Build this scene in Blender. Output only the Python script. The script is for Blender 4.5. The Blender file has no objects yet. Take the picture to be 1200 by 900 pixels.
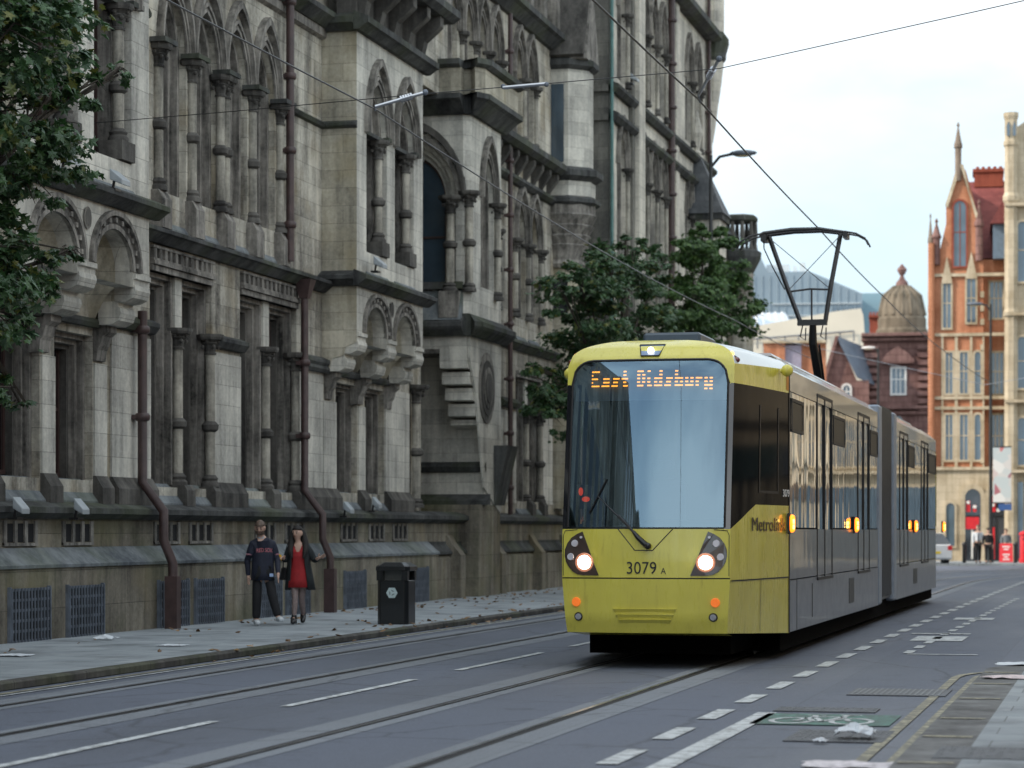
import bpy, bmesh, math, random
from mathutils import Vector, Matrix
C = bpy.context.scene.collection
PI = math.pi
F_, H_ = 2900.0, 1.6                       # focal length in photo pixels, eye height
TH = math.atan(715/2900.)                  # street axis is this far right of the view axis
CT, ST = math.cos(TH), math.sin(TH)
def Yu(u, L):                              # distance along the street of a facade point measured at column u
    return L/math.tan(TH-math.atan((u-600)/F_))
def far(u, D):                             # ground point at depth D
    xc = (u-600)/F_*D
    return (xc*CT - D*ST, D*CT + xc*ST)
# ------------------------------------------------------------------ materials
MATS = {}
def newmat(name):
    m = bpy.data.materials.new(name); m.use_nodes = True
    nt = m.node_tree; b = nt.nodes['Principled BSDF']
    return m, nt, b
def N(nt, t, **kw):
    n = nt.nodes.new(t)
    for k, v in kw.items():
        if k.startswith('i_'): n.inputs[k[2:].replace('_', ' ')].default_value = v
        else: setattr(n, k, v)
    return n
def ramp(nt, fac, stops):
    r = nt.nodes.new('ShaderNodeValToRGB'); e = r.color_ramp.elements
    while len(e) < len(stops): e.new(.5)
    for i, (p, c) in enumerate(stops):
        e[i].position = p; e[i].color = (*c, 1) if len(c) == 3 else c
    nt.links.new(fac, r.inputs[0]); return r
def coords(nt, mode='Object'):
    return N(nt, 'ShaderNodeTexCoord').outputs[mode]
def plain(name, col, rough=.5, metal=0, var=.15, scale=6, bump=0, coat=0, emit=None, estr=0, spec=.5):
    if name in MATS: return MATS[name]
    m, nt, b = newmat(name)
    b.inputs['Roughness'].default_value = rough; b.inputs['Metallic'].default_value = metal
    b.inputs['Coat Weight'].default_value = coat; b.inputs['Specular IOR Level'].default_value = spec
    b.inputs['Coat Roughness'].default_value = .03
    no = N(nt, 'ShaderNodeTexNoise', i_Scale=scale, i_Detail=5.0); nt.links.new(coords(nt), no.inputs['Vector'])
    c1 = tuple(max(0, c*(1-var)) for c in col); c2 = tuple(min(1, c*(1+var)) for c in col)
    r = ramp(nt, no.outputs['Fac'], [(.3, c1), (.7, c2)]); nt.links.new(r.outputs[0], b.inputs['Base Color'])
    if bump:
        bp = N(nt, 'ShaderNodeBump', i_Strength=bump, i_Distance=.02); nt.links.new(no.outputs['Fac'], bp.inputs['Height']); nt.links.new(bp.outputs[0], b.inputs['Normal'])
    if emit:
        b.inputs['Emission Color'].default_value = (*emit, 1); b.inputs['Emission Strength'].default_value = estr
    MATS[name] = m; return m
def mixc(nt, f, a, b_, mode='MIX'):
    mx = N(nt, 'ShaderNodeMix', data_type='RGBA', blend_type=mode)
    for src, i in ((f, 0), (a, 6), (b_, 7)):
        if hasattr(src, 'links'): nt.links.new(src, mx.inputs[i])
        elif i == 0: mx.inputs[0].default_value = src
        else: mx.inputs[i].default_value = (*src, 1)
    return mx.outputs[2]
def stone(name, dark, light, bw=.85, bh=.34, soot=.5, joints=True, green=0, warm=None, rough=.9, mortar=.006, mcol=.55, sc=1.0):
    """ashlar blocks with weathering: soot runs, pale cleaned blocks, damp green"""
    if name in MATS: return MATS[name]
    if name.startswith('stone_'): light = (light[0]*1.02, light[1], light[2]*.97)
    m, nt, b = newmat(name); L = nt.links
    b.inputs['Roughness'].default_value = rough; b.inputs['Specular IOR Level'].default_value = .25
    co = coords(nt); sx = N(nt, 'ShaderNodeSeparateXYZ'); L.new(co, sx.inputs[0])
    ad = N(nt, 'ShaderNodeMath', operation='ADD'); L.new(sx.outputs[0], ad.inputs[0]); L.new(sx.outputs[1], ad.inputs[1])
    cb = N(nt, 'ShaderNodeCombineXYZ'); L.new(ad.outputs[0], cb.inputs[0]); L.new(sx.outputs[2], cb.inputs[1])
    br = N(nt, 'ShaderNodeTexBrick', i_Scale=1.0); L.new(cb.outputs[0], br.inputs['Vector'])
    br.inputs['Brick Width'].default_value = bw; br.inputs['Row Height'].default_value = bh
    br.inputs['Mortar Size'].default_value = mortar if joints else 0; br.inputs['Mortar Smooth'].default_value = .3
    br.inputs['Color1'].default_value = (.25, .25, .25, 1); br.inputs['Color2'].default_value = (.8, .8, .8, 1); br.inputs['Mortar'].default_value = (.5, .5, .5, 1)
    n1 = N(nt, 'ShaderNodeTexNoise', i_Scale=.55*sc, i_Detail=6.0, i_Roughness=.65); L.new(co, n1.inputs['Vector'])
    mp = N(nt, 'ShaderNodeMapping'); mp.inputs['Scale'].default_value = (3.5*sc, 3.5*sc, .35*sc); L.new(co, mp.inputs[0])
    n2 = N(nt, 'ShaderNodeTexNoise', i_Scale=1.0, i_Detail=5.0, i_Roughness=.6); L.new(mp.outputs[0], n2.inputs['Vector'])
    n3 = N(nt, 'ShaderNodeTexNoise', i_Scale=14.0, i_Detail=6.0, i_Roughness=.7); L.new(co, n3.inputs['Vector'])
    f = mixc(nt, .5, n1.outputs['Fac'], n2.outputs['Fac'])
    f = mixc(nt, .12, f, br.outputs['Color']) if joints else f
    f = mixc(nt, .18, f, n3.outputs['Fac'])
    mid = tuple((a+c)/2 for a, c in zip(dark, light))
    r = ramp(nt, f, [(.5-.12*soot-.02, dark), (.505, mid), (.60, light)])
    col = r.outputs[0]
    if warm:
        nw = N(nt, 'ShaderNodeTexNoise', i_Scale=.9, i_Detail=3.0); L.new(co, nw.inputs['Vector'])
        rw = ramp(nt, nw.outputs['Fac'], [(.5, (0, 0, 0)), (.68, (1, 1, 1))])
        w2 = N(nt, 'ShaderNodeMath', operation='MULTIPLY', i_Value=.5); L.new(rw.outputs[0], w2.inputs[0]); w2.inputs[1].default_value = .45
        col = mixc(nt, w2.outputs[0], col, warm)
    if green:
        ng = N(nt, 'ShaderNodeTexNoise', i_Scale=.8, i_Detail=4.0); L.new(co, ng.inputs['Vector'])
        rg = ramp(nt, ng.outputs['Fac'], [(.48, (0, 0, 0)), (.62, (green, green, green))])
        col = mixc(nt, rg.outputs[0], col, (.075, .095, .03))
    if joints:
        mf = N(nt, 'ShaderNodeMath', operation='MULTIPLY'); L.new(br.outputs['Fac'], mf.inputs[0]); mf.inputs[1].default_value = 1-mcol
        col = mixc(nt, mf.outputs[0], col, tuple(c*.35 for c in dark))
    L.new(col, b.inputs['Base Color'])
    hb = N(nt, 'ShaderNodeMath', operation='SUBTRACT'); L.new(n3.outputs['Fac'], hb.inputs[0]); L.new(br.outputs['Fac'], hb.inputs[1])
    bp = N(nt, 'ShaderNodeBump', i_Strength=.5, i_Distance=.015); L.new((hb if joints else n3).outputs[0], bp.inputs['Height']); L.new(bp.outputs[0], b.inputs['Normal'])
    MATS[name] = m; return m
S_MAIN = stone('stone_main', (.055, .050, .044), (.58, .56, .49), soot=.75, warm=(.30, .24, .14))
S_PALE = stone('stone_pale', (.24, .235, .215), (.66, .65, .59), soot=.7)
S_BEIGE = stone('stone_beige', (.16, .15, .12), (.54, .51, .42), soot=.7, warm=(.30, .25, .14))
S_DARK = stone('stone_soot_shade', (.026, .025, .024), (.14, .135, .125), soot=.8, joints=False)  # sooty carving; in reveals and recesses the dark colour also carries their shade
S_MOULD = stone('stone_moulding', (.03, .029, .027), (.33, .315, .29), soot=.8, joints=False, sc=2.2)
S_COL = stone('stone_column', (.12, .115, .10), (.48, .46, .40), soot=.7, joints=False, sc=2.0)
S_CORN = stone('stone_cornice', (.016, .017, .018), (.10, .105, .105), soot=.8, joints=False, green=.3)
S_PLINTH = stone('stone_plinth', (.045, .040, .034), (.31, .285, .23), bw=1.3, bh=.52, soot=.9, green=.28, warm=(.22, .18, .10))
S_SLOPE = stone('stone_weathering', (.07, .08, .09), (.22, .245, .26), joints=False, soot=.6, green=.3)
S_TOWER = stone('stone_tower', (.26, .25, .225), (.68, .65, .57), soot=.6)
S_TSHADE = stone('stone_tower_shaded', (.07, .07, .066), (.24, .235, .21), soot=.9, bw=.6, bh=.36)  # tower stone again, with the flank's shade put into the colour
SLATE = stone('roof_slate', (.05, .055, .06), (.12, .125, .13), bw=.3, bh=.2, rough=.6)
M_PIPE = plain('pipe_paint', (.055, .032, .030), .5, var=.3)
M_WGLASS = plain('dark_window_glass', (.012, .016, .02), .06, var=.3, scale=1.5, spec=.7)
M_WBLUE = plain('blue_window_glass', (.03, .055, .08), .05, var=.4, scale=1, spec=1)
M_WFRAME = plain('window_frame_paint', (.05, .028, .025), .5)
M_IRON = plain('grey_iron', (.13, .15, .18), .55, metal=.3, var=.3)
M_BLACK = plain('black_paint', (.012, .012, .013), .35, var=.2)
M_DARK = plain('dark_void', (.006, .006, .007), .9)
M_WHITE = plain('white_paint', (.7, .7, .68), .5, var=.08)
M_STEEL = plain('steel', (.45, .46, .48), .3, metal=.9)
# ------------------------------------------------------------------ mesh builder
class MB:
    def __init__(s, auto=False): s.v = []; s.f = []; s.mi = []; s.cur = 0; s.auto = auto; s.hold = False; s.g = 0; s.gi = []; s.gn = {}
    def add(s, vs, fs):
        n = len(s.v); s.v += [tuple(p) for p in vs]; s.f += [tuple(i+n for i in f) for f in fs]; s.mi += [s.cur]*len(fs); s.gi += [s.g]*len(fs); return s
    def nxt(s, name=None):
        if not s.hold: s.g = len(s.gn)+1; s.gn[s.g] = name
    def box(s, x0, x1, y0, y1, z0, z1):
        return s.add([(x0,y0,z0),(x1,y0,z0),(x1,y1,z0),(x0,y1,z0),(x0,y0,z1),(x1,y0,z1),(x1,y1,z1),(x0,y1,z1)],
              [(0,3,2,1),(4,5,6,7),(0,1,5,4),(1,2,6,5),(2,3,7,6),(3,0,4,7)])
    def prism(s, A, B):                    # two matching outlines (3D), capped
        n = len(A)
        return s.add(list(A)+list(B), [tuple(range(n))[::-1], tuple(range(n, 2*n))]+[(i, (i+1) % n, n+(i+1) % n, n+i) for i in range(n)])
    def tube(s, pts, r, n=8, cap=True):
        pts = [Vector(p) for p in pts]; rs = r if isinstance(r, (list, tuple)) else [r]*len(pts)
        rings = []; up = None
        for i, p in enumerate(pts):
            d = (pts[min(i+1, len(pts)-1)]-pts[max(i-1, 0)]).normalized()
            if up is None: up = Vector((0,0,1)) if abs(d.z) < .9 else Vector((1,0,0))
            a = d.cross(up).normalized(); b = a.cross(d).normalized(); up = b
            rings.append([p+(a*math.cos(2*PI*k/n)+b*math.sin(2*PI*k/n))*rs[i] for k in range(n)])
        vs = [q for R in rings for q in R]; fs = []
        for i in range(len(pts)-1):
            for k in range(n): fs.append((i*n+k, i*n+(k+1) % n, (i+1)*n+(k+1) % n, (i+1)*n+k))
        if cap: fs += [tuple(range(n))[::-1], tuple(range((len(pts)-1)*n, len(pts)*n))]
        return s.add(vs, fs)
    def lathe(s, cx, cy, prof, n=12, rot=0, sy=1.0):     # prof: (r, z)
        vs = []; fs = []
        for r, z in prof:
            for k in range(n):
                a = 2*PI*k/n+rot; vs.append((cx+r*math.cos(a), cy+r*math.sin(a)*sy, z))
        for i in range(len(prof)-1):
            for k in range(n): fs.append((i*n+k, i*n+(k+1) % n, (i+1)*n+(k+1) % n, (i+1)*n+k))
        fs += [tuple(range(n))[::-1], tuple(range((len(prof)-1)*n, len(prof)*n))]
        return s.add(vs, fs)
    def ball(s, c, r, n=10, m=6, sc=(1,1,1)):
        vs = []; fs = []
        for i in range(m+1):
            t = PI*i/m
            for k in range(n):
                a = 2*PI*k/n; vs.append((c[0]+r*sc[0]*math.sin(t)*math.cos(a), c[1]+r*sc[1]*math.sin(t)*math.sin(a), c[2]+r*sc[2]*math.cos(t)))
        for i in range(m):
            for k in range(n): fs.append((i*n+k, (i+1)*n+k, (i+1)*n+(k+1) % n, i*n+(k+1) % n))
        return s.add(vs, fs)
    def surf(s, rows):                      # grid of points
        m = len(rows[0]); vs = [p for R in rows for p in R]
        return s.add(vs, [(i*m+j, i*m+j+1, (i+1)*m+j+1, (i+1)*m+j) for i in range(len(rows)-1) for j in range(m-1)])
    def build(s, name, mat, parent=None, smooth=False, bevel=0):
        me = bpy.data.meshes.new(name)
        o3 = ORG.get(parent.name, (0,0,0)) if parent else (0,0,0)
        me.from_pydata([(x-o3[0], y-o3[1], z-o3[2]) for x, y, z in s.v], [], s.f)
        for m in (mat if isinstance(mat, (list, tuple)) else [mat]): me.materials.append(m)
        if any(s.mi): me.polygons.foreach_set('material_index', s.mi)
        bm = bmesh.new(); bm.from_mesh(me)
        bmesh.ops.recalc_face_normals(bm, faces=bm.faces)
        if bevel: bmesh.ops.bevel(bm, geom=[e for e in bm.edges if len(e.link_faces) == 2 and e.calc_face_angle(0) > .6], offset=bevel, segments=1 if not smooth else 2, affect='EDGES', profile=.5)
        bm.to_mesh(me); bm.free()
        if smooth:
            me.polygons.foreach_set('use_smooth', [True]*len(me.polygons)); me.set_sharp_from_angle(angle=math.radians(smooth if smooth > 1 else 40))
        me.update()
        o = bpy.data.objects.new(name, me); C.objects.link(o)
        if parent: o.parent = parent; ORG[o.name] = o3
        return o
ORG = {}
class grp:                                  # everything added inside belongs to one named part
    def __init__(s, name, *mbs): s.n = name; s.m = mbs
    def __enter__(s):
        for m in s.m:
            m.h0 = m.hold
            if not m.hold: m.nxt(s.n)
            m.hold = True
        s.h = [m.h0 for m in s.m]
    def __exit__(s, *a):
        for m, h in zip(s.m, s.h):
            m.hold = h
            if not h: m.nxt()
def cluster(mb, rest):
    par = {}
    def find(a):
        while par.setdefault(a, a) != a: par[a] = par[par[a]]; a = par[a]
        return a
    for f in rest:
        for i in f[1:]: par[find(i)] = find(f[0])
    isl = {}
    for f in rest: isl.setdefault(find(f[0]), []).append(f)
    bb = []
    for k, fs in isl.items():
        P = [mb.v[i] for f in fs for i in f]; bb.append([[min(p[j] for p in P) for j in range(3)], [max(p[j] for p in P) for j in range(3)], fs])
    n = len(bb); r = list(range(n))
    def fr(a):
        while r[a] != a: r[a] = r[r[a]]; a = r[a]
        return a
    sz = [max(b[1][j]-b[0][j] for j in range(3)) for b in bb]
    for i in range(n):
        for k in range(i):
            if fr(i) == fr(k): continue
            gap = math.sqrt(sum(max(0, bb[i][0][j]-bb[k][1][j], bb[k][0][j]-bb[i][1][j])**2 for j in range(3)))
            if gap <= max(.02, .49*max(sz[i], sz[k])): r[fr(i)] = fr(k)
    cl = {}
    for i in range(n): cl.setdefault(fr(i), []).extend(bb[i][2])
    return list(cl.values())
def build_split(mb, name, mat, parent):
    """one object per named part; what carries no name of its own is split where it lies apart"""
    G = {}
    for f, g in zip(mb.f, mb.gi): G.setdefault(g, []).append(f)
    out = []
    for g, fs in G.items():
        nm = mb.gn.get(g) or name
        if len(fs) > 6 or not mb.auto: out += [(nm, c) for c in cluster(mb, fs)]
        else: out.append((nm, fs))
    for nm, fs in out:
        ids = sorted({i for f in fs for i in f}); mp = {a: b for b, a in enumerate(ids)}
        m = MB(); m.add([mb.v[i] for i in ids], [tuple(mp[i] for i in f) for f in fs]); m.build(nm, mat, parent)
def tag(o, label=None, cat=None, group=None, kind=None):
    if label: o['label'] = label
    if cat: o['category'] = cat
    if group: o['group'] = group
    if kind: o['kind'] = kind
    return o
def thing(name, label, cat, loc=(0,0,0), rz=0, group=None, world=True):
    """Empty at the base. world=True: parts are given in world coordinates; False: in local ones"""
    o = bpy.data.objects.new(name, None); o.empty_display_size = .2; C.objects.link(o)
    o.location = loc; o.rotation_euler = (0,0,rz)
    ORG[o.name] = tuple(loc) if world else (0,0,0)
    return tag(o, label, cat, group)
def copy_tree(o, parent=None):
    c = o.copy(); C.objects.link(c); c.parent = parent
    for ch in list(o.children): copy_tree(ch, c)
    return c
def struct(name, mb, mat, **k): return tag(mb.build(name, mat, **k), kind='structure')
def text_mb(mb, body, size, M, shear=0, spacing=1, cw=1, depth=.002, bold=0):
    cu = bpy.data.curves.new('t', 'FONT'); cu.body = body; cu.size = size; cu.extrude = depth; cu.space_character = spacing; cu.shear = shear; cu.offset = bold
    cu.align_x = 'CENTER'
    o = bpy.data.objects.new('t', cu); C.objects.link(o)
    dg = bpy.context.evaluated_depsgraph_get(); me = bpy.data.meshes.new_from_object(o.evaluated_get(dg))
    mb.add([M @ Vector((v.co.x*cw, v.co.y, v.co.z)) for v in me.vertices], [tuple(p.vertices) for p in me.polygons])
    bpy.data.objects.remove(o); bpy.data.curves.remove(cu); bpy.data.meshes.remove(me)
# ------------------------------------------------------------------ facade frames
class FR:                                   # s along wall, z up, d outwards
    def __init__(f, o, s, n): f.o = o; f.s = s; f.n = n
    def p(f, s, z, d): return (f.o[0]+f.s[0]*s+f.n[0]*d, f.o[1]+f.s[1]*s+f.n[1]*d, z)
    def box(f, mb, s0, s1, z0, z1, d0, d1):
        if mb.auto: mb.nxt()
        A = [f.p(s0,z0,d0), f.p(s1,z0,d0), f.p(s1,z0,d1), f.p(s0,z0,d1)]; B = [f.p(s0,z1,d0), f.p(s1,z1,d0), f.p(s1,z1,d1), f.p(s0,z1,d1)]
        mb.prism(A, B)
    def prof(f, mb, s0, s1, pts):           # pts (d, z) section extruded along s
        if mb.auto: mb.nxt()
        mb.prism([f.p(s0, z, d) for d, z in pts], [f.p(s1, z, d) for d, z in pts])
def street(L): return FR((-L, 0), (0, 1), (1, 0))
def arch(s0, s1, zs, rise, kind='pointed', n=9):
    m = (s0+s1)/2; w = (s1-s0)/2; out = []
    if kind == 'flat': return [(s0, zs), (s1, zs)]
    if kind == 'round': return [(m-w*math.cos(PI*i/(2*n)), zs+rise*math.sin(PI*i/(2*n))) for i in range(2*n+1)]
    T = math.radians(74)                    # two rounded flanks meeting in a soft point
    left = [(s0+w*(1-math.cos(T*i/n))/(1-math.cos(T)), zs+rise*math.sin(T*i/n)/math.sin(T)) for i in range(n+1)]
    return left+[(2*m-s, z) for s, z in left[-2::-1]]
def cell(f, mb, s0, s1, z0, z1, sill, cv, d=0, depth=.3, sides=True):
    """wall panel with an opening: front face, and reveals running back"""
    a, b = cv[0][0], cv[-1][0]; zs = cv[0][1]; q = []
    def Q(p): mb.add(p, [tuple(range(len(p)))])
    if a > s0+1e-4: Q([f.p(s0,z0,d), f.p(a,z0,d), f.p(a,z1,d), f.p(s0,z1,d)])
    if b < s1-1e-4: Q([f.p(b,z0,d), f.p(s1,z0,d), f.p(s1,z1,d), f.p(b,z1,d)])
    if sill > z0+1e-4: Q([f.p(a,z0,d), f.p(b,z0,d), f.p(b,sill,d), f.p(a,sill,d)])
    for (sa, za), (sb, zb) in zip(cv, cv[1:]):
        Q([f.p(sa,za,d), f.p(sb,zb,d), f.p(sb,z1,d), f.p(sa,z1,d)])
    loop = [(a, sill)]+list(cv)+[(b, sill)]
    for (sa, za), (sb, zb) in zip(loop, loop[1:]+loop[:1]):
        Q([f.p(sa,za,d), f.p(sb,zb,d), f.p(sb,zb,d-depth), f.p(sa,za,d-depth)])
def band(f, mb, ci, co_, d0, d1, legs=None):
    """archivolt between an inner and an outer curve; legs: z the jambs run down to"""
    if legs is not None: ci = [(ci[0][0], legs)]+list(ci)+[(ci[-1][0], legs)]; co_ = [(co_[0][0], legs)]+list(co_)+[(co_[-1][0], legs)]
    n = len(ci); P = []
    for k in range(n): P += [f.p(*ci[k], d0), f.p(*co_[k], d0), f.p(*co_[k], d1), f.p(*ci[k], d1)]
    fs = [(0,1,2,3), (4*n-4, 4*n-1, 4*n-2, 4*n-3)]
    for k in range(n-1):
        for j in range(4): fs.append((4*k+j, 4*k+(j+1) % 4, 4*k+4+(j+1) % 4, 4*k+4+j))
    mb.add(P, fs)
def pane_window(f, s0, s1, sill, zs, rise, kind, d, par, glass=None, fr=.05, mull=True, name='window', trans=None):
    """timber/iron frame (part) with its glass (sub-part)"""
    mb = MB(); ci = arch(s0+fr, s1-fr, zs, max(0, rise-fr), kind); co_ = arch(s0, s1, zs, rise, kind)
    band(f, mb, ci, co_, d-.03, d+.04, legs=sill)
    f.box(mb, s0, s1, sill, sill+.06, d-.03, d+.05)
    if mull: m = (s0+s1)/2; f.box(mb, m-.02, m+.02, sill+.06, zs+rise*.8-.05, d-.02, d+.03)
    for t in (trans or [sill+(zs-sill)*.55]): f.box(mb, s0+fr, s1-fr, t-.025, t+.025, d-.022, d+.032)
    w = mb.build(name, M_WFRAME, par)
    g = MB(); pts = [(s0, sill)]+arch(s0, s1, zs, rise, kind)+[(s1, sill)]
    g.prism([f.p(s, z, d) for s, z in pts], [f.p(s, z, d-.02) for s, z in pts]); g.build('pane', glass or M_WGLASS, w)
def column(f, s, d, z0, z1, r, par, ring=None, capz=.3, mat=None, capmat=None, n=12):
    x, y, _ = f.p(s, 0, d); mb = MB()
    r *= .86
    mb.cur = 1; mb.lathe(x, y, [(r*1.8, z0), (r*1.8, z0+.06), (r*1.4, z0+.1), (r*1.6, z0+.14), (r*1.05, z0+.2)], n)
    mb.cur = 0; mb.lathe(x, y, [(r, z0+.2), (r*.95, z1-capz)], n)
    if ring: mb.cur = 1; mb.lathe(x, y, [(r*1.02, ring-.09), (r*1.6, ring-.05), (r*1.7, ring+.03), (r*1.05, ring+.09)], n)
    c = mb.build('column', [mat or S_COL, S_DARK], par, smooth=True)
    k = MB(); k.lathe(x, y, [(r*1.2, z1-capz), (r*1.2, z1-capz+.03), (r*1.0, z1-capz+.05), (r*1.25, z1-capz*.55), (r*1.75, z1-capz*.45), (r*1.45, z1-capz*.38), (r*2.0, z1-.09)], n)
    for j in range(8):                       # crockets of leaves round the bell
        a = j*PI/4; k.ball((x+r*1.65*math.cos(a), y+r*1.65*math.sin(a), z1-.12-.09*(j % 2)), r*.45, 6, 4)
    k.lathe(x, y, [(r*2.5, z1-.09), (r*2.7, z1-.05), (r*2.7, z1)], 8, PI/8)
    k.build('capital', capmat or S_DARK, c)
def lancet(f, s0, s1, sill, zs, apex, par, moulds, depth=.42, glass=None, kind='pointed', hood=True, d=0, w1=.1, steps=2):
    """stepped reveal orders behind the wall face, hood mould in front, window at the back"""
    rise = apex-zs
    for k in range(steps):
        o = w1*k; ci = arch(s0+o+w1, s1-o-w1, zs, rise-(o+w1)*.9, kind); co_ = arch(s0+o, s1-o, zs, rise-o*.9, kind)
        band(f, moulds, ci, co_, d-depth, d-.12-.12*k, legs=sill)
    ci = arch(s0, s1, zs, rise, kind); co_ = arch(s0-.045, s1+.045, zs, rise+.07, kind); band(f, moulds, ci, co_, d-.02, d+.035)
    ci = arch(s0-.055, s1+.055, zs, rise+.10, kind); co_ = arch(s0-.09, s1+.09, zs, rise+.17, kind); band(f, moulds, ci, co_, d-.02, d+.06)
    if hood:
        ci = arch(s0-.09, s1+.09, zs, rise+.36, kind); co_ = arch(s0-.145, s1+.145, zs, rise+.5, kind); band(f, moulds, ci, co_, d-.02, d+.13)
    o = w1*steps
    pane_window(f, s0+o, s1-o, sill+.02, zs, rise-o*.9, kind, d-depth+.02, par, glass)
# ================================================================== TOWN HALL
TH_ = thing('town_hall', 'long soot-stained gothic stone town hall with arched windows filling the left side of the street', 'building', (-15, 30, 0))
F = street(14.9); FB = street(14.2); FP = street(14.75)
wall = MB(); pale = MB(True); soot_shade = MB(True); moulds = MB(True); corn = MB(True); slope = MB(True); plinth = MB(); beige = MB()
corbels = MB(True)
# --- plinth along the whole front
Y0, Y1 = -30.0, 66.9
PP = street(14.5)
GR = []                                       # grille openings
def plinth_run(a, b):
    pr = [(-.4, 0), (0, 0), (0, 1.1), (-.02, 1.14), (-.25, 1.34), (-.4, 1.34)]
    PP.prof(plinth, a, b, pr)
plinth_run(Y0, 52.1)
PP.prof(slope, Y0, 52.1, [(-.3, 1.085), (.035, 1.085), (.04, 1.13), (-.02, 1.17), (-.235, 1.365), (-.3, 1.365)])
FP.prof(plinth, Y0, 67.0, [(-.4, 1.34), (0, 1.34), (0, 1.8), (-.4, 1.8)])
FP.prof(corn, Y0, 67.1, [(-.4, 1.77), (.05, 1.77), (.15, 1.83), (.2, 1.85), (.2, 1.93), (.1, 1.97), (-.1, 2.03), (-.4, 2.03)])
# beyond the bay: lower buttressed plinth with two sloped offsets
P2 = street(14.62)
P2.prof(plinth, 52.1, 67.2, [(-.3, 0), (0, 0), (0, .98), (-.12, 1.12), (-.3, 1.12)])
P2.prof(corn, 52.1, 67.2, [(-.3, 1.08), (.03, 1.08), (.03, 1.13), (-.12, 1.3), (-.12, 1.36), (-.3, 1.36)])
for y in (53.6, 57.4, 61.6, 65.2): P2.prof(plinth, y, y+.45, [(-.2, 0), (.22, 0), (.22, 1.05), (.02, 1.3), (-.1, 1.5), (-.2, 1.5)])
def grille(u0, u1=None, y=None, w=1.22):
    y0 = Yu(u0, 14.5) if y is None else y; y1 = Yu(u1, 14.5) if u1 else y0+w
    m = MB(); PP.box(m, y0, y1, .1, .8, -.05, .012); m2 = m.build('grille_shade_panel', M_DARK, TH_)  # flush near-black slab stands for the shade behind the bars
    m = MB()
    for z in (.1, .24, .38, .52, .66, .80): PP.box(m, y0, y1, z-.018, z+.018, .014, .045)
    nx = int((y1-y0)/.095)
    for k in range(nx+1): yy = y0+(y1-y0)*k/nx; PP.box(m, yy-.011, yy+.011, .09, .82, .046, .066)
    PP.box(m, y0-.04, y0, .07, .84, .0, .05); PP.box(m, y1, y1+.04, .07, .84, .0, .05)
    m.build('grille', M_IRON, TH_)
for a in ((10,55), (78,118), (185,218), (228,259), (303,327), (335,360), (403,426)): grille(*a)
for y in (48.2, 49.9, 27.2, 25.2, 22.0, 20.0): grille(0, y=y)
def vents(y0):                                # three little slits in the upper plinth, their shade flush near-black blocks
    m = MB()
    for k in range(3):
        a = y0+.33*k; FP.box(m, a, a+.24, 1.44, 1.70, -.1, .004)
    m.build('vent', M_DARK, TH_)
    m = MB()
    for k in range(4): a = y0-.09+.33*k; FP.box(m, a, a+.09, 1.40, 1.74, 0, .03)
    FP.box(m, y0-.09, y0+.99, 1.39, 1.43, 0, .035); m.build('vent_mullion', S_MOULD, TH_)
for u in (6, 75, 182, 223, 300, 335, 400, 433): vents(Yu(u, 14.75))
for y in (49.5, 24.0, 26.5): vents(y)
# --- lower storey windows
def pair(s0, s1, z0=2.35, z1=5.72, cap=4.9, cols=(0, 1)):
    """two square-headed lights with a shafted mullion and stepped jambs"""
    m = (s0+s1)/2; cv = [(s0, z1), (s1, z1)]
    for a, b in ((s0, m-.15), (m+.15, s1)):
        for k in range(3):                    # nested square orders
            o = .075*k; band(F, soot_shade if k == 2 else moulds, [(a+o+.075, z1-o-.075), (b-o-.075, z1-o-.075)], [(a+o, z1-o), (b-o, z1-o)], -.5, -.10-.11*k, legs=z0)
        pane_window(F, a+.225, b-.225, z0+.05, z1-.225, 0, 'flat', -.47, TH_, mull=False, trans=[3.4, 4.6])
    F.box(pale, m-.15, m+.15, cap, z1+.001, -.5, -.055); F.box(soot_shade, m-.15, m+.15, z0, cap, -.5, -.22)
    F.box(moulds, s0-.0, s1+.0, z1+.0, z1+.09, -.12, .05); F.box(moulds, s0, s1, z1+.1, z1+.16, -.12, .09)
    column(F, m, -.07, 2.34, cap, .105, TH_, ring=3.35, capz=.34)
    column(F, s1-.06, -.0, 2.34, cap, .10, TH_, ring=3.35, capz=.34)
    F.prof(slope, s0, s1, [(-.5, 2.0), (.1, 2.0), (.1, 2.04), (-.16, 2.36), (-.5, 2.36)])
    for s in (m, s1-.06): F.prof(soot_shade, s-.19, s+.19, [(-.2, 2.0), (.17, 2.0), (.17, 2.26), (.12, 2.34), (-.2, 2.34)])
def dentils(f, s0, s1, z0, z1, d=.0):
    f.box(soot_shade, s0, s1, z0, z1, d-.03, d+.004)  # flush dark strip puts the shade between the dentils
    f.box(moulds, s0, s1, z0-.05, z0, d-.02, d+.07); f.box(moulds, s0, s1, z1, z1+.04, d-.02, d+.07)
    n = int((s1-s0)/.22)
    for k in range(n):
        a = s0+(s1-s0)*(k+.25)/n; f.box(moulds, a, a+.11, z0, z1, d, d+.055)
_l = lancet
def lancet(*a, **k):
    with grp('window_surround', moulds): _l(*a, **k)
_p = pair
def pair(*a, **k):
    with grp('window_reveal', soot_shade), grp('mullion', pale), grp('lintel', moulds): _p(*a, **k)
_d = dentils
def dentils(*a, **k):
    with grp('dentil_shade_strip', soot_shade), grp('dentil_band', moulds): _d(*a, **k)
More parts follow.
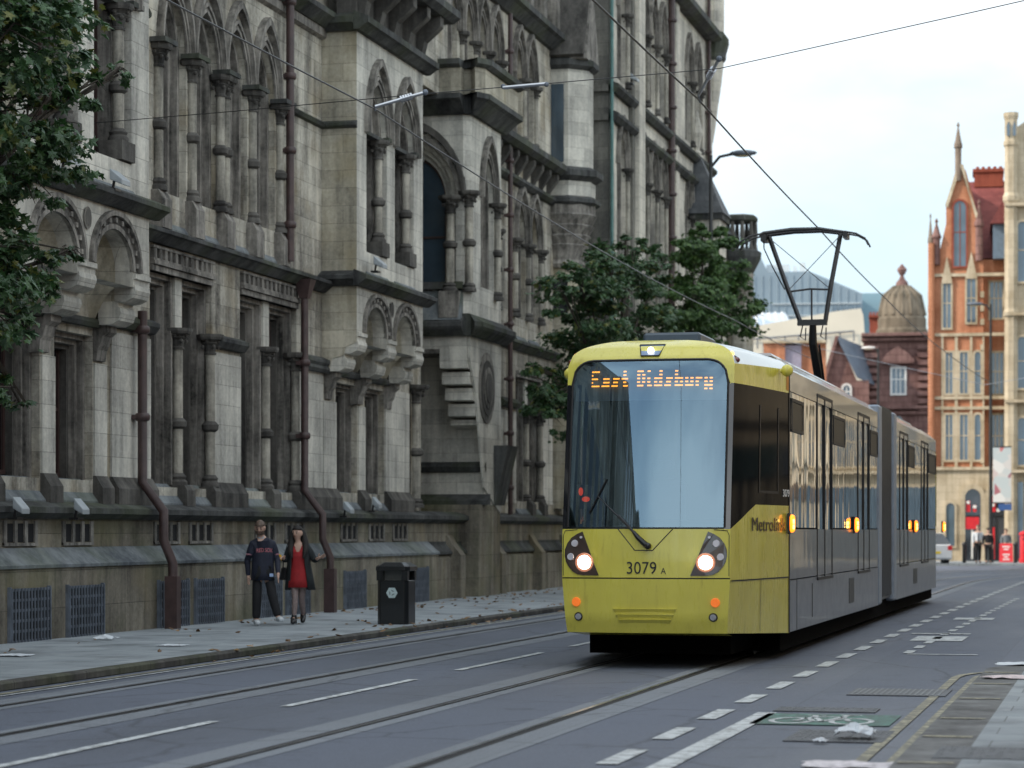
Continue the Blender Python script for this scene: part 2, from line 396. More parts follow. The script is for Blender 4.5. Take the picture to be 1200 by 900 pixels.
def modB(y0, full=True):
    """recessed stretch of front: paired square windows below, four pointed arches above"""
    a0, a1, b0, b1, e = y0+1.60, y0+4.33, y0+5.71, y0+8.75, y0+10.25
    for s0, s1, w0, w1 in ((y0, y0+5.0, a0, a1), (y0+5.0, e, b0, b1)):
        cell(F, wall, s0, s1, 1.9, 6.2, 2.3, [(w0, 5.72), (w1, 5.72)], 0, .12)
        pair(w0, w1)
        dentils(F, w0, w1, 5.92, 6.08)
    for s0, s1 in ((y0, a0), (a1, b0), (b1, e)):     # cleaned pale pier faces with a string at capital height
        F.box(pale, s0+.02, s1-.02, 2.42, 4.62, -.02, .03)
        F.prof(corn, s0-.02, s1+.02, [(0, 4.68), (.1, 4.70), (.17, 4.8), (.17, 4.86), (.04, 4.92), (0, 4.92)])
        F.prof(soot_shade, s0, s1, [(0, 2.0), (.16, 2.0), (.16, 2.24), (.1, 2.33), (.05, 2.42), (0, 2.42)])
    F.prof(corn, y0-.02, e+.02, [(0, 6.16), (.08, 6.16), (.22, 6.28), (.27, 6.3), (.27, 6.36), (.1, 6.42), (0, 6.44)])
    c0 = y0+1.85
    pts = [c0+1.46*k for k in range(5)]
    F.box(wall, y0, pts[0]-.15+.15, 6.2, 11.2, -.3, 0); F.box(wall, pts[-1], e, 6.2, 11.2, -.3, 0)
    for k in range(4):
        s0, s1 = pts[k]+.15, pts[k+1]-.15
        cell(F, wall, pts[k], pts[k+1], 6.35, 11.2, 7.02, arch(s0, s1, 9.3, .98), 0, .12)
        lancet(F, s0, s1, 7.04, 9.3, 10.28, TH_, moulds, depth=.5, d=.002*(k % 2))
        F.prof(slope, s0+.0, s1-.0, [(-.2, 6.4), (.06, 6.4), (.06, 6.46), (-.34, 7.04), (-.5, 7.04), (-.5, 6.4)])
    for k, s in enumerate(pts):
        F.prof(moulds, s-.2, s+.2, [(-.1, 6.4), (.2, 6.4), (.2, 6.86), (.12, 7.0), (-.1, 7.0)])
        if k == 2:
            for o in (-.12, .12): column(F, s+o, .04, 7.0, 9.32, .095, TH_, ring=8.05, capz=.36)
        else: column(F, s, .04, 7.0, 9.32, .10, TH_, ring=8.05, capz=.36)
        F.box(corn, s-.27, s+.27, 9.323, 9.40, -.05, .27)
    F.prof(moulds, y0, e, [(0, 11.0), (.1, 11.04), (.1, 11.2), (0, 11.2)])
    F.prof(corn, y0, e, [(-.1, 11.2), (.14, 11.2), (.3, 11.32), (.36, 11.36), (.36, 11.46), (0, 11.6), (-.1, 11.6)])
    F.prof(corn, pts[-1]+.3, e, [(0, 9.3), (.08, 9.32), (.12, 9.38), (.0, 9.46)]); F.prof(corn, y0+8.8, e, [(0, 4.62), (.12, 4.62), (.16, 4.68), (.14, 4.74), (0, 4.76)])
    upper(y0, e)
def upper(y0, e, L=14.9):
    f = street(L); n = max(1, int((e-y0)/1.7)); w = (e-y0)/n
    for k in range(n):
        a = y0+w*k; cell(f, wall, a, a+w, 11.5, 15.2, 12.3, arch(a+.35, a+w-.35, 13.6, .8), 0, .3)
        if e > 20: lancet(f, a+.35, a+w-.35, 12.35, 13.6, 14.4, TH_, moulds, depth=.4, hood=False)
        else: f.box(glassb, a+.3, a+w-.3, 12.3, 14.5, -.33, -.3)
    f.prof(corn, y0, e, [(-.1, 15.0), (.1, 15.0), (.35, 15.25), (.35, 15.4), (-.1, 15.6)])
glassb = MB()
def bay(y0, side=True):
    """corbelled two-light bay carried on segmental arches"""
    e = y0+4.6
    # front panel of the arched corbel table
    for s0, s1, w0, w1 in ((y0, y0+2.27, y0+.58, y0+1.97), (y0+2.27, e, y0+2.6, y0+3.98)):
        cv = arch(w0, w1, 5.42, .56, 'round', 8)
        cell(FB, pale, s0, s1, 5.2, 6.3, 5.2, cv, 0, .28)
        ci = arch(w0, w1, 5.42, .56, 'round', 8); co_ = arch(w0-.07, w1+.07, 5.42, .63, 'round', 8); band(FB, moulds, ci, co_, -.05, .02)
        ci = arch(w0-.07, w1+.07, 5.42, .63, 'round', 8); co_ = arch(w0-.17, w1+.17, 5.42, .75, 'round', 8); band(FB, soot_shade, ci, co_, -.05, .006)
        moulds.nxt('arch_moulding'); moulds.hold = True
        for k in range(11):                   # billets round the arch
            t = PI*(k+.5)/11; m = (w0+w1)/2; r1 = (w1-w0)/2+.12
            x, z = m-r1*math.cos(t), 5.42+.69*math.sin(t); FB.box(moulds, x-.035, x+.035, z-.035, z+.035, 0, .04)
        ci = arch(w0-.17, w1+.17, 5.42, .75, 'round', 8); co_ = arch(w0-.23, w1+.23, 5.42, .82, 'round', 8); band(FB, moulds, ci, co_, -.02, .07)
        moulds.hold = False; moulds.nxt()
        rows = []                             # curved soffit running down and back to the wall
        for t in range(7):
            q = t/6; dd = -.28-.45*q; zz = -.75*(q**1.5)
            rows.append([FB.p(s, z*1.0+zz, dd) for s, z in [(w0, 5.2)]+cv+[(w1, 5.2)]])
        beige.surf(rows)
        FB.box(beige, w0-.3, w1+.3, 4.55, 5.5, -.9, -.735)
    for c, w in ((y0+.30, .28), (y0+2.285, .30), (y0+4.29, .29)):
        for d0, d1, z0, z1 in ((-.30, .03, 4.99, 5.4), (-.56, -.2, 4.66, 5.0)):
            FB.prof(corbels, c-w, c+w, [(d0, z0), (d1-.16, z0), (d1-.04, z0+.06), (d1, z0+.17), (d1-.01, z0+.24), (d1-.05, z0+.26), (d1-.05, z0+.32), (d1+.01, z0+.34), (d1+.01, z1), (d0, z1)])
        FB.box(beige, c-w+.03, c+w-.03, 4.95, 6.3, -.75, -.285)
        F.prof(moulds, c-w*.6, c+w*.6, [(-.1, 4.12), (.06, 4.14), (.08, 4.3), (.12, 4.36), (.16, 4.5), (.24, 4.56), (.24, 4.68), (-.1, 4.68)])
    F.prof(corn, y0, e, [(0, 4.62), (.12, 4.62), (.16, 4.68), (.14, 4.74), (0, 4.76)])
    # wall behind, below
    for s0, s1, w0, w1 in ((y0, y0+2.5, y0+.85, y0+2.25), (y0+2.5, e+(1.5 if y0 > 40 else 0), y0+2.75, y0+4.1)):
        cell(F, wall, s0, s1, 1.9, 6.3, 2.35, [(w0, 4.5), (w1, 4.5)], 0, .12)
        for k in range(3):
            o = .07*k; band(F, soot_shade if k == 2 else moulds, [(w0+o+.07, 4.5-o-.07), (w1-o-.07, 4.5-o-.07)], [(w0+o, 4.5-o), (w1-o, 4.5-o)], -.5, -.12-.1*k, legs=2.35)
        pane_window(F, w0+.21, w1-.21, 2.4, 4.29, 0, 'flat', -.47, TH_, mull=False, trans=[3.4])
        F.prof(slope, w0, w1, [(-.5, 2.0), (.1, 2.0), (.1, 2.04), (-.16, 2.37), (-.5, 2.37)])
    for s0, s1 in ((y0+.02, y0+.82), (y0+2.28, y0+2.72), (y0+4.13, e+(1.3 if y0 > 40 else -.02))):
        F.box(pale, s0, s1, 2.42, 4.1 if s1 < e else 4.55, -.02, .035)
        F.prof(soot_shade, s0, s1, [(0, 2.0), (.16, 2.0), (.16, 2.24), (.1, 2.33), (.05, 2.42), (0, 2.42)])
    # medallion
    x, y, z = FB.p(y0+2.28, 6.02, 0)
    moulds.add([FB.p(y0+2.28+.13*math.cos(PI*k/8), 6.02+.16*math.sin(PI*k/8), .03) for k in range(16)], [tuple(range(16))])
    soot_shade.add([FB.p(y0+2.28+.09*math.cos(PI*k/8), 6.02+.12*math.sin(PI*k/8), .036) for k in range(16)], [tuple(range(16))])
    # body of the bay: both flanks
    for y, w in ((y0, .02), (e-.02, .02)):
        beige.box(-14.9, -14.2-.002, y, y+w, 5.2, 11.2)
        P_ = [(-14.9, 4.72), (-14.74, 4.72), (-14.7, 4.9), (-14.46, 4.96), (-14.42, 5.12), (-14.23, 5.199), (-14.9, 5.199)]; q0 = y+(.0 if y == y0 else -.06); beige.prism([(a, q0, b) for a, b in P_], [(a, q0+.08, b) for a, b in P_])
    for zz, pr in ((6.28, [(0, 0), (.08, 0), (.22, .1), (.26, .12), (.26, .19), (.02, .3), (0, .3)]), (11.15, [(0, 0), (.1, 0), (.24, .1), (.3, .12), (.3, .24), (0, .36)])):
        FB.prof(corn, y0-.22, e+.22, [(d, zz+z) for d, z in pr])
        for sg, y in ((-1, y0), (1, e)):
            if zz < 7: corn.nxt(); corn.prism([(-14.93, y+sg*d, 3.02+zz+z*.5) for d, z in [(0, 0), (.05, .04), (.09, .1), (.09, .2), (0, .3)]], [(-14.19, y+sg*d, 3.02+zz+z*.5) for d, z in [(0, 0), (.05, .04), (.09, .1), (.09, .2), (0, .3)]])
            corn.nxt(); corn.prism([(-14.93, y+sg*d, zz+z) for d, z in pr], [(-14.199, y+sg*d, zz+z) for d, z in pr])
    for k, (w0, w1) in enumerate(((y0+.62, y0+2.0), (y0+2.55, y0+3.93))):
        s0, s1 = (y0, y0+2.275) if k == 0 else (y0+2.275, e)
        cell(FB, pale, s0, s1, 6.3, 11.2, 7.0, arch(w0, w1, 9.3, 1.05), 0, .12)
        lancet(FB, w0, w1, 7.02, 9.3, 10.35, TH_, moulds, depth=.5, w1=.12, d=.002*k)
        FB.prof(slope, w0-.05, w1+.05, [(-.3, 6.45), (.1, 6.45), (.1, 6.5), (-.34, 7.02), (-.5, 7.02)])
        column(FB, w1-.26, -.10, 7.3, 9.32, .10, TH_, ring=8.1, capz=.38)
        FB.box(soot_shade, w1-.5, w1-.0, 7.02, 7.3, -.3, .06)
        FB.box(corn, w0-.14, w1+.14, 9.30, 9.37, -.2, -.02); FB.box(corn, w1-.1, w1+.3, 9.322, 9.40, -.05, .08)
    # bracketed balcony over the cornice
    with grp('balcony_corbelling', soot_shade):
      for k in range(5):
        s = y0+.3+k*1.0; FB.prof(soot_shade, s-.13, s+.13, [(-.1, 11.5), (.1, 11.5), (.16, 11.75), (.4, 11.95), (.5, 12.05), (.5, 12.25), (-.1, 12.25)])
    FB.prof(corn, y0-.3, e+.45, [(-.5, 12.25), (.55, 12.25), (.7, 12.35), (.7, 12.5), (-.5, 12.5)])
    FB.prof(moulds, y0-.2, e+.35, [(.25, 12.5), (.55, 12.5), (.55, 13.3), (.25, 13.3)])
    FB.box(soot_shade, y0, e, 11.5, 12.3, -.4, -.02)
    F.box(wall, y0, e, 6.3, 11.2, -.9, -.6)
    upper(y0, e)
for b in (-14.8, .2, 15.2, 30.2, 45.2): (bay(b) if b > 10 else F.box(wall, b, b+4.6, 1.9, 15.2, -.3, .6))
for b in (19.8+.0, 34.8+.15): modB(b)
F.box(wall, 19.75-.05, 19.85, 1.9, 15.2, -.3, .0); F.box(wall, 34.8, 34.96, 1.9, 15.2, -.3, -.001)
for b in (-25.05, -10.2, 4.8):
    F.box(wall, b, b+10.42, 1.9, 15.2, -.3, 0)
    for k in range(6):
        for z0, z1 in ((2.4, 5.5), (7, 10), (12.2, 14.4)): F.box(glassb, b+.8+1.6*k, b+1.7+1.6*k, z0, z1, -.1, .004)
glassb.build('distant_window_panes', M_WGLASS, TH_)
# --- section D: canted oriel over a recess
LD = 14.3
FD = FR((0, 54.0), (-1, 0), (0, -1))           # s = distance from street axis (L), faces the camera
FD2 = FR((0, 55.5), (-1, 0), (0, -1)); FS = street(LD)
FD2.box(pale, LD+.04, 17.5, 1.9, 5.95, -1.38, 0)                      # lower blank wall facing down the street; paler colour offsets the overhang's shade
FD2.prof(corn, LD, 17.4, [(0, 2.95), (.08, 2.97), (.14, 3.08), (.1, 3.16), (0, 3.2)])
FD2.prof(corn, LD-.1, 17.4, [(0, 2.2), (.3, 2.2), (.3, 2.3), (0, 2.45)])
plinth.box(-17.5, -14.32, 54.9, 56.9, 0, 2.2)
PD = MB()
# upper block
cv = arch(14.62, 17.0, 9.15, 1.35, 'round', 10)
cell(FD, pale, LD+.15, 17.5, 6.1, 11.2, 7.2, cv, 0, .3)
for k in range(3):
    o = .11*k; ci = arch(14.62+o+.11, 17-o-.11, 9.15, 1.35-o-.11, 'round', 10); co_ = arch(14.62+o, 17-o, 9.15, 1.35-o, 'round', 10); band(FD, pale, ci, co_, -.6, -.12-.12*k, legs=7.2)
ci = arch(14.6, 17.02, 9.15, 1.37, 'round', 10); co_ = arch(14.48, 17.14, 9.15, 1.5, 'round', 10); band(FD, moulds, ci, co_, -.02, .05)
moulds.nxt(); soot_shade.nxt('arch_billets'); soot_shade.hold = True
for k in range(19):
    t = PI*(k+.5)/19; x, z = 15.81-1.4*math.cos(t), 9.15+1.58*math.sin(t)
    if x > 14.45: FD.box(soot_shade, x-.05, x+.05, z-.05, z+.05, 0, .06)
soot_shade.hold = False; soot_shade.nxt('hood_mould')
ci = arch(14.46, 17.3, 9.15, 1.62, 'round', 10); co_ = arch(14.38, 17.4, 9.15, 1.8, 'round', 10); band(FD, soot_shade, ci, co_, -.02, .12)
pane_window(FD, 14.95, 16.67, 7.22, 9.15, 1.0, 'round', -.5, TH_, glass=M_WBLUE, trans=[8.3])
FD.box(corn, 14.45, 16.9, 7.06, 7.22, -.4, .16); FD.prof(slope, LD+.15, 16.9, [(0, 6.35), (.3, 6.35), (0, 7.06)])
column(FD, 14.72, .12, 7.0, 9.15, .12, TH_, ring=8.05, capz=.4); FD.box(moulds, 14.5, 14.95, 6.4, 7.0, 0, .3)
cell(FS, pale, 54.15, 56.9, 6.1, 11.2, 7.2, arch(55.0, 56.2, 9.25, 1.0), 0, .12)
lancet(FS, 55.0, 56.2, 7.22, 9.25, 10.25, TH_, moulds, depth=.45)
column(FS, 56.32, .06, 7.0, 9.27, .1, TH_, ring=8.1, capz=.36)
pale.prism([(-LD, 54.15, 6.1), (-LD-.15, 54, 6.1), (-LD-.15, 54.2, 6.1)], [(-LD, 54.15, 11.2), (-LD-.15, 54, 11.2), (-LD-.15, 54.2, 11.2)])
column(FR((-LD-.02, 54.05), (0,1), (1,0)), 0, .0, 7.0, 9.27, .11, TH_, ring=8.1, capz=.36)
def ring_D(mb, pts, ex):                       # moulding that returns round both faces
    FD.prof(mb, LD+.1-ex*0, 17.4, [(d, z) for d, z in pts]); FS.prof(mb, 54.0-.1, 57.05, pts)
    P = pts; n = len(P)
    mb.prism([(-LD+d, 53.92-0, z) for d, z in P], [(-LD+d*.6, 54-d*.95, z) for d, z in P])
ring_D(corn, [(-.3, 6.0), (.12, 6.0), (.3, 6.14), (.34, 6.2), (.34, 6.3), (.02, 6.5), (-.3, 6.5)], 0)
ring_D(corn, [(-.2, 11.0), (.1, 11.0), (.4, 11.25), (.5, 11.3), (.5, 11.42), (-.2, 11.42)], 0)
ring_D(beige, [(-.2, 11.42), (.38, 11.42), (.38, 12.0), (-.2, 12.0)], 0)
ring_D(corn, [(-.2, 12.0), (.44, 12.0), (.54, 12.06), (.54, 12.18), (-.2, 12.2)], 0)
FD.box(pale, LD+.06, 17.4, 5.72, 6.0, -1.5, -.02); FD.box(moulds, 14.95, 17.4, 5.62, 5.72, -1.4, -.03)
wall.box(-17.5, -14.32, 54.3, 56.9, 11.0, 11.9)
# stepped bracket and medallion panel
for k, (z0, z1, dd) in enumerate(((5.2, 5.72, 1.5), (4.85, 5.2, 1.3), (4.5, 4.85, 1.05), (4.15, 4.5, .8), (3.95, 4.15, .55))):
    corbels.prism([(-15.0, 55.5, z0), (-15.0, 55.5-dd, z0+.08), (-15.0, 55.5-dd, z1), (-15.0, 55.5, z1)], [(-14.36, 55.5, z0), (-14.36, 55.5-dd, z0+.08), (-14.36, 55.5-dd, z1), (-14.36, 55.5, z1)])
pale.prism([FS.p(s, z, -.05) for s, z in ((54.05, 6.1), (54.05, 5.5), (54.6, 4.7), (55.3, 2.6), (56.9, 2.0), (56.9, 6.1))], [FS.p(s, z, .0) for s, z in ((54.05, 6.1), (54.05, 5.5), (54.6, 4.7), (55.3, 2.6), (56.9, 2.0), (56.9, 6.1))])
for r, d, mb in ((.72, .03, moulds), (.56, .05, soot_shade), (.42, .07, moulds), (.3, .09, soot_shade)):
    mb.prism([FS.p(55.5+r*math.cos(PI*k/10), 4.9+r*1.15*math.sin(PI*k/10), -.02) for k in range(20)], [FS.p(55.5+r*math.cos(PI*k/10), 4.9+r*1.15*math.sin(PI*k/10), d) for k in range(20)])
corn.prism([(-14.3, 56.2, 3.6), (-13.95, 56.2, 3.6), (-14.28, 56.2, 2.2)], [(-14.3, 57.2, 3.6), (-13.95, 57.2, 3.6), (-14.28, 57.2, 2.2)])
column(F, 51.5, .05, 2.1, 4.75, .13, TH_, ring=3.3, capz=.4)
F.box(wall, 51.2, 52.1, 1.9, 11.4, -2.6, 0); F.box(wall, 49.8, 51.3, 6.3, 15.2, -2.0, 0); wall.box(-17.6, -17.3, 51.0, 57.0, 0, 11.5)
plinth.box(-17.5, -14.85, 51.8, 55.2, 0, 1.9)
# --- section E
F.box(wall, 57.0, 58.0, 1.9, 11.2, -1.2, 0)
for a, b, w0, w1 in ((56.9, 60.4, 57.9, 59.1), (60.4, 64.4, 60.8, 63.6), (64.4, 67.3, 64.9, 66.0)):
    if a == 60.4:
        cell(F, wall, a, b, 1.9, 6.3, 2.35, [(w0, 5.5), (w1, 5.5)], 0, .12); pair(w0, w1, z1=5.5, cap=4.7)
    else:
        cell(F, wall, a, b, 1.9, 6.3, 2.35, [(w0, 5.0), (w1, 5.0)], 0, .12)
        for k in range(2): o = .07*k; band(F, soot_shade, [(w0+o+.07, 5-o-.07), (w1-o-.07, 5-o-.07)], [(w0+o, 5-o), (w1-o, 5-o)], -.4, -.12-.1*k, legs=2.35)
        pane_window(F, w0+.14, w1-.14, 2.4, 4.86, 0, 'flat', -.35, TH_, mull=False, trans=[3.4])
    for s0, s1 in ((a, w0), (w1, b)):
        F.box(pale, s0+.03, s1-.03, 2.3, 4.6, -.02, .03); F.prof(corn, s0, s1, [(0, 4.68), (.12, 4.7), (.16, 4.8), (.04, 4.92), (0, 4.92)])
F.prof(corn, 56.9, 67.3, [(0, 6.16), (.08, 6.16), (.22, 6.28), (.27, 6.3), (.27, 6.36), (.1, 6.42), (0, 6.44)])
ew = [57.3, 58.7, 60.6, 62.0, 63.4]
for a, b in zip(ew, ew[1:]):
    if (a, b) == (58.7, 60.6): F.box(wall, a, b, 6.3, 10.9, -.3, 0); continue
    s0, s1 = a+.14, b-.14
    cell(F, wall, a, b, 6.3, 10.9, 7.0, arch(s0, s1, 8.95, .95), 0, .12); lancet(F, s0, s1, 7.02, 8.95, 9.9, TH_, moulds, depth=.45)
    F.prof(slope, s0, s1, [(-.2, 6.4), (.06, 6.4), (.06, 6.46), (-.34, 7.02), (-.45, 7.02)])
for s in (57.3, 58.7, 60.6, 62.0, 63.4): column(F, s, .04, 7.0, 8.97, .1, TH_, ring=8.0, capz=.34)
F.box(wall, 56.9, 57.3, 6.3, 10.9, -.3, 0); F.box(wall, 63.4, 67.3, 6.3, 10.9, -.3, 0)
F.prof(corn, 56.9, 67.2, [(-.1, 10.3), (.1, 10.34), (.2, 10.42), (.2, 10.5), (-.1, 10.6)])
for k in range(11): s = 57.2+.88*k; F.prof(soot_shade, s, s+.22, [(-.1, 10.6), (.06, 10.6), (.3, 10.95), (.3, 11.1), (-.1, 11.1)])
F.prof(corn, 56.9, 66.3, [(-.2, 11.1), (.35, 11.1), (.5, 11.2), (.5, 11.35), (-.2, 11.45)])
F.box(wall, 56.9, 67.3, 10.85, 11.5, -.4, -.001)
# third storey over D and E
tw = [54.0, 55.45, 56.7, 57.95, 59.2, 60.4, 61.65, 62.9]
F.box(wall, 49.7, 54.0, 11.4, 14.6, -.3, 0)
for a, b in zip(tw, tw[1:]):
    if a == 59.2: F.box(wall, a, b, 11.4, 14.6, -.3, 0); continue
    w = .14 if a > 55 else .3
    s0, s1 = a+w, b-w
    cell(F, wall, a, b, 11.4, 14.6, 11.6, arch(s0, s1, 13.15, .8), 0, .12); lancet(F, s0, s1, 11.62, 13.15, 13.95, TH_, moulds, depth=.42)
    column(F, b, .03, 11.5, 13.17, .085, TH_, capz=.3)
F.box(wall, 62.9, 67.3, 11.4, 14.6, -.3, 0)
F.prof(corn, 49.8, 65.6, [(-.1, 14.45), (.1, 14.5), (.3, 14.7), (.4, 14.75), (.4, 14.9), (-.1, 15.0)])
F.box(pale, 49.8, 67.3, 14.9, 19.5, -.8, -.25)
for k in range(7):                              # little gablets and shafts of the attic
    s = 55.5+1.5*k; F.box(moulds, s, s+.3, 15.0, 16.6, -.1, .25); F.prof(soot_shade, s-.1, s+.4, [(-.1, 16.6), (.3, 16.6), (.1, 17.0), (-.1, 17.0)])
# corbelled corner turret
tx, ty = -14.75, 65.6
beige.lathe(tx, ty, [(.5, 2.2), (.5, 6.2), (.5, 9.0)], 8, PI/8)
moulds.lathe(tx, ty, [(.56, 8.7), (.62, 8.8), (.56, 8.92), (.62, 9.1), (.72, 9.3), (.66, 9.34), (.78, 9.55), (.72, 9.6), (.86, 9.82), (.8, 9.86), (.94, 10.1), (.9, 10.15), (.9, 10.6)], 16)
corn.lathe(tx, ty, [(.92, 10.35), (1.05, 10.42), (1.05, 10.52), (.92, 10.6)], 8, PI/8)
corn.lathe(tx, ty, [(.92, 11.0), (1.12, 11.12), (1.12, 11.28), (.92, 11.38)], 8, PI/8)
pale.lathe(tx, ty, [(.9, 10.55), (.9, 11.1), (.84, 11.2), (.84, 14.1)], 8, PI/8)
corn.lathe(tx, ty, [(.86, 14.0), (1.0, 14.1), (1.0, 14.25), (.86, 14.32)], 8, PI/8)
moulds.prism([(-13.92, 64.75, 14.25), (-13.92, 66.45, 14.25), (-13.92, 65.6, 16.3)], [(-15.2, 64.75, 14.25), (-15.2, 66.45, 14.25), (-15.2, 65.6, 16.3)])
soot_shade.prism([(-15.6, 64.72, 14.3), (-13.98, 64.72, 14.3), (-13.98, 65.6, 16.4), (-15.6, 65.6, 16.4)], [(-15.6, 64.6, 14.35), (-13.98, 64.6, 14.35), (-13.98, 65.6, 16.55), (-15.6, 65.6, 16.55)])
g = MB(); g.box(-14.75-.2, -14.75+.2, 64.80, 64.82, 11.5, 13.6); g.build('slit_window', M_WBLUE, TH_)
g = MB(); g.box(-14.9, -14.5, 65.07, 65.12, 7.4, 8.4); g.build('slit_window', M_WGLASS, TH_)
# --- tower pavilion
G = street(13.75); tw_ = MB(); tg = MB()
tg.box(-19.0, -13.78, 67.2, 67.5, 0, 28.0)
G.box(tw_, 67.26, 84.2, 0, 6.3, -.6, 0)
def pil(a, b, d=.22, z0=0, z1=28.): G.box(tw_, a, b, z0, z1, -.05, d)
pil(67.24, 67.6, .03); pil(70.1, 71.0, .25); pil(76.9, 77.5, .12); pil(83.3, 84.1, .1)
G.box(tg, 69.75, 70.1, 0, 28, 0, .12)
GW = [(67.6, 69.7, 68.05, 69.25)]+[(71.0+1.55*k, 72.55+1.55*k, 71.25+1.55*k, 72.3+1.55*k) for k in range(3)]+[(75.65, 77.2, 0, 0), (77.2, 78.9, 0, 0)]+[(78.9+1.65*k, 80.55+1.65*k, 79.2+1.65*k, 80.25+1.65*k) for k in range(2)]+[(82.2, 84.2, 0, 0)]
for a, b, w0, w1 in GW:
    for z0, z1, sill, zs, ap in ((6.3, 13.3, 8.0, 11.9, 12.85), (13.3, 18.2, 14.3, 16.3, 17.35), (18.2, 26.5, 19.4, 22, 23.2)):
        if w0 == 0: G.box(tw_, a, b, z0, z1, -.3, 0); continue
        cell(G, tw_, a, b, z0, z1, sill, arch(w0, w1, zs, ap-zs), 0, .12)
        lancet(G, w0, w1, sill+.02, zs, ap, TH_, moulds, depth=.5, w1=.09)
        if z0 < 18: column(G, w1+.1, .05, sill-.1, zs+.02, .085, TH_, capz=.36)
for z, ex in ((7.0, .2), (12.95, .0), (13.75, .0), (18.25, .25), (24, .2)):
    G.prof(corn, 67.1, 84.3, [(-.05, z), (.12+ex*.5, z), (.24+ex, z+.12), (.24+ex, z+.22+ex*.4), (-.05, z+.34+ex*.4)])
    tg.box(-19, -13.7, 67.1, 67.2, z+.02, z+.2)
# corner bartizan, spirelet and balcony turret at the far end
bx, by = -13.7, 84.2
tw_.lathe(bx, by, [(.05, 14.9), (.14, 15.4), (.24, 16.2), (.36, 17.0), (.45, 17.8)], 8, PI/8)
tw_.lathe(bx, by, [(.45, 18.4), (.45, 26)], 8, PI/8)
corn.lathe(bx, by, [(.46, 17.7), (.52, 17.8), (.52, 17.95), (.62, 18.3), (.62, 18.5), (.46, 18.7)], 8, PI/8)
px, py = -13.3, 81.0
tw_.box(px-.4, px+.5, py-.7, py+.7, 6.0, 11.9)
corn.box(px-.5, px+.6, py-.8, py+.8, 11.8, 12.0)
sl = MB(); sl.prism([(px-.5, py-.85, 12.0), (px+.65, py-.85, 12.0), (px+.65, py+.85, 12.0), (px-.5, py+.85, 12.0)], [(px-.5, py-.1, 14.0), (px-.25, py-.1, 14.0), (px-.25, py+.1, 14.0), (px-.5, py+.1, 14.0)])
tw_.lathe(px-.38, py, [(.12, 13.9), (.18, 14.1), (.1, 14.2), (.18, 14.6), (.22, 14.75), (.04, 15.5)], 8)
bx, by = -13.15, 87.0                            # parapeted turret seen past the tower
wall.lathe(bx, by, [(.5, 0), (.5, 11.2)], 8, PI/8)
corn.lathe(bx, by, [(.5, 10.7), (.6, 10.9), (.78, 11.25), (.8, 11.45), (.55, 11.55)], 8, PI/8)
corn.lathe(bx, by, [(.56, 12.5), (.66, 12.55), (.66, 12.68), (.56, 12.75)], 8, PI/8)
for k in range(10): a = 2*PI*k/10; soot_shade.lathe(bx+.56*math.cos(a), by+.56*math.sin(a), [(.09, 11.5), (.05, 11.75), (.09, 12.0), (.06, 12.5)], 6)
sl.prism([(-15.5, 84.3, 12), (-13.7, 84.3, 12), (-13.2, 87, 12), (-15.5, 87, 12)], [(-15.5, 84.3, 13.8), (-14.6, 84.3, 13.8), (-14.6, 85, 13.6), (-15.5, 85, 13.6)])
wall.box(-30, -13.9, 84.25, 87.3, 0, 11.9)
sl.prism([(-15.2, -30, 15.4), (-15.2, 49.5, 15.4), (-35, 49.5, 15.4), (-35, -30, 15.4)], [(-19, -30, 21), (-19, 49.5, 21), (-31, 49.5, 21), (-31, -30, 21)])
wall.box(-35, -15.75, -30, 51.0, 0, 15.5); wall.box(-35, -17.7, 51.0, 57.0, 0, 19.3); wall.box(-35, -15.75, 57.0, 67.2, 0, 19.3); tw_.box(-35, -14.5, 67.5, 84.15, 0, 27.5)
for mb, nm, mt in ((wall, 'wall', S_MAIN), (pale, 'pier', S_PALE), (beige, 'flank_wall', S_BEIGE), (soot_shade, 'carved_stone', S_DARK), (moulds, 'moulding', S_MOULD), (corn, 'cornice', S_CORN), (slope, 'sloped_sill', S_SLOPE), (plinth, 'plinth', S_PLINTH), (corbels, 'corbel', S_PALE), (tw_, 'tower_wall', S_TOWER), (tg, 'tower_flank', S_TSHADE), (sl, 'roof', SLATE)):
    build_split(mb, nm, mt, TH_)
# --- rainwater pipes
def pipe(u, L, z0, z1, jog=None, r=.06, hopper=False):
    y = Yu(u, L); m = MB(); x = -L
    pts = [(x, y, z1), (x, y, z0)] if not jog else [(x, y, z1), (x, y, 2.35), (x+.35, y, 1.9), (x+.35, y, 1.45), (x+.5, y, 1.1), (x+.5, y, .05)]
    m.tube(pts, r, 10)
    z = z0+.6
    while z < z1-.3:
        if not jog or z > 2.4: m.lathe(x, y, [(r*1.3, z), (r*1.6, z+.03), (r*1.6, z+.09), (r*1.3, z+.12)], 10); m.box(x-.14, x-.02, y-.1, y+.1, z+.02, z+.09)
        z += 1.35
    if jog:
        m.box(x+.5-.1, x+.5+.1, y-.09, y+.09, .05, .9)
    if hopper: m.prism([(x-.15, y-.16, z1+.3), (x+.17, y-.16, z1+.3), (x+.17, y+.16, z1+.3), (x-.15, y+.16, z1+.3)], [(x-.08, y-.08, z1-.05), (x+.08, y-.08, z1-.05), (x+.08, y+.08, z1-.05), (x-.08, y+.08, z1-.05)])
    m.build('rain_pipe', M_PIPE, TH_, smooth=True)
pipe(167, 14.72, 0, 5.0, True, .075); pipe(357, 14.7, 0, 5.95, True, .07, True); pipe(340, 14.68, 6.5, 12, r=.075)
pipe(598, 14.7, 2.0, 14.4); pipe(787, 13.6, 6, 26, r=.11); pipe(831, 13.62, 13.8, 26); pipe(163, 14.72, 5.2, 6.1, r=.05)
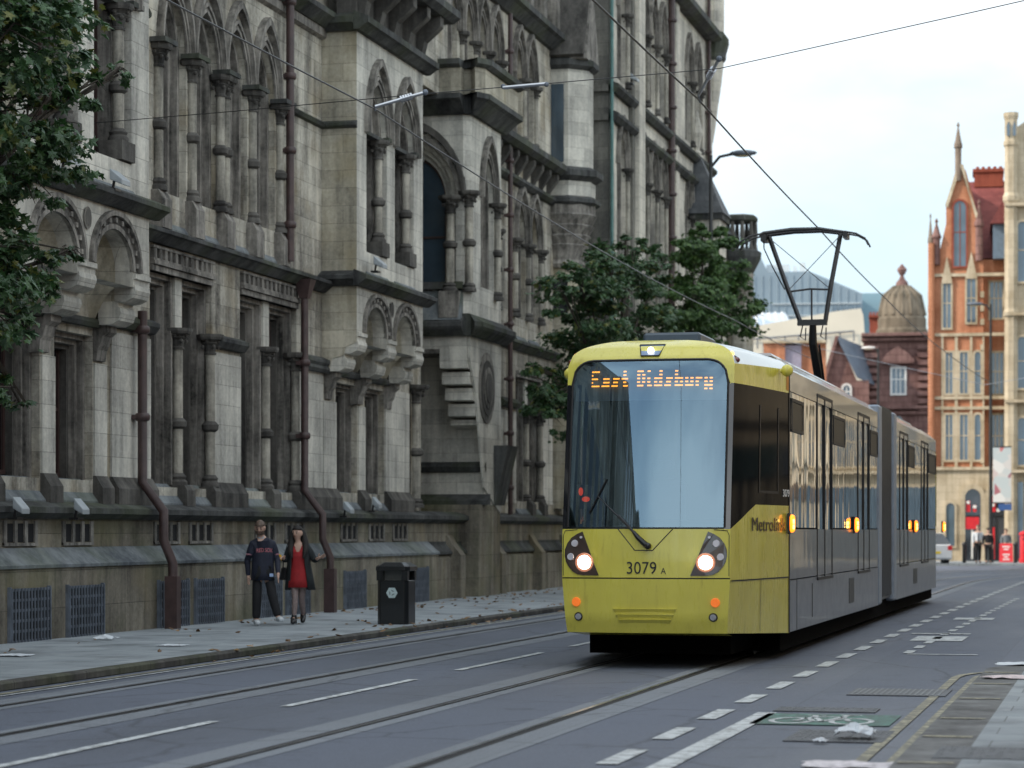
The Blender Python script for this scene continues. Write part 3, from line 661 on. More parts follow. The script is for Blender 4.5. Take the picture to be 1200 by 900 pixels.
m = MB(); m.tube([(-13.7, 67.12, 28), (-13.7, 67.12, 6)], .05, 8); m.tube([(-14.72, 67.1, 28), (-14.72, 67.1, 6)], .06, 8); m.build('copper_pipe', plain('verdigris', (.08, .17, .16), .6), TH_)
# ================================================================== GROUND
def asphalt(name, base, patch=.25, mark=False):
    m, nt, b = newmat(name); L = nt.links; co = coords(nt)
    b.inputs['Roughness'].default_value = .72
    n1 = N(nt, 'ShaderNodeTexNoise', i_Scale=.35, i_Detail=6.0); mp = N(nt, 'ShaderNodeMapping'); mp.inputs['Scale'].default_value = (1.6, .22, 1); L.new(co, mp.inputs[0]); L.new(mp.outputs[0], n1.inputs['Vector'])
    n2 = N(nt, 'ShaderNodeTexNoise', i_Scale=90.0, i_Detail=2.0); L.new(co, n2.inputs['Vector'])
    n3 = N(nt, 'ShaderNodeTexVoronoi', i_Scale=45.0); L.new(co, n3.inputs['Vector'])
    f = mixc(nt, .45, n1.outputs['Fac'], n2.outputs['Fac']); f = mixc(nt, .18, f, n3.outputs['Distance'])
    pb = N(nt, 'ShaderNodeTexBrick', i_Scale=1.0); pb.inputs['Brick Width'].default_value = 7.3; pb.inputs['Row Height'].default_value = 1.45; pb.inputs['Mortar Size'].default_value = .012; pb.offset = .37
    pb.inputs['Color1'].default_value = (.38,)*3+(1,); pb.inputs['Color2'].default_value = (.66,)*3+(1,); pb.inputs['Mortar'].default_value = (.18,)*3+(1,)
    m9 = N(nt, 'ShaderNodeMapping'); m9.inputs['Rotation'].default_value = (0, 0, PI/2); L.new(co, m9.inputs[0]); L.new(m9.outputs[0], pb.inputs['Vector']); f = mixc(nt, .16, f, pb.outputs['Color'])
    nd = N(nt, 'ShaderNodeTexNoise', i_Scale=1.3, i_Detail=6.0); L.new(co, nd.inputs['Vector']); md = mixc(nt, .25, co, nd.outputs['Color'])
    vc = N(nt, 'ShaderNodeTexVoronoi', feature='DISTANCE_TO_EDGE', i_Scale=.42); L.new(md, vc.inputs['Vector']); cr_ = ramp(nt, vc.outputs['Distance'], [(.0, (.62,)*3), (.012, (1, 1, 1))])
    no_ = N(nt, 'ShaderNodeTexNoise', i_Scale=2.2, i_Detail=5.0, i_Roughness=.7); L.new(co, no_.inputs['Vector']); st_ = ramp(nt, no_.outputs['Fac'], [(.30, (.62,)*3), (.42, (1, 1, 1))])
    lo = tuple(c*(1-patch) for c in base); hi = tuple(c*(1+patch*1.3) for c in base)
    r = ramp(nt, f, [(.38, lo), (.58, hi)]); L.new(mixc(nt, 1.0, mixc(nt, 1.0, r.outputs[0], cr_.outputs[0], 'MULTIPLY'), st_.outputs[0], 'MULTIPLY'), b.inputs['Base Color'])
    bp = N(nt, 'ShaderNodeBump', i_Strength=.45, i_Distance=.01); L.new(n2.outputs['Fac'], bp.inputs['Height']); L.new(bp.outputs[0], b.inputs['Normal'])
    rr = ramp(nt, n1.outputs['Fac'], [(.35, (.5,)*3), (.65, (.8,)*3)]); L.new(rr.outputs[0], b.inputs['Roughness'])
    return m
A_ROAD = asphalt('asphalt', (.088, .101, .132)); A_CONC = asphalt('track_concrete', (.15, .165, .187), .25)
def worn_paint(name, col, lo=.34):
    m, nt, b = newmat(name); L = nt.links; co = coords(nt)
    n = N(nt, 'ShaderNodeTexNoise', i_Scale=7.0, i_Detail=8.0, i_Roughness=.75); L.new(co, n.inputs['Vector'])
    r = ramp(nt, n.outputs['Fac'], [(lo, tuple(c*.25+.05 for c in col)), (lo+.16, col)]); L.new(r.outputs[0], b.inputs['Base Color']); b.inputs['Roughness'].default_value = .7
    return m
P_WHITE = worn_paint('road_paint_white', (.56, .59, .60), .38); P_YEL = worn_paint('road_paint_yellow', (.42, .39, .27), .46); P_GREEN = worn_paint('road_paint_green', (.10, .26, .21), .46)
def slabs(name):
    m, nt, b = newmat(name); L = nt.links; co = coords(nt)
    br = N(nt, 'ShaderNodeTexBrick', i_Scale=1.0); br.inputs['Brick Width'].default_value = .9; br.inputs['Row Height'].default_value = .6; br.inputs['Mortar Size'].default_value = .006
    br.inputs['Color1'].default_value = (.25, .28, .30, 1); br.inputs['Color2'].default_value = (.31, .34, .36, 1); br.inputs['Mortar'].default_value = (.15, .16, .165, 1)
    L.new(co, br.inputs['Vector'])
    n = N(nt, 'ShaderNodeTexNoise', i_Scale=1.1, i_Detail=8.0, i_Roughness=.65); L.new(co, n.inputs['Vector'])
    r = ramp(nt, n.outputs['Fac'], [(.32, (.5,)*3), (.5, (.95,)*3), (.7, (1.15,)*3)])
    L.new(mixc(nt, 1.0, br.outputs['Color'], r.outputs[0], 'MULTIPLY'), b.inputs['Base Color']); b.inputs['Roughness'].default_value = .75
    bp = N(nt, 'ShaderNodeBump', i_Strength=.4, i_Distance=.01); L.new(n.outputs['Fac'], bp.inputs['Height']); L.new(bp.outputs[0], b.inputs['Normal'])
    return m
M_SLAB = slabs('paving_slabs'); M_KERB = stone('kerb_stone', (.03, .028, .026), (.12, .115, .105), bw=.9, bh=2, soot=.7, green=.3, mcol=.1)
M_SETT = stone('kerb_band_stone', (.10, .10, .10), (.23, .235, .235), bw=.4, bh=.8, soot=.6)
m = MB(); m.add([(-900, -300, -.012), (900, -300, -.012), (900, 1500, -.012), (-900, 1500, -.012)], [(0,1,2,3)]); struct('ground', m, asphalt('ground_asphalt', (.10, .105, .115)))
m = MB(); m.add([(-10.85, -60, 0), (3.0, -60, 0), (3.0, 29, 0), (8, 30, 0), (8, 112, 0), (60, 125, 0), (60, 145, 0), (-60, 103, 0), (-60, 92, 0), (-10.85, 92, 0)], [tuple(range(10))]); struct('road', m, A_ROAD)
# pavement beside the town hall
m = MB(); m.box(-15.2, -11.0, -60, 96, -.01, .09); m.box(-15.2-20, -15.2, 91.5, 96, -.01, .09); struct('pavement', m, M_SLAB)
m = MB(); m.box(-11.0, -10.82, -60, 96, -.01, .092); struct('kerb', m, M_KERB, bevel=.02)
# near pavement build-out on the right
def outline_right(off, z):
    pts = [(-1.44+off, -20), (-1.44+off, 27.0)]
    for k in range(9): a = PI/2*k/8; R = 1.9-off; pts.append((-1.44+1.9-R*math.cos(a), 27.3+R*math.sin(a)))
    pts += [(12, 29.2-off)]
    return [(x, y, z) for x, y in pts]
m = MB(); A = outline_right(.42, .10)+[(12, -20, .10)]; m.add(A, [tuple(range(len(A)))]); struct('pavement_build_out', m, M_SLAB)
m = MB(); A = outline_right(0, .097); B = outline_right(.43, .099)
m.surf([A, B]); m.surf([[(x, y, -.01) for x, y, z in A], A]); struct('kerb_band', m, M_SETT)
# rails in their concrete strips, curving right at the junction
def track(xc, name):
    def path(off, y0=-60, ystart=76., R=70.):
        pts = [(xc+off, y0+(ystart-y0)*k/28) for k in range(29)]
        cx = xc+R
        for k in range(1, 22): a = .045*k; r = R-off; pts.append((cx-r*math.cos(a), ystart+r*math.sin(a)))
        return pts
    def ribbon(mb, o0, o1, z): A = path(o0); B = path(o1); mb.surf([[(x, y, z) for x, y in A], [(x, y, z) for x, y in B]])
    c = MB(); g = MB(); r = MB()
    for s in (-1, 1):
        e = s*.7175
        ribbon(c, e-(.36 if s < 0 else .2), e+(.36 if s > 0 else .2), .004)
        ribbon(g, e-.055, e+.055, .007)
        ribbon(r, e-.045, e-.005, .012) if s > 0 else ribbon(r, e+.005, e+.045, .012)
        if s > 0: pass
    return c, g, r
cc = MB(); gg = MB(); rr = MB()
for xc in (-5.34, -9.2):
    c, g, r = track(xc, '')
    for a, b_ in ((cc, c), (gg, g), (rr, r)): a.add(b_.v, b_.f)
struct('track_bed', cc, A_CONC); struct('rail_groove', gg, plain('groove', (.014, .014, .016), .8)); struct('rails', rr, plain('rail_steel', (.30, .31, .34), .28, metal=.9, var=.5, scale=2))
# painted markings
w = MB(); yl = MB(); gr = MB()
def q(mb, pts, z=.009): mb.add([(x, y, z) for x, y in pts], [tuple(range(len(pts)))])
def rect(mb, x, y0, y1, wd, x1=None, z=.009): x1 = x if x1 is None else x1; q(mb, [(x-wd/2, y0), (x+wd/2, y0), (x1+wd/2, y1), (x1-wd/2, y1)], z)
for k in range(-8, 12): rect(w, -7.37, 21.3+6*k, 25.5+6*k, .1)
def dx(y): return -3.42 if y < 30 else -3.42+.0009*(y-30)**1.6
y = 2.0
while y < 96: rect(w, dx(y), y, y+1.15, .16, dx(y+1.15)); y += 2.08
rect(w, -3.02, 5, 21.6, .17)
y = 32.5
while y < 60: rect(w, -2.72+.012*(y-32), y, y+.75, .12); y += 1.45
rect(w, -2.25, 32.2, 32.33, .9)
rect(w, -2.62, 36.2, 37.8, .75); rect(w, -2.72, 38.6, 38.9, .9); rect(w, -2.6, 45, 46, .7)
rect(w, -10.5, -60, 92, .05)
for o in (0, .22):
    pts = [(-1.80+o, -20), (-1.80+o, 27.0)]
    for k in range(9): a = PI/2*k/8; R = 2.26-o; pts.append((.46-R*math.cos(a), 27.3+R*math.sin(a)))
    pts.append((9, 29.56-o))
    A = [(x, y, .009) for x, y in pts]; B = [(x+.09 if i < 2 else x+.09*math.cos(PI/2*min(8, i-2)/8), y-(0 if i < 2 else .09*math.sin(PI/2*min(8, i-2)/8)), .009) for i, (x, y) in enumerate(pts)]
    yl.surf([A, B])
rect(yl, -10.62, -60, 90, .07)
for yy in (13.0, 14.6, 16.1, 18.2, 20.0, 22.4, 24.6, 26.6): rect(yl, -1.235, yy, yy+.13, .36, z=.1035)
rect(gr, -2.42, 20.3, 21.5, 1.15)
# bicycle symbol painted on the green patch, seen almost edge on: wheels, frame, bars
def ringp(cx, cy, rx, ry, t):
    n = 24; cy = yb(cy); A = [(cx+rx*math.cos(2*PI*k/n), cy+ry*math.sin(2*PI*k/n), .013) for k in range(n+1)]; B = [(cx+(rx-t)*math.cos(2*PI*k/n), cy+(ry-t*1.5)*math.sin(2*PI*k/n), .013) for k in range(n+1)]
    w.surf([A, B])
def bar(a, b_, t=.05):
    a = (a[0], yb(a[1])); b_ = (b_[0], yb(b_[1]))
    d = Vector((b_[0]-a[0], b_[1]-a[1])).normalized(); n = Vector((-d.y, d.x))*t/2
    q(w, [(a[0]+n.x, a[1]+n.y), (b_[0]+n.x, b_[1]+n.y), (b_[0]-n.x, b_[1]-n.y), (a[0]-n.x, a[1]-n.y)], .013)
bx0 = -2.45
yb = lambda y: 20.95+(y-20.55)*.85
ringp(bx0-.24, 20.25, .19, .34, .05); ringp(bx0+.26, 20.25, .19, .34, .05)
for a, b_ in (((bx0-.22, 20.25), (bx0-.1, 20.75)), ((bx0-.1, 20.75), (bx0+.14, 20.8)), ((bx0+.14, 20.8), (bx0+.24, 20.25)), ((bx0-.1, 20.75), (bx0+.02, 20.2)), ((bx0+.02, 20.2), (bx0+.14, 20.8)), ((bx0-.22, 20.25), (bx0+.02, 20.2)), ((bx0-.18, 20.98), (bx0-.02, 20.98)), ((bx0+.1, 21.05), (bx0+.28, 21.05)), ((bx0-.1, 20.75), (bx0-.1, 20.98)), ((bx0+.14, 20.8), (bx0+.17, 21.05))): bar(a, b_)
struct('road_marking_white', w, P_WHITE); struct('road_marking_yellow', yl, P_YEL); struct('cycle_lane_patch', gr, P_GREEN)
# far pavement across the junction, facing the camera
def farpoly(pts, z): return [(*far(u, D), z) for u, D in pts]
def slab_poly(mb, A, z0, z1): mb.prism([(x, y, z0) for x, y, _ in A], [(x, y, z1) for x, y, _ in A])
m = MB(); slab_poly(m, farpoly([(1050, 113), (1500, 113), (1500, 200), (700, 200)], 0), -.01, .1); struct('far_pavement', m, M_SLAB)
# ironwork let into the ground
def cover(label, x0, x1, y0, y1, z, slots, name='drain_cover', cat='drain cover'):
    t = thing(name, label, cat, ((x0+x1)/2, (y0+y1)/2, z)); m = MB()
    m.box(x0, x1, y0, y1, z-.006, z+.001); m.build('frame', plain('cast_iron', (.10, .105, .115), .6, metal=.3), t); m = MB()
    if slots < 20:
        for k in range(slots): a = x0+.03+(x1-x0-.06)*k/slots; m.box(a, a+.022, y0+.03, y1-.03, z+.0012, z+.004)
    else:
        Rc = random.Random(slots); nx, ny = 14, int((y1-y0)/.075)
        for i in range(nx):
            for j in range(ny):
                if Rc.random() < .2: continue
                cx_, cy_ = x0+(x1-x0)*(i+.5)/nx, y0+(y1-y0)*(j+.5)/ny; lx_, ly_ = (.026, .008) if (i+j) % 2 else (.008, .03)
                m.box(cx_-lx_, cx_+lx_, cy_-ly_, cy_+ly_, z+.0012, z+.0035)
    m.build('bar', plain('cast_iron_worn', (.19, .20, .205), .7, metal=.1), t)
cover('slotted iron grating under the bend of the double yellow lines', -2.6, -1.65, 24.1, 25.1, .010, 16)
cover('worn square iron cover in the road in front of the painted bicycle symbol', -2.5, -1.75, 18.7, 19.8, .010, 31)
cover('long iron cover across the kerb band and paving', -1.22, -.3, 16.5, 17.4, .104, 32)
cover('narrow iron cover at the end of the solid white line', -3.0, -2.1, 21.8, 22.3, .010, 33)
# ================================================================== WORLD, LIGHT, CAMERA
W = bpy.data.worlds.new('World'); bpy.context.scene.world = W; W.use_nodes = True
nt = W.node_tree; L = nt.links; bg = nt.nodes['Background']
SUN_EL, SUN_AZ = math.radians(33), math.radians(238)      # compass style: from +Y clockwise
sky = N(nt, 'ShaderNodeTexSky', sky_type='NISHITA'); sky.sun_disc = False; sky.sun_elevation = SUN_EL; sky.sun_rotation = SUN_AZ
sky.air_density = 1.2; sky.dust_density = 1.0
tc = N(nt, 'ShaderNodeTexCoord'); mp = N(nt, 'ShaderNodeMapping'); mp.inputs['Scale'].default_value = (1, 1, 2.6); L.new(tc.outputs['Generated'], mp.inputs[0])
no = N(nt, 'ShaderNodeTexNoise', i_Scale=2.1, i_Detail=7.0, i_Roughness=.55); L.new(mp.outputs[0], no.inputs['Vector'])
rc = ramp(nt, no.outputs['Fac'], [(.36, (.25,)*3), (.56, (1,)*3)])
sz = N(nt, 'ShaderNodeSeparateXYZ'); L.new(tc.outputs['Generated'], sz.inputs[0])
rz = ramp(nt, sz.outputs[2], [(.02, (.8,)*3), (.2, (1,)*3)])
mu = N(nt, 'ShaderNodeMath', operation='MULTIPLY'); L.new(rc.outputs[0], mu.inputs[0]); L.new(rz.outputs[0], mu.inputs[1])
nc = N(nt, 'ShaderNodeTexNoise', i_Scale=1.1, i_Detail=5.0); L.new(mp.outputs[0], nc.inputs['Vector'])
ccol = ramp(nt, nc.outputs['Fac'], [(.38, (8.6, 9.9, 10.8)), (.55, (12.4, 12.6, 12.8))])
low = ramp(nt, sz.outputs[2], [(.0, (.60, .78, .92)), (.10, (.70, .85, .95)), (.20, (.98, 1, 1))]); yr = ramp(nt, sz.outputs[1], [(.0, (1.0,)*3), (.75, (.62, .63, .64)), (1, (.60, .62, .64))]); tot = mixc(nt, 1.0, mixc(nt, 1.0, ccol.outputs[0], low.outputs[0], 'MULTIPLY'), yr.outputs[0], 'MULTIPLY'); L.new(mixc(nt, mu.outputs[0], sky.outputs[0], tot), bg.inputs['Color']); bg.inputs['Strength'].default_value = .12
sun = bpy.data.lights.new('sun', 'SUN'); sun.energy = 2.6; sun.angle = math.radians(3); sun.color = (1, .87, .72)
so = bpy.data.objects.new('sun', sun); C.objects.link(so)
sd = Vector((math.sin(SUN_AZ)*math.cos(SUN_EL), math.cos(SUN_AZ)*math.cos(SUN_EL), math.sin(SUN_EL)))
so.rotation_euler = (-sd).to_track_quat('-Z', 'Y').to_euler()
cam = bpy.data.cameras.new('camera'); co_ = bpy.data.objects.new('camera', cam); C.objects.link(co_); bpy.context.scene.camera = co_
cam.sensor_width = 36; cam.lens = F_/1200*36; cam.shift_y = (622-450)/1200; cam.clip_end = 3000; cam.clip_start = .3
co_.location = (0, 0, H_); co_.rotation_euler = (PI/2, 0, TH)
cam.dof.use_dof = True; cam.dof.focus_distance = 29.5; cam.dof.aperture_fstop = 2.2
sc = bpy.context.scene; sc.view_settings.view_transform = 'Standard'; sc.view_settings.look = 'None'; sc.view_settings.gamma = 1; sc.view_settings.exposure = .5
# ================================================================== TRAM
TX, TY = -5.34, 28.0
tram = thing('tram', 'long yellow-fronted articulated tram with lit headlights standing in the street', 'tram', (TX, TY, 0), world=False)
YEL = plain('tram_yellow', (.66, .595, .085), .26, var=.05, scale=2.5, coat=.6)
def grimy():
    m, nt, b = newmat('tram_yellow_weathered'); L = nt.links; co = coords(nt)
    b.inputs['Coat Weight'].default_value = .6; b.inputs['Coat Roughness'].default_value = .05
    n = N(nt, 'ShaderNodeTexNoise', i_Scale=2.0, i_Detail=6.0); L.new(co, n.inputs['Vector']); mp = N(nt, 'ShaderNodeMapping'); mp.inputs['Scale'].default_value = (9, 9, 1.2); L.new(co, mp.inputs[0])
    s_ = N(nt, 'ShaderNodeTexNoise', i_Scale=1.0, i_Detail=7.0, i_Roughness=.7); L.new(mp.outputs[0], s_.inputs['Vector'])
    r = ramp(nt, n.outputs['Fac'], [(.3, (.60, .53, .075)), (.7, (.70, .63, .095))]); g = ramp(nt, s_.outputs['Fac'], [(.28, (.55, .50, .42)), (.43, (1, 1, 1))])
    L.new(mixc(nt, .55, r.outputs[0], g.outputs[0], 'MULTIPLY'), b.inputs['Base Color']); rr = ramp(nt, s_.outputs['Fac'], [(.35, (.5,)*3), (.6, (.24,)*3)]); L.new(rr.outputs[0], b.inputs['Roughness'])
    return m
YEL = grimy(); YEL2 = YEL
M_RUB = plain('rubber_black', (.012, .012, .013), .5)
M_GLOSS = plain('cab_black_gloss', (.012, .013, .016), .05, var=.2, coat=1.0)
ROOFM = plain('roof_paint', (.62, .68, .68), .3, var=.06, coat=.5, scale=2)
def side_mat():
    m, nt, b = newmat('tram_side_paint'); L = nt.links; co = coords(nt)
    n = N(nt, 'ShaderNodeTexNoise', i_Scale=3.0, i_Detail=8.0, i_Roughness=.7); L.new(co, n.inputs['Vector'])
    sx = N(nt, 'ShaderNodeSeparateXYZ'); L.new(co, sx.inputs[0])
    v = N(nt, 'ShaderNodeTexVoronoi', i_Scale=11.0); v.inputs['Randomness'].default_value = 0; L.new(co, v.inputs['Vector'])
    r = ramp(nt, n.outputs['Fac'], [(.35, (.085, .09, .10)), (.65, (.17, .18, .195))])
    dots = ramp(nt, v.outputs['Distance'], [(.30, (1, 1, 1)), (.36, (0, 0, 0))])
    fade = N(nt, 'ShaderNodeMapRange'); fade.inputs['From Min'].default_value = 2.5; fade.inputs['From Max'].default_value = 7.0; fade.inputs['To Min'].default_value = .9; fade.inputs['To Max'].default_value = 0; L.new(sx.outputs[1], fade.inputs[0])
    mu = N(nt, 'ShaderNodeMath', operation='MULTIPLY'); L.new(dots.outputs[0], mu.inputs[0]); L.new(fade.outputs[0], mu.inputs[1])
    L.new(mixc(nt, mu.outputs[0], r.outputs[0], (.45, .45, .12)), b.inputs['Base Color'])
    b.inputs['Metallic'].default_value = .0; b.inputs['Roughness'].default_value = .3; b.inputs['Coat Weight'].default_value = .35; b.inputs['Coat Roughness'].default_value = .04
    mp = N(nt, 'ShaderNodeMapping'); mp.inputs['Scale'].default_value = (1, .7, .5); L.new(co, mp.inputs[0])
    nw = N(nt, 'ShaderNodeTexNoise', i_Scale=1.3, i_Detail=2.0); L.new(mp.outputs[0], nw.inputs['Vector'])
    bp = N(nt, 'ShaderNodeBump', i_Strength=.25, i_Distance=.02); L.new(nw.outputs['Fac'], bp.inputs['Height']); L.new(bp.outputs[0], b.inputs['Normal']); L.new(bp.outputs[0], b.inputs['Coat Normal'])
    return m
SIDE = side_mat()
def glass_mat(name, tint, refl, ior=1.6):
    m, nt, b = newmat(name); L = nt.links; nt.nodes.remove(b); out = nt.nodes['Material Output']
    g = N(nt, 'ShaderNodeBsdfGlossy'); g.inputs['Roughness'].default_value = .015; g.inputs['Color'].default_value = (.54, .78, .96, 1)
    t = N(nt, 'ShaderNodeBsdfTransparent'); t.inputs['Color'].default_value = (*tint, 1)
    fr = N(nt, 'ShaderNodeFresnel', i_IOR=ior); a = N(nt, 'ShaderNodeMath', operation='MULTIPLY_ADD', use_clamp=True); L.new(fr.outputs[0], a.inputs[0]); a.inputs[1].default_value = 1.0; a.inputs[2].default_value = refl
    mx = N(nt, 'ShaderNodeMixShader'); L.new(a.outputs[0], mx.inputs[0]); L.new(t.outputs[0], mx.inputs[1]); L.new(g.outputs[0], mx.inputs[2]); L.new(mx.outputs[0], out.inputs[0])
    return m
SCREEN = glass_mat('windscreen_glass', (.60, .64, .66), .17)
def wavy_glass(name, col, rough, sc=.9, st=.12):
    m, nt, b = newmat(name); L = nt.links; b.inputs['Base Color'].default_value = (*col, 1); b.inputs['Roughness'].default_value = rough; b.inputs['Coat Weight'].default_value = 1; b.inputs['Coat Roughness'].default_value = .02
    mp = N(nt, 'ShaderNodeMapping'); mp.inputs['Scale'].default_value = (1, 1.1, .35); L.new(coords(nt), mp.inputs[0]); n = N(nt, 'ShaderNodeTexNoise', i_Scale=sc, i_Detail=1.5); L.new(mp.outputs[0], n.inputs['Vector'])
    bp = N(nt, 'ShaderNodeBump', i_Strength=st, i_Distance=.05); L.new(n.outputs['Fac'], bp.inputs['Height']); L.new(bp.outputs[0], b.inputs['Normal']); L.new(bp.outputs[0], b.inputs['Coat Normal']); return m
SGLASS = wavy_glass('tinted_side_glass', (.012, .014, .018), .04, 1.6, .22)
def hwz(z): return .94+.045*min(1, max(0, (z-.4)/.65)) if z < 1.05 else .985
def fy(z):
    P = [(.4, .10), (.6, .03), (1.05, 0), (1.3, 0.0), (1.62, .02), (3.5, .33), (3.62, .37), (3.75, .50), (3.84, .72), (3.9, 1.2)]
    for (a, ya), (b, yb) in zip(P, P[1:]):
        if z <= b: return ya+(yb-ya)*(z-a)/(b-a)
    return P[-1][1]
def fp(x, z, off=0):                          # point on the front; off = proud of it
    return (x, fy(z)+.09*(x/.985)**2-off, z)
def ztop(x):
    t = min(1, abs(x)/.985); return 3.54+.31*(1-t**3.2)**(1/2.2)
def wtop(x):
    t = abs(x)/.92; return 3.30+.29*(1-max(0, (t-.70)/.30)**2.4)**(1/2.4) if t > .70 else 3.59
def fgrid(mb, x0, x1, zb, zt, nx=30, nz=10, off=0, wf=None):
    rows = []
    for j in range(nz+1):
        R = []
        for i in range(nx+1):
            x = x0+(x1-x0)*i/nx; a = zb(x) if callable(zb) else zb; b_ = zt(x) if callable(zt) else zt; z = a+(b_-a)*j/nz
            xx = x*(hwz(z)/.985) if wf else x
            R.append(fp(xx, z, off))
        rows.append(R)
    mb.surf(rows)
# front shell
m = MB(); fgrid(m, -.985, .985, .42, 1.045, wf=1); rows = [[fp(x*(hwz(.42)/.985), .42) for x in (-.985, -.5, 0, .5, .985)], [(x*.9, .9, .36) for x in (-.985, -.5, 0, .5, .985)]]; m.surf(rows)
bump = m.build('bumper', YEL, tram, smooth=True)
m = MB(); fgrid(m, -.985, .985, 1.06, 1.62); m.build('bonnet', YEL, tram, smooth=True)
m = MB(); fgrid(m, -.985, .985, 1.0, 1.1, nz=1, off=-.012); fgrid(m, -.985, .985, 1.6, 1.66, nz=1, off=-.01); m.build('panel_gap', M_RUB, tram)
m = MB(); fgrid(m, -.985, .985, lambda x: wtop(x) if abs(x) < .92 else 3.30, ztop, nx=48, nz=8); m.build('front_hood', YEL, tram, smooth=True)
for s in (-1, 1): m = MB(); fgrid(m, *sorted((s*.915, s*.985)), 1.62, 3.31, nx=2); m.build('windscreen_pillar', M_GLOSS, tram, smooth=True)
m = MB(); fgrid(m, -.918, .918, 1.64, lambda x: wtop(max(-.9199, min(.9199, x)))-.004, nx=40, nz=14, off=.004); scr = m.build('windscreen', SCREEN, tram, smooth=True)
m = MB()                                      # black gasket round the glass
pts = [fp(-.92, 1.64, .008)]+[fp(-.92, 1.64+1.6*k/8, .008) for k in range(1, 9)]+[fp(-.9199+1.8398*k/60, wtop(-.9199+1.8398*k/60), .008) for k in range(61)]+[fp(.92, 3.24-1.6*k/8, .008) for k in range(9)]
m.tube(pts, .014, 6); m.build('gasket', M_RUB, scr)
# chamfered cab flanks
CY = 2.7
def flank(s, t, z, off=0, extra=0):           # t 0..1 from front edge to full width
    x0, y0 = hwz(z), fy(z)+.09
    x, y = x0+(1.325-x0)*t**.85, y0+(CY-y0)*t
    return (s*(x+off), y, z)
def fl_poly(mb, s, P, off=.0, n=6):
    mb.add([flank(s, t, z, off) for t, z in P], [tuple(range(len(P)))])
def fl_grid(mb, s, t0, t1, zb, zt, off=0, nt_=8, nz=4):
    rows = []
    for i in range(nt_+1):
        t = t0+(t1-t0)*i/nt_; a = zb(t) if callable(zb) else zb; b_ = zt(t) if callable(zt) else zt
        rows.append([flank(s, t, a+(b_-a)*j/nz, off) for j in range(nz+1)])
    mb.surf(rows)
zl = lambda t: 1.62+min(1, t/.36)*.29         # lower edge of the black side glass
ztp = lambda t: 3.54+.06*t
for s in (-1, 1):
    m = MB(); fl_grid(m, s, 0, 1, 1.03, zl); m.build('cab_side_panel', YEL, tram, smooth=True)
    m = MB(); fl_grid(m, s, .0, 1, lambda t: .42-.09*t, lambda t: 1.02, -.004); m.build('cab_skirt', YEL, tram, smooth=True)
    m = MB(); fl_grid(m, s, 0, 1, 3.31, ztp); m.build('cab_side_hood', YEL, tram, smooth=True)
    m = MB(); fl_grid(m, s, 0, 1, zl, 3.31, -.002); w_ = m.build('cab_side_window', plain('cab_side_glass', (.006, .007, .009), .08, spec=.02), tram, smooth=True)
    m = MB(); fl_grid(m, s, .42, .78, 2.05, 2.08, .004); fl_grid(m, s, .42, .44, 2.05, 3.1, .004); fl_grid(m, s, .76, .78, 2.05, 3.1, .004); m.build('frame', M_RUB, w_)
    m = MB(); fl_grid(m, s, .98, 1.0, .33, 3.6, .004, 1, 10); fl_grid(m, s, .02, .97, 1.018, 1.034, .003, 8, 1); fl_grid(m, s, .47, .475, .4, 1.02, .003, 1, 4); m.build('seam', M_RUB, tram)
    m = MB(); m.ball((s*1.36, 2.2, 3.56), .075, 14, 10); m.tube([(s*1.28, 2.2, 3.56), (s*1.34, 2.2, 3.56)], .03, 8); m.build('camera_pod', YEL, tram, smooth=80)
    # roof marker lamps
    lm = MB(); x, y, z = s*.93, .62, 3.64; lm.tube([(x, y, z-.05), (x, y, z), (x+s*.06, y-.02, z-.04)], .025, 8); lm = lm.build('marker_lamp_housing', M_BLACK, tram, smooth=True)
    k = MB(); k.ball((x-s*.01, y-.03, z+.02), .036, 10, 8); k.build('amber_lens', plain('lamp_amber', (1, .45, .1), .3, emit=(1, .42, .08), estr=3.5), lm, smooth=80)
    k = MB(); k.ball((x+s*.06, y-.03, z-.05), .034, 10, 8); k.build('red_lens', plain('lens_red_off', (.12, .01, .01), .1, coat=1), lm, smooth=80)
# side indicators along the flank
IND = plain('indicator_lit', (1, .4, .05), .3, emit=(1, .22, .01), estr=2.0)
IND2 = plain('indicator_core', (1, .8, .3), .3, emit=(1, .62, .12), estr=3.5)
def indicator(x, y, z, s):
    h = MB(); h.box(x-s*.0-.02, x+.02, y-.04, y+.04, z-.13, z+.13); h = h.build('side_indicator', M_BLACK, tram, bevel=.008)
    k = MB(); k.lathe(x+s*.03, y, [(.02, z-.11), (.042, z-.085), (.045, z), (.042, z+.085), (.02, z+.11)], 10); k.build('lens', IND, h, smooth=80)
    k = MB()
    for o in (-.05, .015): k.lathe(x+s*.055, y-.022, [(.004, z+o-.025), (.018, z+o-.015), (.018, z+o+.035), (.004, z+o+.04)], 8)
    k.build('filament', IND2, h, smooth=80)
for s in (-1, 1):
    for y in (2.55, 10.2, 21.5, 29.4): indicator(s*1.34, y, 1.69, s)
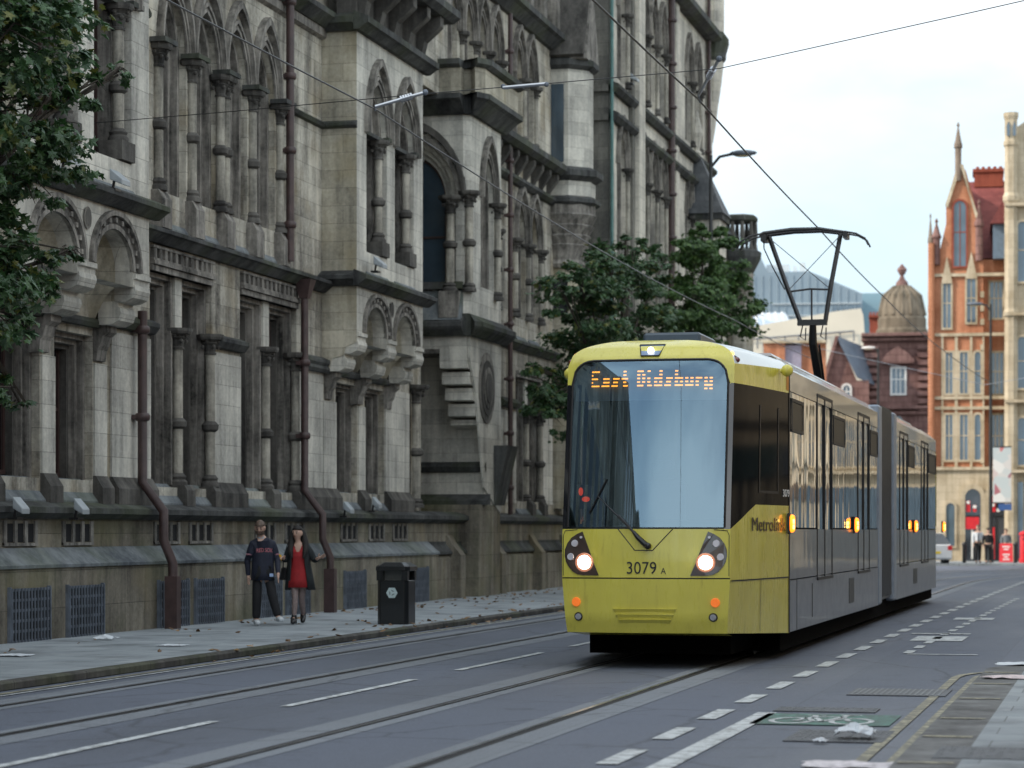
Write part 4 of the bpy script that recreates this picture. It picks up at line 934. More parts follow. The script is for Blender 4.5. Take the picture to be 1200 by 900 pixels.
# roof of the cab and of both cars
def crosssec(w, e, top, n=14):
    P = []
    for i in range(n+1):
        t = -1+2*i/n; x = w*t; z = e+(top-e)*(1-abs(t)**3.0)**(1/2.0); P.append((x, z))
    return P
m = MB(); rows = []
for q_ in range(8):
    t = q_/7; rows.append([])
    n = 28
    for i in range(n+1):
        u_ = -1+2*i/n; xa = .985*u_; A = Vector(fp(xa, ztop(xa))); B = Vector((1.325*u_, 2.75, 3.60+.27*(1-abs(u_)**2.6)**(1/1.8)))
        P = A.lerp(B, t); P.z += .03*math.sin(PI*t)*(1-abs(u_)**3); rows[-1].append(tuple(P))
m.surf(rows); m.build('cab_roof', ROOFM, tram, smooth=60)
m = MB(); m.box(-.28, .42, 1.4, 2.6, 3.86, 3.99); m.build('roof_vent', plain('vent_grey', (.05, .07, .09), .4), tram, bevel=.03)
RC = plain('roof_silver', (.36, .33, .32), .25, metal=.3, var=.2, scale=.8, coat=.5)
CARS = ((2.75, 14.2), (17.6, 27.6))
for a, b_ in CARS:
    m = MB(); A = [(x, z) for x, z in crosssec(1.325, 3.60, 3.86)]
    m.surf([[(x, a, z) for x, z in A], [(x, b_, z) for x, z in A]]); m.build('roof', RC, tram, smooth=60)
    m = MB(); m.box(-.9, .9, a+1.5, b_-1.2, 3.8, 3.93); m.build('roof_fairing', RC, tram, bevel=.04)
# gangway between the cars
GREYL = plain('gangway_grey', (.24, .28, .34), .4)
m = MB(); m.box(-1.27, 1.27, 14.4, 17.4, .4, 3.72)
for k in range(9):
    y = 15.0+.22*k; m.box(-1.31, 1.31, y, y+.1, .45, 3.76)
m.build('gangway_bellows', plain('bellows_rubber', (.035, .037, .042), .35), tram)
for y0, y1 in ((14.2, 14.75), (17.05, 17.6)): m = MB(); m.box(-1.34, 1.34, y0, y1, .34, 3.74); m.build('gangway_frame', GREYL, tram, bevel=.03)
# sides
def sidebox(mb, s, y0, y1, z0, z1, d0, d1): mb.box(*sorted((s*(1.325+d0), s*(1.325+d1))), y0, y1, z0, z1)
DOORS = ((5.55, 7.35), (10.9, 12.7), (18.4, 20.2), (23.5, 25.3))
for a, b_ in CARS:
    for s in (-1, 1):
        m = MB(); sidebox(m, s, a, b_, .34, .98, -.05, 0); m.build('side_skirt', SIDE, tram)
        m = MB(); sidebox(m, s, a, b_, .995, 1.62, -.05, 0); m.build('side_panel', SIDE, tram)
        m = MB(); sidebox(m, s, a, b_, 3.34, 3.60, -.05, 0); m.build('cantrail', plain('cantrail_grey', (.24, .23, .21), .2, metal=.2, var=.12, coat=.5), tram)
        ds = [d for d in DOORS if a <= d[0] < b_]
        edges = [a]+[v for d in ds for v in d]+[b_]
        for e0, e1 in zip(edges[::2], edges[1::2]):
            n = max(1, round((e1-e0)/1.75)); w_ = (e1-e0)/n
            for k in range(n):
                y0, y1 = e0+w_*k+.02, e0+w_*(k+1)-.02
                m = MB(); sidebox(m, s, y0, y1, 1.64, 3.33, -.04, -.004); wn = m.build('side_window', SGLASS, tram)
                if w_ > .9 and k % 2 == 0:
                    m = MB(); sidebox(m, s, y0+.1, y1-.1, 2.84, 2.88, -.0, .012); sidebox(m, s, y0+.1, y1-.1, 3.22, 3.26, -.0, .012); sidebox(m, s, y0+.1, y0+.14, 2.881, 3.219, -.0, .012); sidebox(m, s, y1-.14, y1-.1, 2.881, 3.219, -.0, .012); m.build('hopper_frame', M_RUB, wn)
                    m = MB(); sidebox(m, s, y0+.15, y1-.15, 2.885, 3.215, -.003, .0); m.build('hopper_pane', plain('hopper_glass', (.012, .011, .010), .35, spec=.1), wn)
        for d0, d1 in ds:
            dr = MB(); sidebox(dr, s, d0, d1, .96, 3.42, -.055, -.02); dr = dr.build('door', plain('door_frame_grey', (.22, .22, .22), .18, metal=.6), tram)
            mid = (d0+d1)/2; F_r = MB()
            for y in (d0, mid-.02, d1-.04): sidebox(F_r, s, y, y+.04, .97, 3.42, -.02, .008)
            sidebox(F_r, s, d0, d1, 3.42, 3.46, -.02, .01); sidebox(F_r, s, d0, d1, .93, .968, -.02, .02); F_r.build('door_frame', M_RUB, dr)
            for y0, y1 in ((d0+.08, mid-.06), (mid+.09, d1-.09)):
                m = MB(); sidebox(m, s, y0, y1, 1.15, 3.30, -.018, -.012); m.build('door_glass', SGLASS, dr)
for s in (-1, 1):
    m = MB(); sidebox(m, s, 5.0, 5.04, .45, .9, 0, .006); sidebox(m, s, 3.4, 3.42, .34, .98, 0, .004); sidebox(m, s, 21.5, 22.4, .55, .85, 0, .006); sidebox(m, s, 9.6, 10.3, .5, .88, 0, .006); m.build('skirt_hatch', plain('hatch_dark', (.06, .065, .07), .5), tram)
# rear end
m = MB(); m.box(-1.3, 1.3, 27.6, 27.66, .36, 3.6); m.prism([(-1.325, 27.6, .36), (1.325, 27.6, .36), (1.325, 27.6, 3.6), (-1.325, 27.6, 3.6)], [(-1.0, 29.8, .45), (1.0, 29.8, .45), (1.0, 29.5, 3.5), (-1.0, 29.5, 3.5)]); m.build('rear_cab', YEL, tram)
m = MB(); m.prism([(-1.2, 27.6, 3.6), (1.2, 27.6, 3.6), (1.0, 27.6, 3.85), (-1.0, 27.6, 3.85)], [(-.9, 29.4, 3.5), (.9, 29.4, 3.5), (.8, 29.2, 3.6), (-.8, 29.2, 3.6)]); m.build('rear_roof', RC, tram)
m = MB(); m.add([(1.328, 27.7, 1.7), (1.02, 29.72, 1.7), (1.02, 29.5, 3.25), (1.328, 27.7, 3.3)], [(0,1,2,3)]); m.build('rear_side_window', SGLASS, tram)
# underframe, bogies
m = MB(); m.box(-1.2, 1.2, 2.75, 28.0, .10, .5); m.box(-.85, .85, 1.0, 2.75, .14, .5); m.build('underframe', plain('underframe_shade_black', (.003, .003, .003), .95, spec=.05), tram)  # shade under the tram put into the near-black colour; box widened to block light
for y in (4.4, 15.9, 25.2):
    bg_ = MB(); bg_.box(-1.1, 1.1, y-1.3, y+1.3, .18, .5); bo = bg_.build('bogie', M_DARK, tram)
    for s in (-1, 1):
        for dy in (-.9, .9):
            k = MB(); k.tube([(s*.66, y+dy, .32), (s*.78, y+dy, .32)], .30, 24); k.build('wheel', plain('wheel_steel', (.08, .075, .07), .4, metal=.7), bo, smooth=True)
# interior seen through the windscreen
INT = plain('cab_interior', (.025, .026, .03), .7)
m = MB(); m.box(-.93, .93, 1.95, 2.0, .6, 3.6); m.box(-.93, .93, .12+.2, 1.95, .6, .65); m.build('cab_bulkhead', INT, tram)
m = MB()
for s in (-1, 1): m.add([(s*.93, .25, .6), (s*1.2, 2.0, .6), (s*1.2, 2.0, 3.5), (s*.93, .45, 3.5)], [(0,1,2,3)])
m.add([(-.93, .5, 3.58), (.93, .5, 3.58), (1.2, 2.0, 3.58), (-1.2, 2.0, 3.58)], [(0,1,2,3)]); m.build('cab_lining', INT, tram)
m = MB(); m.prism([(-.85, .24, 1.3), (.85, .24, 1.3), (.85, .24, 1.62), (-.85, .24, 1.62)], [(-.85, .75, 1.3), (.85, .75, 1.3), (.85, .65, 1.72), (-.85, .65, 1.72)]); m.lathe(-.25, .5, [(.14, 1.68), (.12, 1.8)], 12); m.build('dashboard', plain('dash_dark', (.02, .02, .022), .5), tram)
m = MB(); m.box(-.28, .28, 1.15, 1.3, 1.2, 2.2); m.box(-.28, .28, .85, 1.2, 1.15, 1.3); m.box(-.14, .14, 1.17, 1.28, 2.22, 2.45); m.build('driver_seat', plain('seat_cloth', (.03, .04, .06), .8), tram, bevel=.04)
# destination display
m = MB(); rows = [[fp(x, z, -.10) for x in (-.90, -.45, 0, .45, .90)] for z in (3.12, 3.56)]; m.surf(rows); dd = m.build('destination_display', plain('display_board', (.10, .16, .22), .5), tram)
GL = {'E': ['#####', '#', '####', '#', '#####'], 'a': ['', '', '.####', '.####', '#####'], 's': ['', '', '.####', '.###', '####'], 't': ['.##', '.##', '####', '.##', '.###'],
      'D': ['#### ##', '##.## ', '##.## ##', '##.## ##', '##### ###'], 'd': ['...##', '...##', '#####', '##.##', '#####'], 'b': ['##', '##', '#####', '##.##', '#####'], 'u': ['', '', '##.##', '##.##', '#####'], 'r': ['', '', '####', '##', '##'], 'y': ['', '', '##.##', '##.##', '#####', '##.##']}
GL['D'] = ['####.', '##.##', '##.##', '##.##', '####.']; GL['i'] = ['##', '', '##', '##', '###']
m = MB(); cx = -.70; px_, rz_ = .0198, .042
for ch in 'East Didsbury':
    if ch == ' ': cx += .085; continue
    R = GL[ch]; wd = max(len(r) for r in R)
    for j, r in enumerate(R):
        r = r.replace(' ', '.'); i = 0
        while i < len(r):
            if r[i] == '#':
                k = i
                while k < len(r) and r[k] == '#': k += 1
                x0, x1, z = cx+i*px_, cx+k*px_-.004, 3.46-j*rz_
                m.add([fp(x0, z-.0085, -.06), fp(x1, z-.0085, -.06), fp(x1, z+.0085, -.06), fp(x0, z+.0085, -.06)], [(0,1,2,3)]); i = k
            else: i += 1
    cx += wd*px_+.022
m.build('lettering', plain('led_amber', (1, .4, .05), .5, emit=(1, .36, .03), estr=2.4), dd)
# headlamp units
HP = [(.735, 1.592), (.80, 1.565), (.87, 1.52), (.92, 1.455), (.95, 1.38), (.952, 1.31), (.935, 1.24), (.90, 1.18), (.85, 1.125), (.79, 1.095), (.72, 1.085), (.535, 1.085), (.60, 1.24), (.67, 1.43)]
HL = plain('headlamp_bezel', (.05, .035, .03), .2, coat=1)
for s in (-1, 1):
    m = MB(); P = [fp(s*x, z, .004) for x, z in HP]; m.prism(P, [(x, y-.008, z) for x, y, z in P]); hl = m.build('headlight', HL, tram)
    def disc(mb, x, z, r, off, n=20, base=.012): mb.prism([fp(x+r*math.cos(2*PI*k/n), z+r*math.sin(2*PI*k/n), base) for k in range(n)], [fp(x+r*.9*math.cos(2*PI*k/n), z+r*.9*math.sin(2*PI*k/n), off) for k in range(n)])
    m = MB(); disc(m, s*.71, 1.235, .082, .03); m.build('main_beam', plain('headlamp_lit', (1, .9, .8), .2, emit=(1, .80, .62), estr=16), hl)
    m = MB(); disc(m, s*.71, 1.235, .112, .016, base=.0125); m.build('reflector', plain('reflector_warm', (.42, .2, .12), .25, metal=.6, emit=(1, .40, .25), estr=.25), hl)
    for x, z, r in ((.83, 1.455, .042), (.878, 1.30, .042), (.752, 1.525, .016)): m = MB(); disc(m, s*x, z, r, .028); m.build('side_lamp', plain('lamp_clear', (.62, .60, .64), .15, coat=1), hl)
    m = MB(); disc(m, s*.815, .775, .055, .02, base=0); m.build('front_indicator', plain('lens_orange', (.85, .18, .02), .25, coat=1, emit=(1, .2, .02), estr=.35), tram)
    m = MB(); disc(m, s*.79, .605, .052, .012, base=0); b_ = m.build('fog_lamp', M_BLACK, tram); m = MB(); disc(m, s*.79, .605, .038, .025, base=.0125); m.build('lens', plain('lens_grey', (.35, .36, .38), .15, coat=1), b_)
# nose details
for k, z in enumerate((.70, .635, .575)):
    m = MB(); w_ = .37-.03*k; m.prism([fp(-w_, z, .0), fp(w_, z, .0), fp(w_-.02, z-.04, .0), fp(-w_+.02, z-.04, .0)], [fp(-w_, z, .03), fp(w_, z, .03), fp(w_-.02, z-.04, .006), fp(-w_+.02, z-.04, .006)]); m.build('bumper_rib', YEL, tram)
m = MB()
for a, b_ in (((-.31, 1.62), (-.11, 1.375)), ((-.11, 1.375), (.10, 1.375)), ((.10, 1.375), (.33, 1.62))): m.tube([fp(*a, .0), fp((a[0]+b_[0])/2, (a[1]+b_[1])/2, 0), fp(*b_, .0)], .006, 5)
m.build('wiper_recess_seam', M_RUB, tram)
for s in (-1, 1):
    m = MB(); m.tube([fp(s*.972, z, .001) for z in (1.08, 1.3, 1.55)]+[fp(s*.95, 1.6, .001), fp(s*.80, 1.612, .001)], .005, 5); m.build('bonnet_seam', M_RUB, tram)
m = MB(); m.box(-.90, -.68, .42, .5, 1.86, 2.14); mo = m.build('cab_monitor', M_BLACK, tram, bevel=.01); m = MB(); m.ball((-.83, .40, 2.06), .035, 10, 6, (.8, .3, 1.4)); m.ball((-.77, .40, 1.97), .04, 10, 6, (1.2, .3, .8)); m.build('red_glow_blobs', plain('red_glow_blobs', (.6, .03, .01), .4, emit=(1, .08, .02), estr=.5), mo)  # glowing red blobs on an added box, for an unidentified red patch
m = MB(); m.tube([fp(.05, 1.42, .05), fp(-.06, 1.52, .06), fp(-.12, 1.59, .05)], [.035, .03, .02], 8); m.tube([fp(-.08, 1.55, .05), fp(-.32, 1.78, .045), fp(-.56, 2.0, .035)], [.016, .011, .007], 6); m.tube([fp(-.02, 1.47, .06), fp(-.16, 1.64, .05), fp(-.3, 1.78, .05)], .012, 6); m.ball(fp(.055, 1.425, .06), .04, 10, 8)
m.tube([fp(-.66, 1.80, .02), fp(-.56, 2.0, .02), fp(-.46, 2.2, .02)], .01, 6); m.build('wiper', M_BLACK, tram, smooth=True)
m = MB(); text_mb(m, '3079', .20, Matrix.Translation(Vector((-.03, fy(1.1)-.004, 1.105))) @ Matrix.Rotation(PI/2, 4, 'X'), cw=.88, spacing=1.04, depth=.002)
text_mb(m, 'A', .10, Matrix.Translation(Vector((.225, fy(1.1)+.003, 1.105))) @ Matrix.Rotation(PI/2, 4, 'X'), cw=.9); m.build('fleet_number', M_BLACK, tram)
m = MB(); m.prism([fp(-.15, 3.78, .02), fp(.15, 3.78, .02), fp(.105, 3.64, .02), fp(-.105, 3.64, .02)], [fp(-.15, 3.78, -.05), fp(.15, 3.78, -.05), fp(.105, 3.64, -.05), fp(-.105, 3.64, -.05)]); tl = m.build('top_lamp', plain('toplamp_blue', (.12, .18, .30), .1, coat=1), tram)
m = MB(); m.ball(fp(.0, 3.705, .03), .04, 12, 8); m.build('lens', plain('toplamp_lit', (1, 1, .95), .3, emit=(1, .97, .9), estr=3), tl, smooth=80)
m = MB(); m.tube([fp(-.15, 3.78, .025), fp(.15, 3.78, .025), fp(.105, 3.64, .025), fp(-.105, 3.64, .025), fp(-.15, 3.78, .025)], .008, 4); m.build('rim', M_BLACK, tl)
# lettering on the cab flank
def flank_M(t, z, off=.008):
    a = Vector(flank(1, t-.1, z, off)); b_ = Vector(flank(1, t+.1, z, off)); d = (b_-a).normalized(); u_ = Vector((0, 0, 1)); n_ = d.cross(u_)
    M = Matrix.Identity(4)
    for i in range(3): M[i][0] = d[i]; M[i][1] = u_[i]; M[i][2] = n_[i]; M[i][3] = flank(1, t, z, off)[i]
    return M
m = MB(); text_mb(m, 'Metrolink', .23, flank_M(.60, 1.60), cw=1.75, depth=.002); m.build('operator_lettering', M_BLACK, tram)
m = MB(); text_mb(m, '3079', .13, flank_M(.92, 2.02), cw=1.3, depth=.002); m.build('side_number', M_WHITE, tram)
m = MB(); m.add([flank(1, t, z, .003) for t, z in ((.93, 3.34), (.98, 3.34), (.98, 3.57), (.93, 3.57))], [(0,1,2,3)]); m.build('warning_label', plain('label_orange', (.55, .22, .03), .5), tram)
# pantograph
pz = 6.82; py = 16.0
pg = MB(); pg.box(-.35, .35, py-.5, py+1.2, 3.93, 4.05); pg = pg.build('pantograph', M_BLACK, tram)
m = MB(); m.tube([(.06, py+.9, 4.05), (.0, py, 4.95), (.02, py-.15, 5.28)], [.10, .075, .06], 8); m.tube([(.15, py+.7, 4.05), (.12, py-.05, 4.9)], .02, 6); m.box(-.25, .27, py-.22, py-.08, 5.24, 5.34); m.build('lower_arm', M_BLACK, pg)
for x in (-.16, .2): m = MB(); m.tube([(x, py-.15, 5.25), (x-.05, py-.1, 5.05), (x+.04, py-.1, 4.98), (x+.05, py-.12, 5.2)], .012, 5); m.build('cable', M_BLACK, pg)
m = MB(); m.tube([(-.2, py-.15, 5.3), (-.46, py+.0, 5.95), (-.82, py+.3, 6.88)], .042, 8); m.tube([(.24, py-.15, 5.3), (.32, py, 5.95), (.46, py+.3, 6.90)], .042, 8); m.tube([(-.42, py, 5.86), (-.05, py, 5.9), (.32, py, 5.88)], .02, 6); m.tube([(0, py-.15, 5.3), (-.02, py, 5.88)], .018, 6); m.build('upper_arm', M_BLACK, pg)
m = MB(); m.tube([(-.5, py, 5.9), (-.72, py+.05, 6.3), (-.90, py+.2, 6.66), (-.92, py+.3, 6.88)], .012, 5); m.tube([(-.82, py+.3, 6.86), (.3, py, 5.9)], .007, 4); m.tube([(.44, py+.3, 6.86), (-.42, py, 5.9)], .007, 4); m.build('stay', M_BLACK, pg)
m = MB()
for dy in (.12, .48): m.tube([(-.98, py+dy, 6.89), (-.9, py+dy, 6.93), (-.4, py+dy, 6.98), (.1, py+dy, 6.98), (.55, py+dy, 6.91)], [.025, .035, .04, .035, .025], 6)
m.box(-.95, -.85, py+.1, py+.5, 6.79, 6.91); m.box(.52, .60, py+.1, py+.5, 6.81, 6.91); m.build('contact_bow', M_BLACK, pg)
for s_, o in ((-1, .12), (-1, .48), (1, .12), (1, .48)):
    x0 = -.95 if s_ < 0 else .55; m = MB(); m.tube([(x0, py+o, 6.92), (x0+s_*.2, py+o, 6.88), (x0+s_*.36, py+o, 6.79), (x0+s_*.42, py+o, 6.67)], .018, 6); m.build('horn', M_BLACK, pg)
# ================================================================== BUILDINGS BEYOND THE JUNCTION
BRK = stone('brick_orange', (.40, .16, .085), (.66, .32, .19), bw=.24, bh=.08, soot=.6, mortar=.012)  # far brick and stone lightened, distance haze put into the base colours
BRKR = stone('brick_red', (.20, .05, .035), (.33, .095, .06), bw=.24, bh=.08, soot=.6)
SAND = stone('sandstone_buff', (.34, .28, .19), (.60, .52, .39), bw=.7, bh=.35, soot=.6)
REDST = stone('red_sandstone', (.12, .065, .06), (.30, .18, .16), bw=.8, bh=.45, soot=.7, mortar=.03)
TILE = stone('roof_tile_red', (.14, .04, .04), (.24, .075, .07), bw=.3, bh=.2, rough=.7)
LEAD = stone('dome_lead', (.09, .075, .055), (.24, .20, .15), joints=False, soot=.7)
GLZ = plain('far_glass', (.08, .12, .16), .08, var=.4, scale=.6, coat=1)
class FB_:                                    # local facade in a building's own frame, in pixels of the photograph at its depth
    def __init__(s, u0, D): s.u0 = u0; s.k = D/F_; s.loc = (*far(u0, D), 0); s.rz = TH-math.atan((u0-600)/F_)
    def x(s, u): return (u-s.u0)*s.k
    def z(s, v): return H_+(622-v)*s.k
def fb_box(B, mb, u0, u1, v0, v1, y0, y1): mb.box(B.x(u0), B.x(u1), y0, y1, B.z(v1), B.z(v0))
def fb_poly(B, mb, P, y0, y1): mb.prism([(B.x(u), y0, B.z(v)) for u, v in P], [(B.x(u), y1, B.z(v)) for u, v in P])
def far_window(B, par, u0, u1, v0, v1, arch_=False, mull=1, y=0, surround=SAND, tr=1):
    """stone surround standing proud, recessed glass, mullions"""
    m = MB(); k = B.k; w = (u1-u0)
    pts = [(u0, v1), (u0, v0+(w*.5 if arch_ else 0))]+([(u0+w*.5-w*.5*math.cos(PI*i/8), v0+w*.5-w*.55*math.sin(PI*i/8)) for i in range(1, 8)] if arch_ else [])+[(u1, v0+(w*.5 if arch_ else 0)), (u1, v1)]
    c = ((u0+u1)/2, (v0+v1)/2)
    out = [(c[0]+(a-c[0])*(1+4.4/w), c[1]+(b-c[1])*(1+4.6/(v1-v0))) for a, b in pts]
    n = len(pts); V = []
    for (a, b), (a2, b2) in zip(pts, out): V += [(B.x(a), y+.12, B.z(b)), (B.x(a), y-.10, B.z(b)), (B.x(a2), y-.10, B.z(b2)), (B.x(a2), y+.12, B.z(b2))]
    m.add(V, [(4*i+j, 4*i+(j+1) % 4, 4*((i+1) % n)+(j+1) % 4, 4*((i+1) % n)+j) for i in range(n) for j in range(4)])
    for i in range(1, mull+1): uu = u0+w*i/(mull+1); fb_box(B, m, uu-.5, uu+.5, v0+(2 if arch_ else 0), v1, y-.04, y+.08)
    for i in range(1, tr+1): vv = v0+(v1-v0)*i/(tr+1)-2; fb_box(B, m, u0, u1, vv-.6, vv+.6, y-.035, y+.07)
    wd = m.build('window', surround, par); g = MB(); fb_poly(B, g, pts, y-.015, y+.02); g.build('pane', GLZ, wd)
# --- orange brick gothic building
B = FB_(1133, 123); br = thing('brick_building', 'orange brick gothic building with stepped gable, pinnacles and arched stone shopfronts', 'building', B.loc, B.rz, world=False)
m = MB(); P = [(1092, 662), (1092, 292), (1102, 292), (1109, 262), (1109, 238), (1120, 200), (1126, 193), (1132, 200), (1146, 254), (1150, 306), (1152, 306), (1152, 662)]
fb_poly(B, m, P, 0, .6); fb_box(B, m, 1093, 1152, 306, 662, .6, 12); m.build('gable_wall', BRK, br)
m = MB(); fb_box(B, m, 1152, 1178, 303, 662, .6, 12); m.build('wall', BRK, br)
m = MB(); fb_poly(B, m, [(1092, 662), (1092, 549), (1178, 549), (1178, 662)], -.35, -.1)
m.build('shopfront_wall', SAND, br)
m = MB()
for v in (549, 478, 466, 392, 322): fb_box(B, m, 1090, 1178, v-1.6, v+2, -.5 if v == 549 else -.14, .3)
for v in (540, 524, 508, 492, 455, 441, 425, 408, 378, 362, 346): fb_box(B, m, 1088, 1094, v-4, v+3, -.12, .2); fb_box(B, m, 1148.5, 1153, v-4, v+3, -.12, .2)
m.build('stone_bands', SAND, br) if False else build_split(m, 'stone_band', SAND, br)
m = MB()
fb_poly(B, m, [(1108, 240), (1123, 193), (1127, 193), (1111, 243)], -.18, .2); fb_poly(B, m, [(1143, 256), (1129, 193), (1125, 193), (1147, 256)], -.16, .21); m.build('gable_coping', SAND, br)
def pinnacle(u, v0, v1, w, mat, name='pinnacle', cross=False):
    m = MB(); c = B.x(u); r = w*B.k; m.lathe(c, -.05, [(r, B.z(v1)), (r, B.z(v0+(v1-v0)*.45)), (r*1.35, B.z(v0+(v1-v0)*.43)), (r*1.3, B.z(v0+(v1-v0)*.38)), (r*1.0, B.z(v0+(v1-v0)*.33)), (r*.2, B.z(v0+6)), (r*.5, B.z(v0+4)), (r*.1, B.z(v0))], 8, PI/8)
    p = m.build(name, mat, br)
FDK = stone('far_dark_stone', (.12, .09, .07), (.30, .24, .19), joints=False); pinnacle(1123, 143, 212, 4.0, FDK); pinnacle(1147, 234, 306, 4.5, REDST); pinnacle(1098, 255, 310, 4.5, REDST); pinnacle(1091, 249, 330, 2.6, FDK)
m = MB(); m.lathe(B.x(1092), -.2, [(4*B.k, B.z(662)), (4*B.k, B.z(285))], 8, PI/8); m.build('corner_turret', BRK, br)
m = MB(); z0, z1 = B.z(300), B.z(192); m.prism([(B.x(1128), 1.2, z0), (B.x(1180), 1.2, z0), (B.x(1180), 13, z0), (B.x(1128), 13, z0)], [(B.x(1128), 6.5, z1), (B.x(1180), 6.5, z1), (B.x(1180), 7.5, z1), (B.x(1128), 7.5, z1)])
z1 = B.z(196); m.prism([(B.x(1103), .3, B.z(290)), (B.x(1149), .3, B.z(290)), (B.x(1126), .3, z1)], [(B.x(1103), 9, B.z(290)), (B.x(1149), 9, B.z(290)), (B.x(1126), 9, z1)]); build_split(m, 'roof', TILE, br)
m = MB(); fb_box(B, m, 1142, 1177, 181, 200, 6, 8); fb_box(B, m, 1140, 1178, 178, 182, 5.9, 8.1)
for k in range(5): m.lathe(B.x(1146+7*k), 7, [(2.2*B.k, B.z(178)), (1.9*B.k, B.z(172))], 8)
m.build('chimney', BRKR, br)
m = MB(); fb_box(B, m, 1163, 1177, 262, 304, -.2, 2.4); d_ = m.build('dormer', plain('dormer_blue', (.12, .17, .23), .4), br); m = MB(); fb_poly(B, m, [(1160, 264), (1179, 264), (1174, 238)], -.6, 3); m.build('dormer_roof', TILE, d_)
far_window(B, br, 1118, 1132, 236, 312, True, 1, surround=BRKR, tr=1)
for a, b_, v0, v1 in ((1105.5, 1114.5, 330, 384), (1133, 1143, 325, 378)): far_window(B, br, a, b_, v0, v1, True, 1); m = MB(); fb_poly(B, m, [(a-2, v0+2), ((a+b_)/2, v0-30), (b_+2, v0+2)], -.16, -.02); m.build('gablet', SAND, br)
for v0, v1 in ((413, 463), (486, 547)):
    for a, b_, mu_ in ((1108.5, 1116.5, 1), (1125, 1134, 1), (1142, 1149, 0), (1161.5, 1175, 2)): far_window(B, br, a, b_, v0, v1-(6 if v0 > 450 else 0)-2, mu_ == 0, mu_, y=.6 if a > 1155 else 0)
for v0, v1 in ((330, 372),): far_window(B, br, 1160, 1174, v0, v1, False, 2, y=.6)
for a, b_ in ((1103.5, 1106), (1119, 1122.5), (1136.5, 1139.5), (1151, 1153)): m = MB(); fb_box(B, m, a, b_, 394, 547, -.10, .1); m.build('stone_pier', SAND, br)
# ground floor arches with shops
def shop_arch(u0, u1):
    m = MB(); w = u1-u0; c = (u0+u1)/2
    inn = [(u0, 660)]+[(c-w/2*math.cos(PI*i/12), 583-w*.55*math.sin(PI*i/12)) for i in range(13)]+[(u1, 660)]
    ou = [(u0-5, 660)]+[(c-(w/2+5)*math.cos(PI*i/12), 583-(w*.55+6)*math.sin(PI*i/12)) for i in range(13)]+[(u1+5, 660)]
    V = []
    for (a, b), (a2, b2) in zip(inn, ou): V += [(B.x(a), -.1, B.z(b)), (B.x(a), -.6, B.z(b)), (B.x(a2), -.6, B.z(b2)), (B.x(a2), -.1, B.z(b2))]
    m.add(V, [(4*i+j, 4*i+(j+1) % 4, 4*i+4+(j+1) % 4, 4*i+4+j) for i in range(14) for j in range(4)]); ar = m.build('shop_arch', SAND, br)
    g = MB(); fb_poly(B, g, inn, -.40, -.36); g.build('shop_window', plain('shop_glass', (.04, .045, .055), .1, var=.5, scale=1.2, coat=1), ar)
    g = MB(); fb_box(B, g, u0+1, u1-1, 604, 606, -.46, -.4); fb_box(B, g, c-.5, c+.5, 606, 660, -.46, -.4); g.build('shop_mullion', M_BLACK, ar)
    return ar
shop_arch(1131, 1149); shop_arch(1158, 1176)
for a, b_, v0, v1 in ((1109, 1119, 590, 640),): far_window(B, br, a, b_, v0, v1, True, 0, y=-.34, tr=0)
RED = plain('shop_red', (.60, .02, .03), .4, var=.12)
m = MB(); fb_box(B, m, 1131, 1147, 606, 620, -.56, -.5); m.build('shop_sign', RED, br)
m = MB(); fb_box(B, m, 1132, 1137, 587, 600, -.52, -.5); fb_box(B, m, 1140, 1144, 592, 600, -.52, -.5); fb_box(B, m, 1160, 1166, 582, 600, -.52, -.5); build_split(m, 'window_poster', RED, br)
m = MB()
for u, v, r in ((1134.5, 589, 2.0), (1142, 594, 2.2), (1163, 592, 2), (1169, 598, 2.2)): m.prism([(B.x(u)+r*B.k*math.cos(PI*k/6), -.57, B.z(v)+r*B.k*math.sin(PI*k/6)) for k in range(12)], [(B.x(u)+r*B.k*math.cos(PI*k/6), -.54, B.z(v)+r*B.k*math.sin(PI*k/6)) for k in range(12)])
build_split(m, 'window_poster', M_WHITE, br)
m = MB(); fb_box(B, m, 1162, 1165, 618, 655, -.52, -.48); m.build('shop_poster', RED, br)
m = MB(); fb_box(B, m, 1138, 1140, 620, 655, -.5, -.48); m.build('shop_poster', M_WHITE, br)
# --- buff stone building to its right
B = FB_(1200, 121); cs = thing('stone_building', 'buff stone building with a tall corner turret at the right edge of the photo', 'building', B.loc, B.rz, world=False)
m = MB(); fb_poly(B, m, [(1178, 662), (1178, 230), (1190, 226), (1190, 150), (1204, 140), (1225, 110), (1244, 140), (1262, 150), (1262, 230), (1760, 230), (1760, 662)], 0, 14); m.build('wall', SAND, cs)
m = MB(); m.lathe(B.x(1185), 0, [(8*B.k, B.z(660)), (8*B.k, B.z(372)), (9.5*B.k, B.z(370)), (9.5*B.k, B.z(366)), (8*B.k, B.z(362)), (8*B.k, B.z(238)), (10*B.k, B.z(235)), (10*B.k, B.z(230)), (8*B.k, B.z(226)), (8*B.k, B.z(172)), (9.5*B.k, B.z(170)), (9.5*B.k, B.z(166)), (8*B.k, B.z(164)), (8*B.k, B.z(140)), (9.5*B.k, B.z(136)), (9.5*B.k, B.z(132))], 8, PI/8)
t_ = m.build('turret', SAND, cs); m = MB()
for u in (1182, 1189): fb_poly(B, m, [(u-1.8, 160), (u-1.8, 148), (u, 143), (u+1.8, 148), (u+1.8, 160)], -9.2*B.k, -7.7*B.k)
build_split(m, 'slit_opening', GLZ, t_)
for v0, v1 in ((395, 455), (490, 545), (260, 330)):
    for a in [1193, 1216]+list(range(1250, 1740, 26)): far_window(B, cs, a, a+(10 if a < 1240 else 15), v0, v1, True, 0)
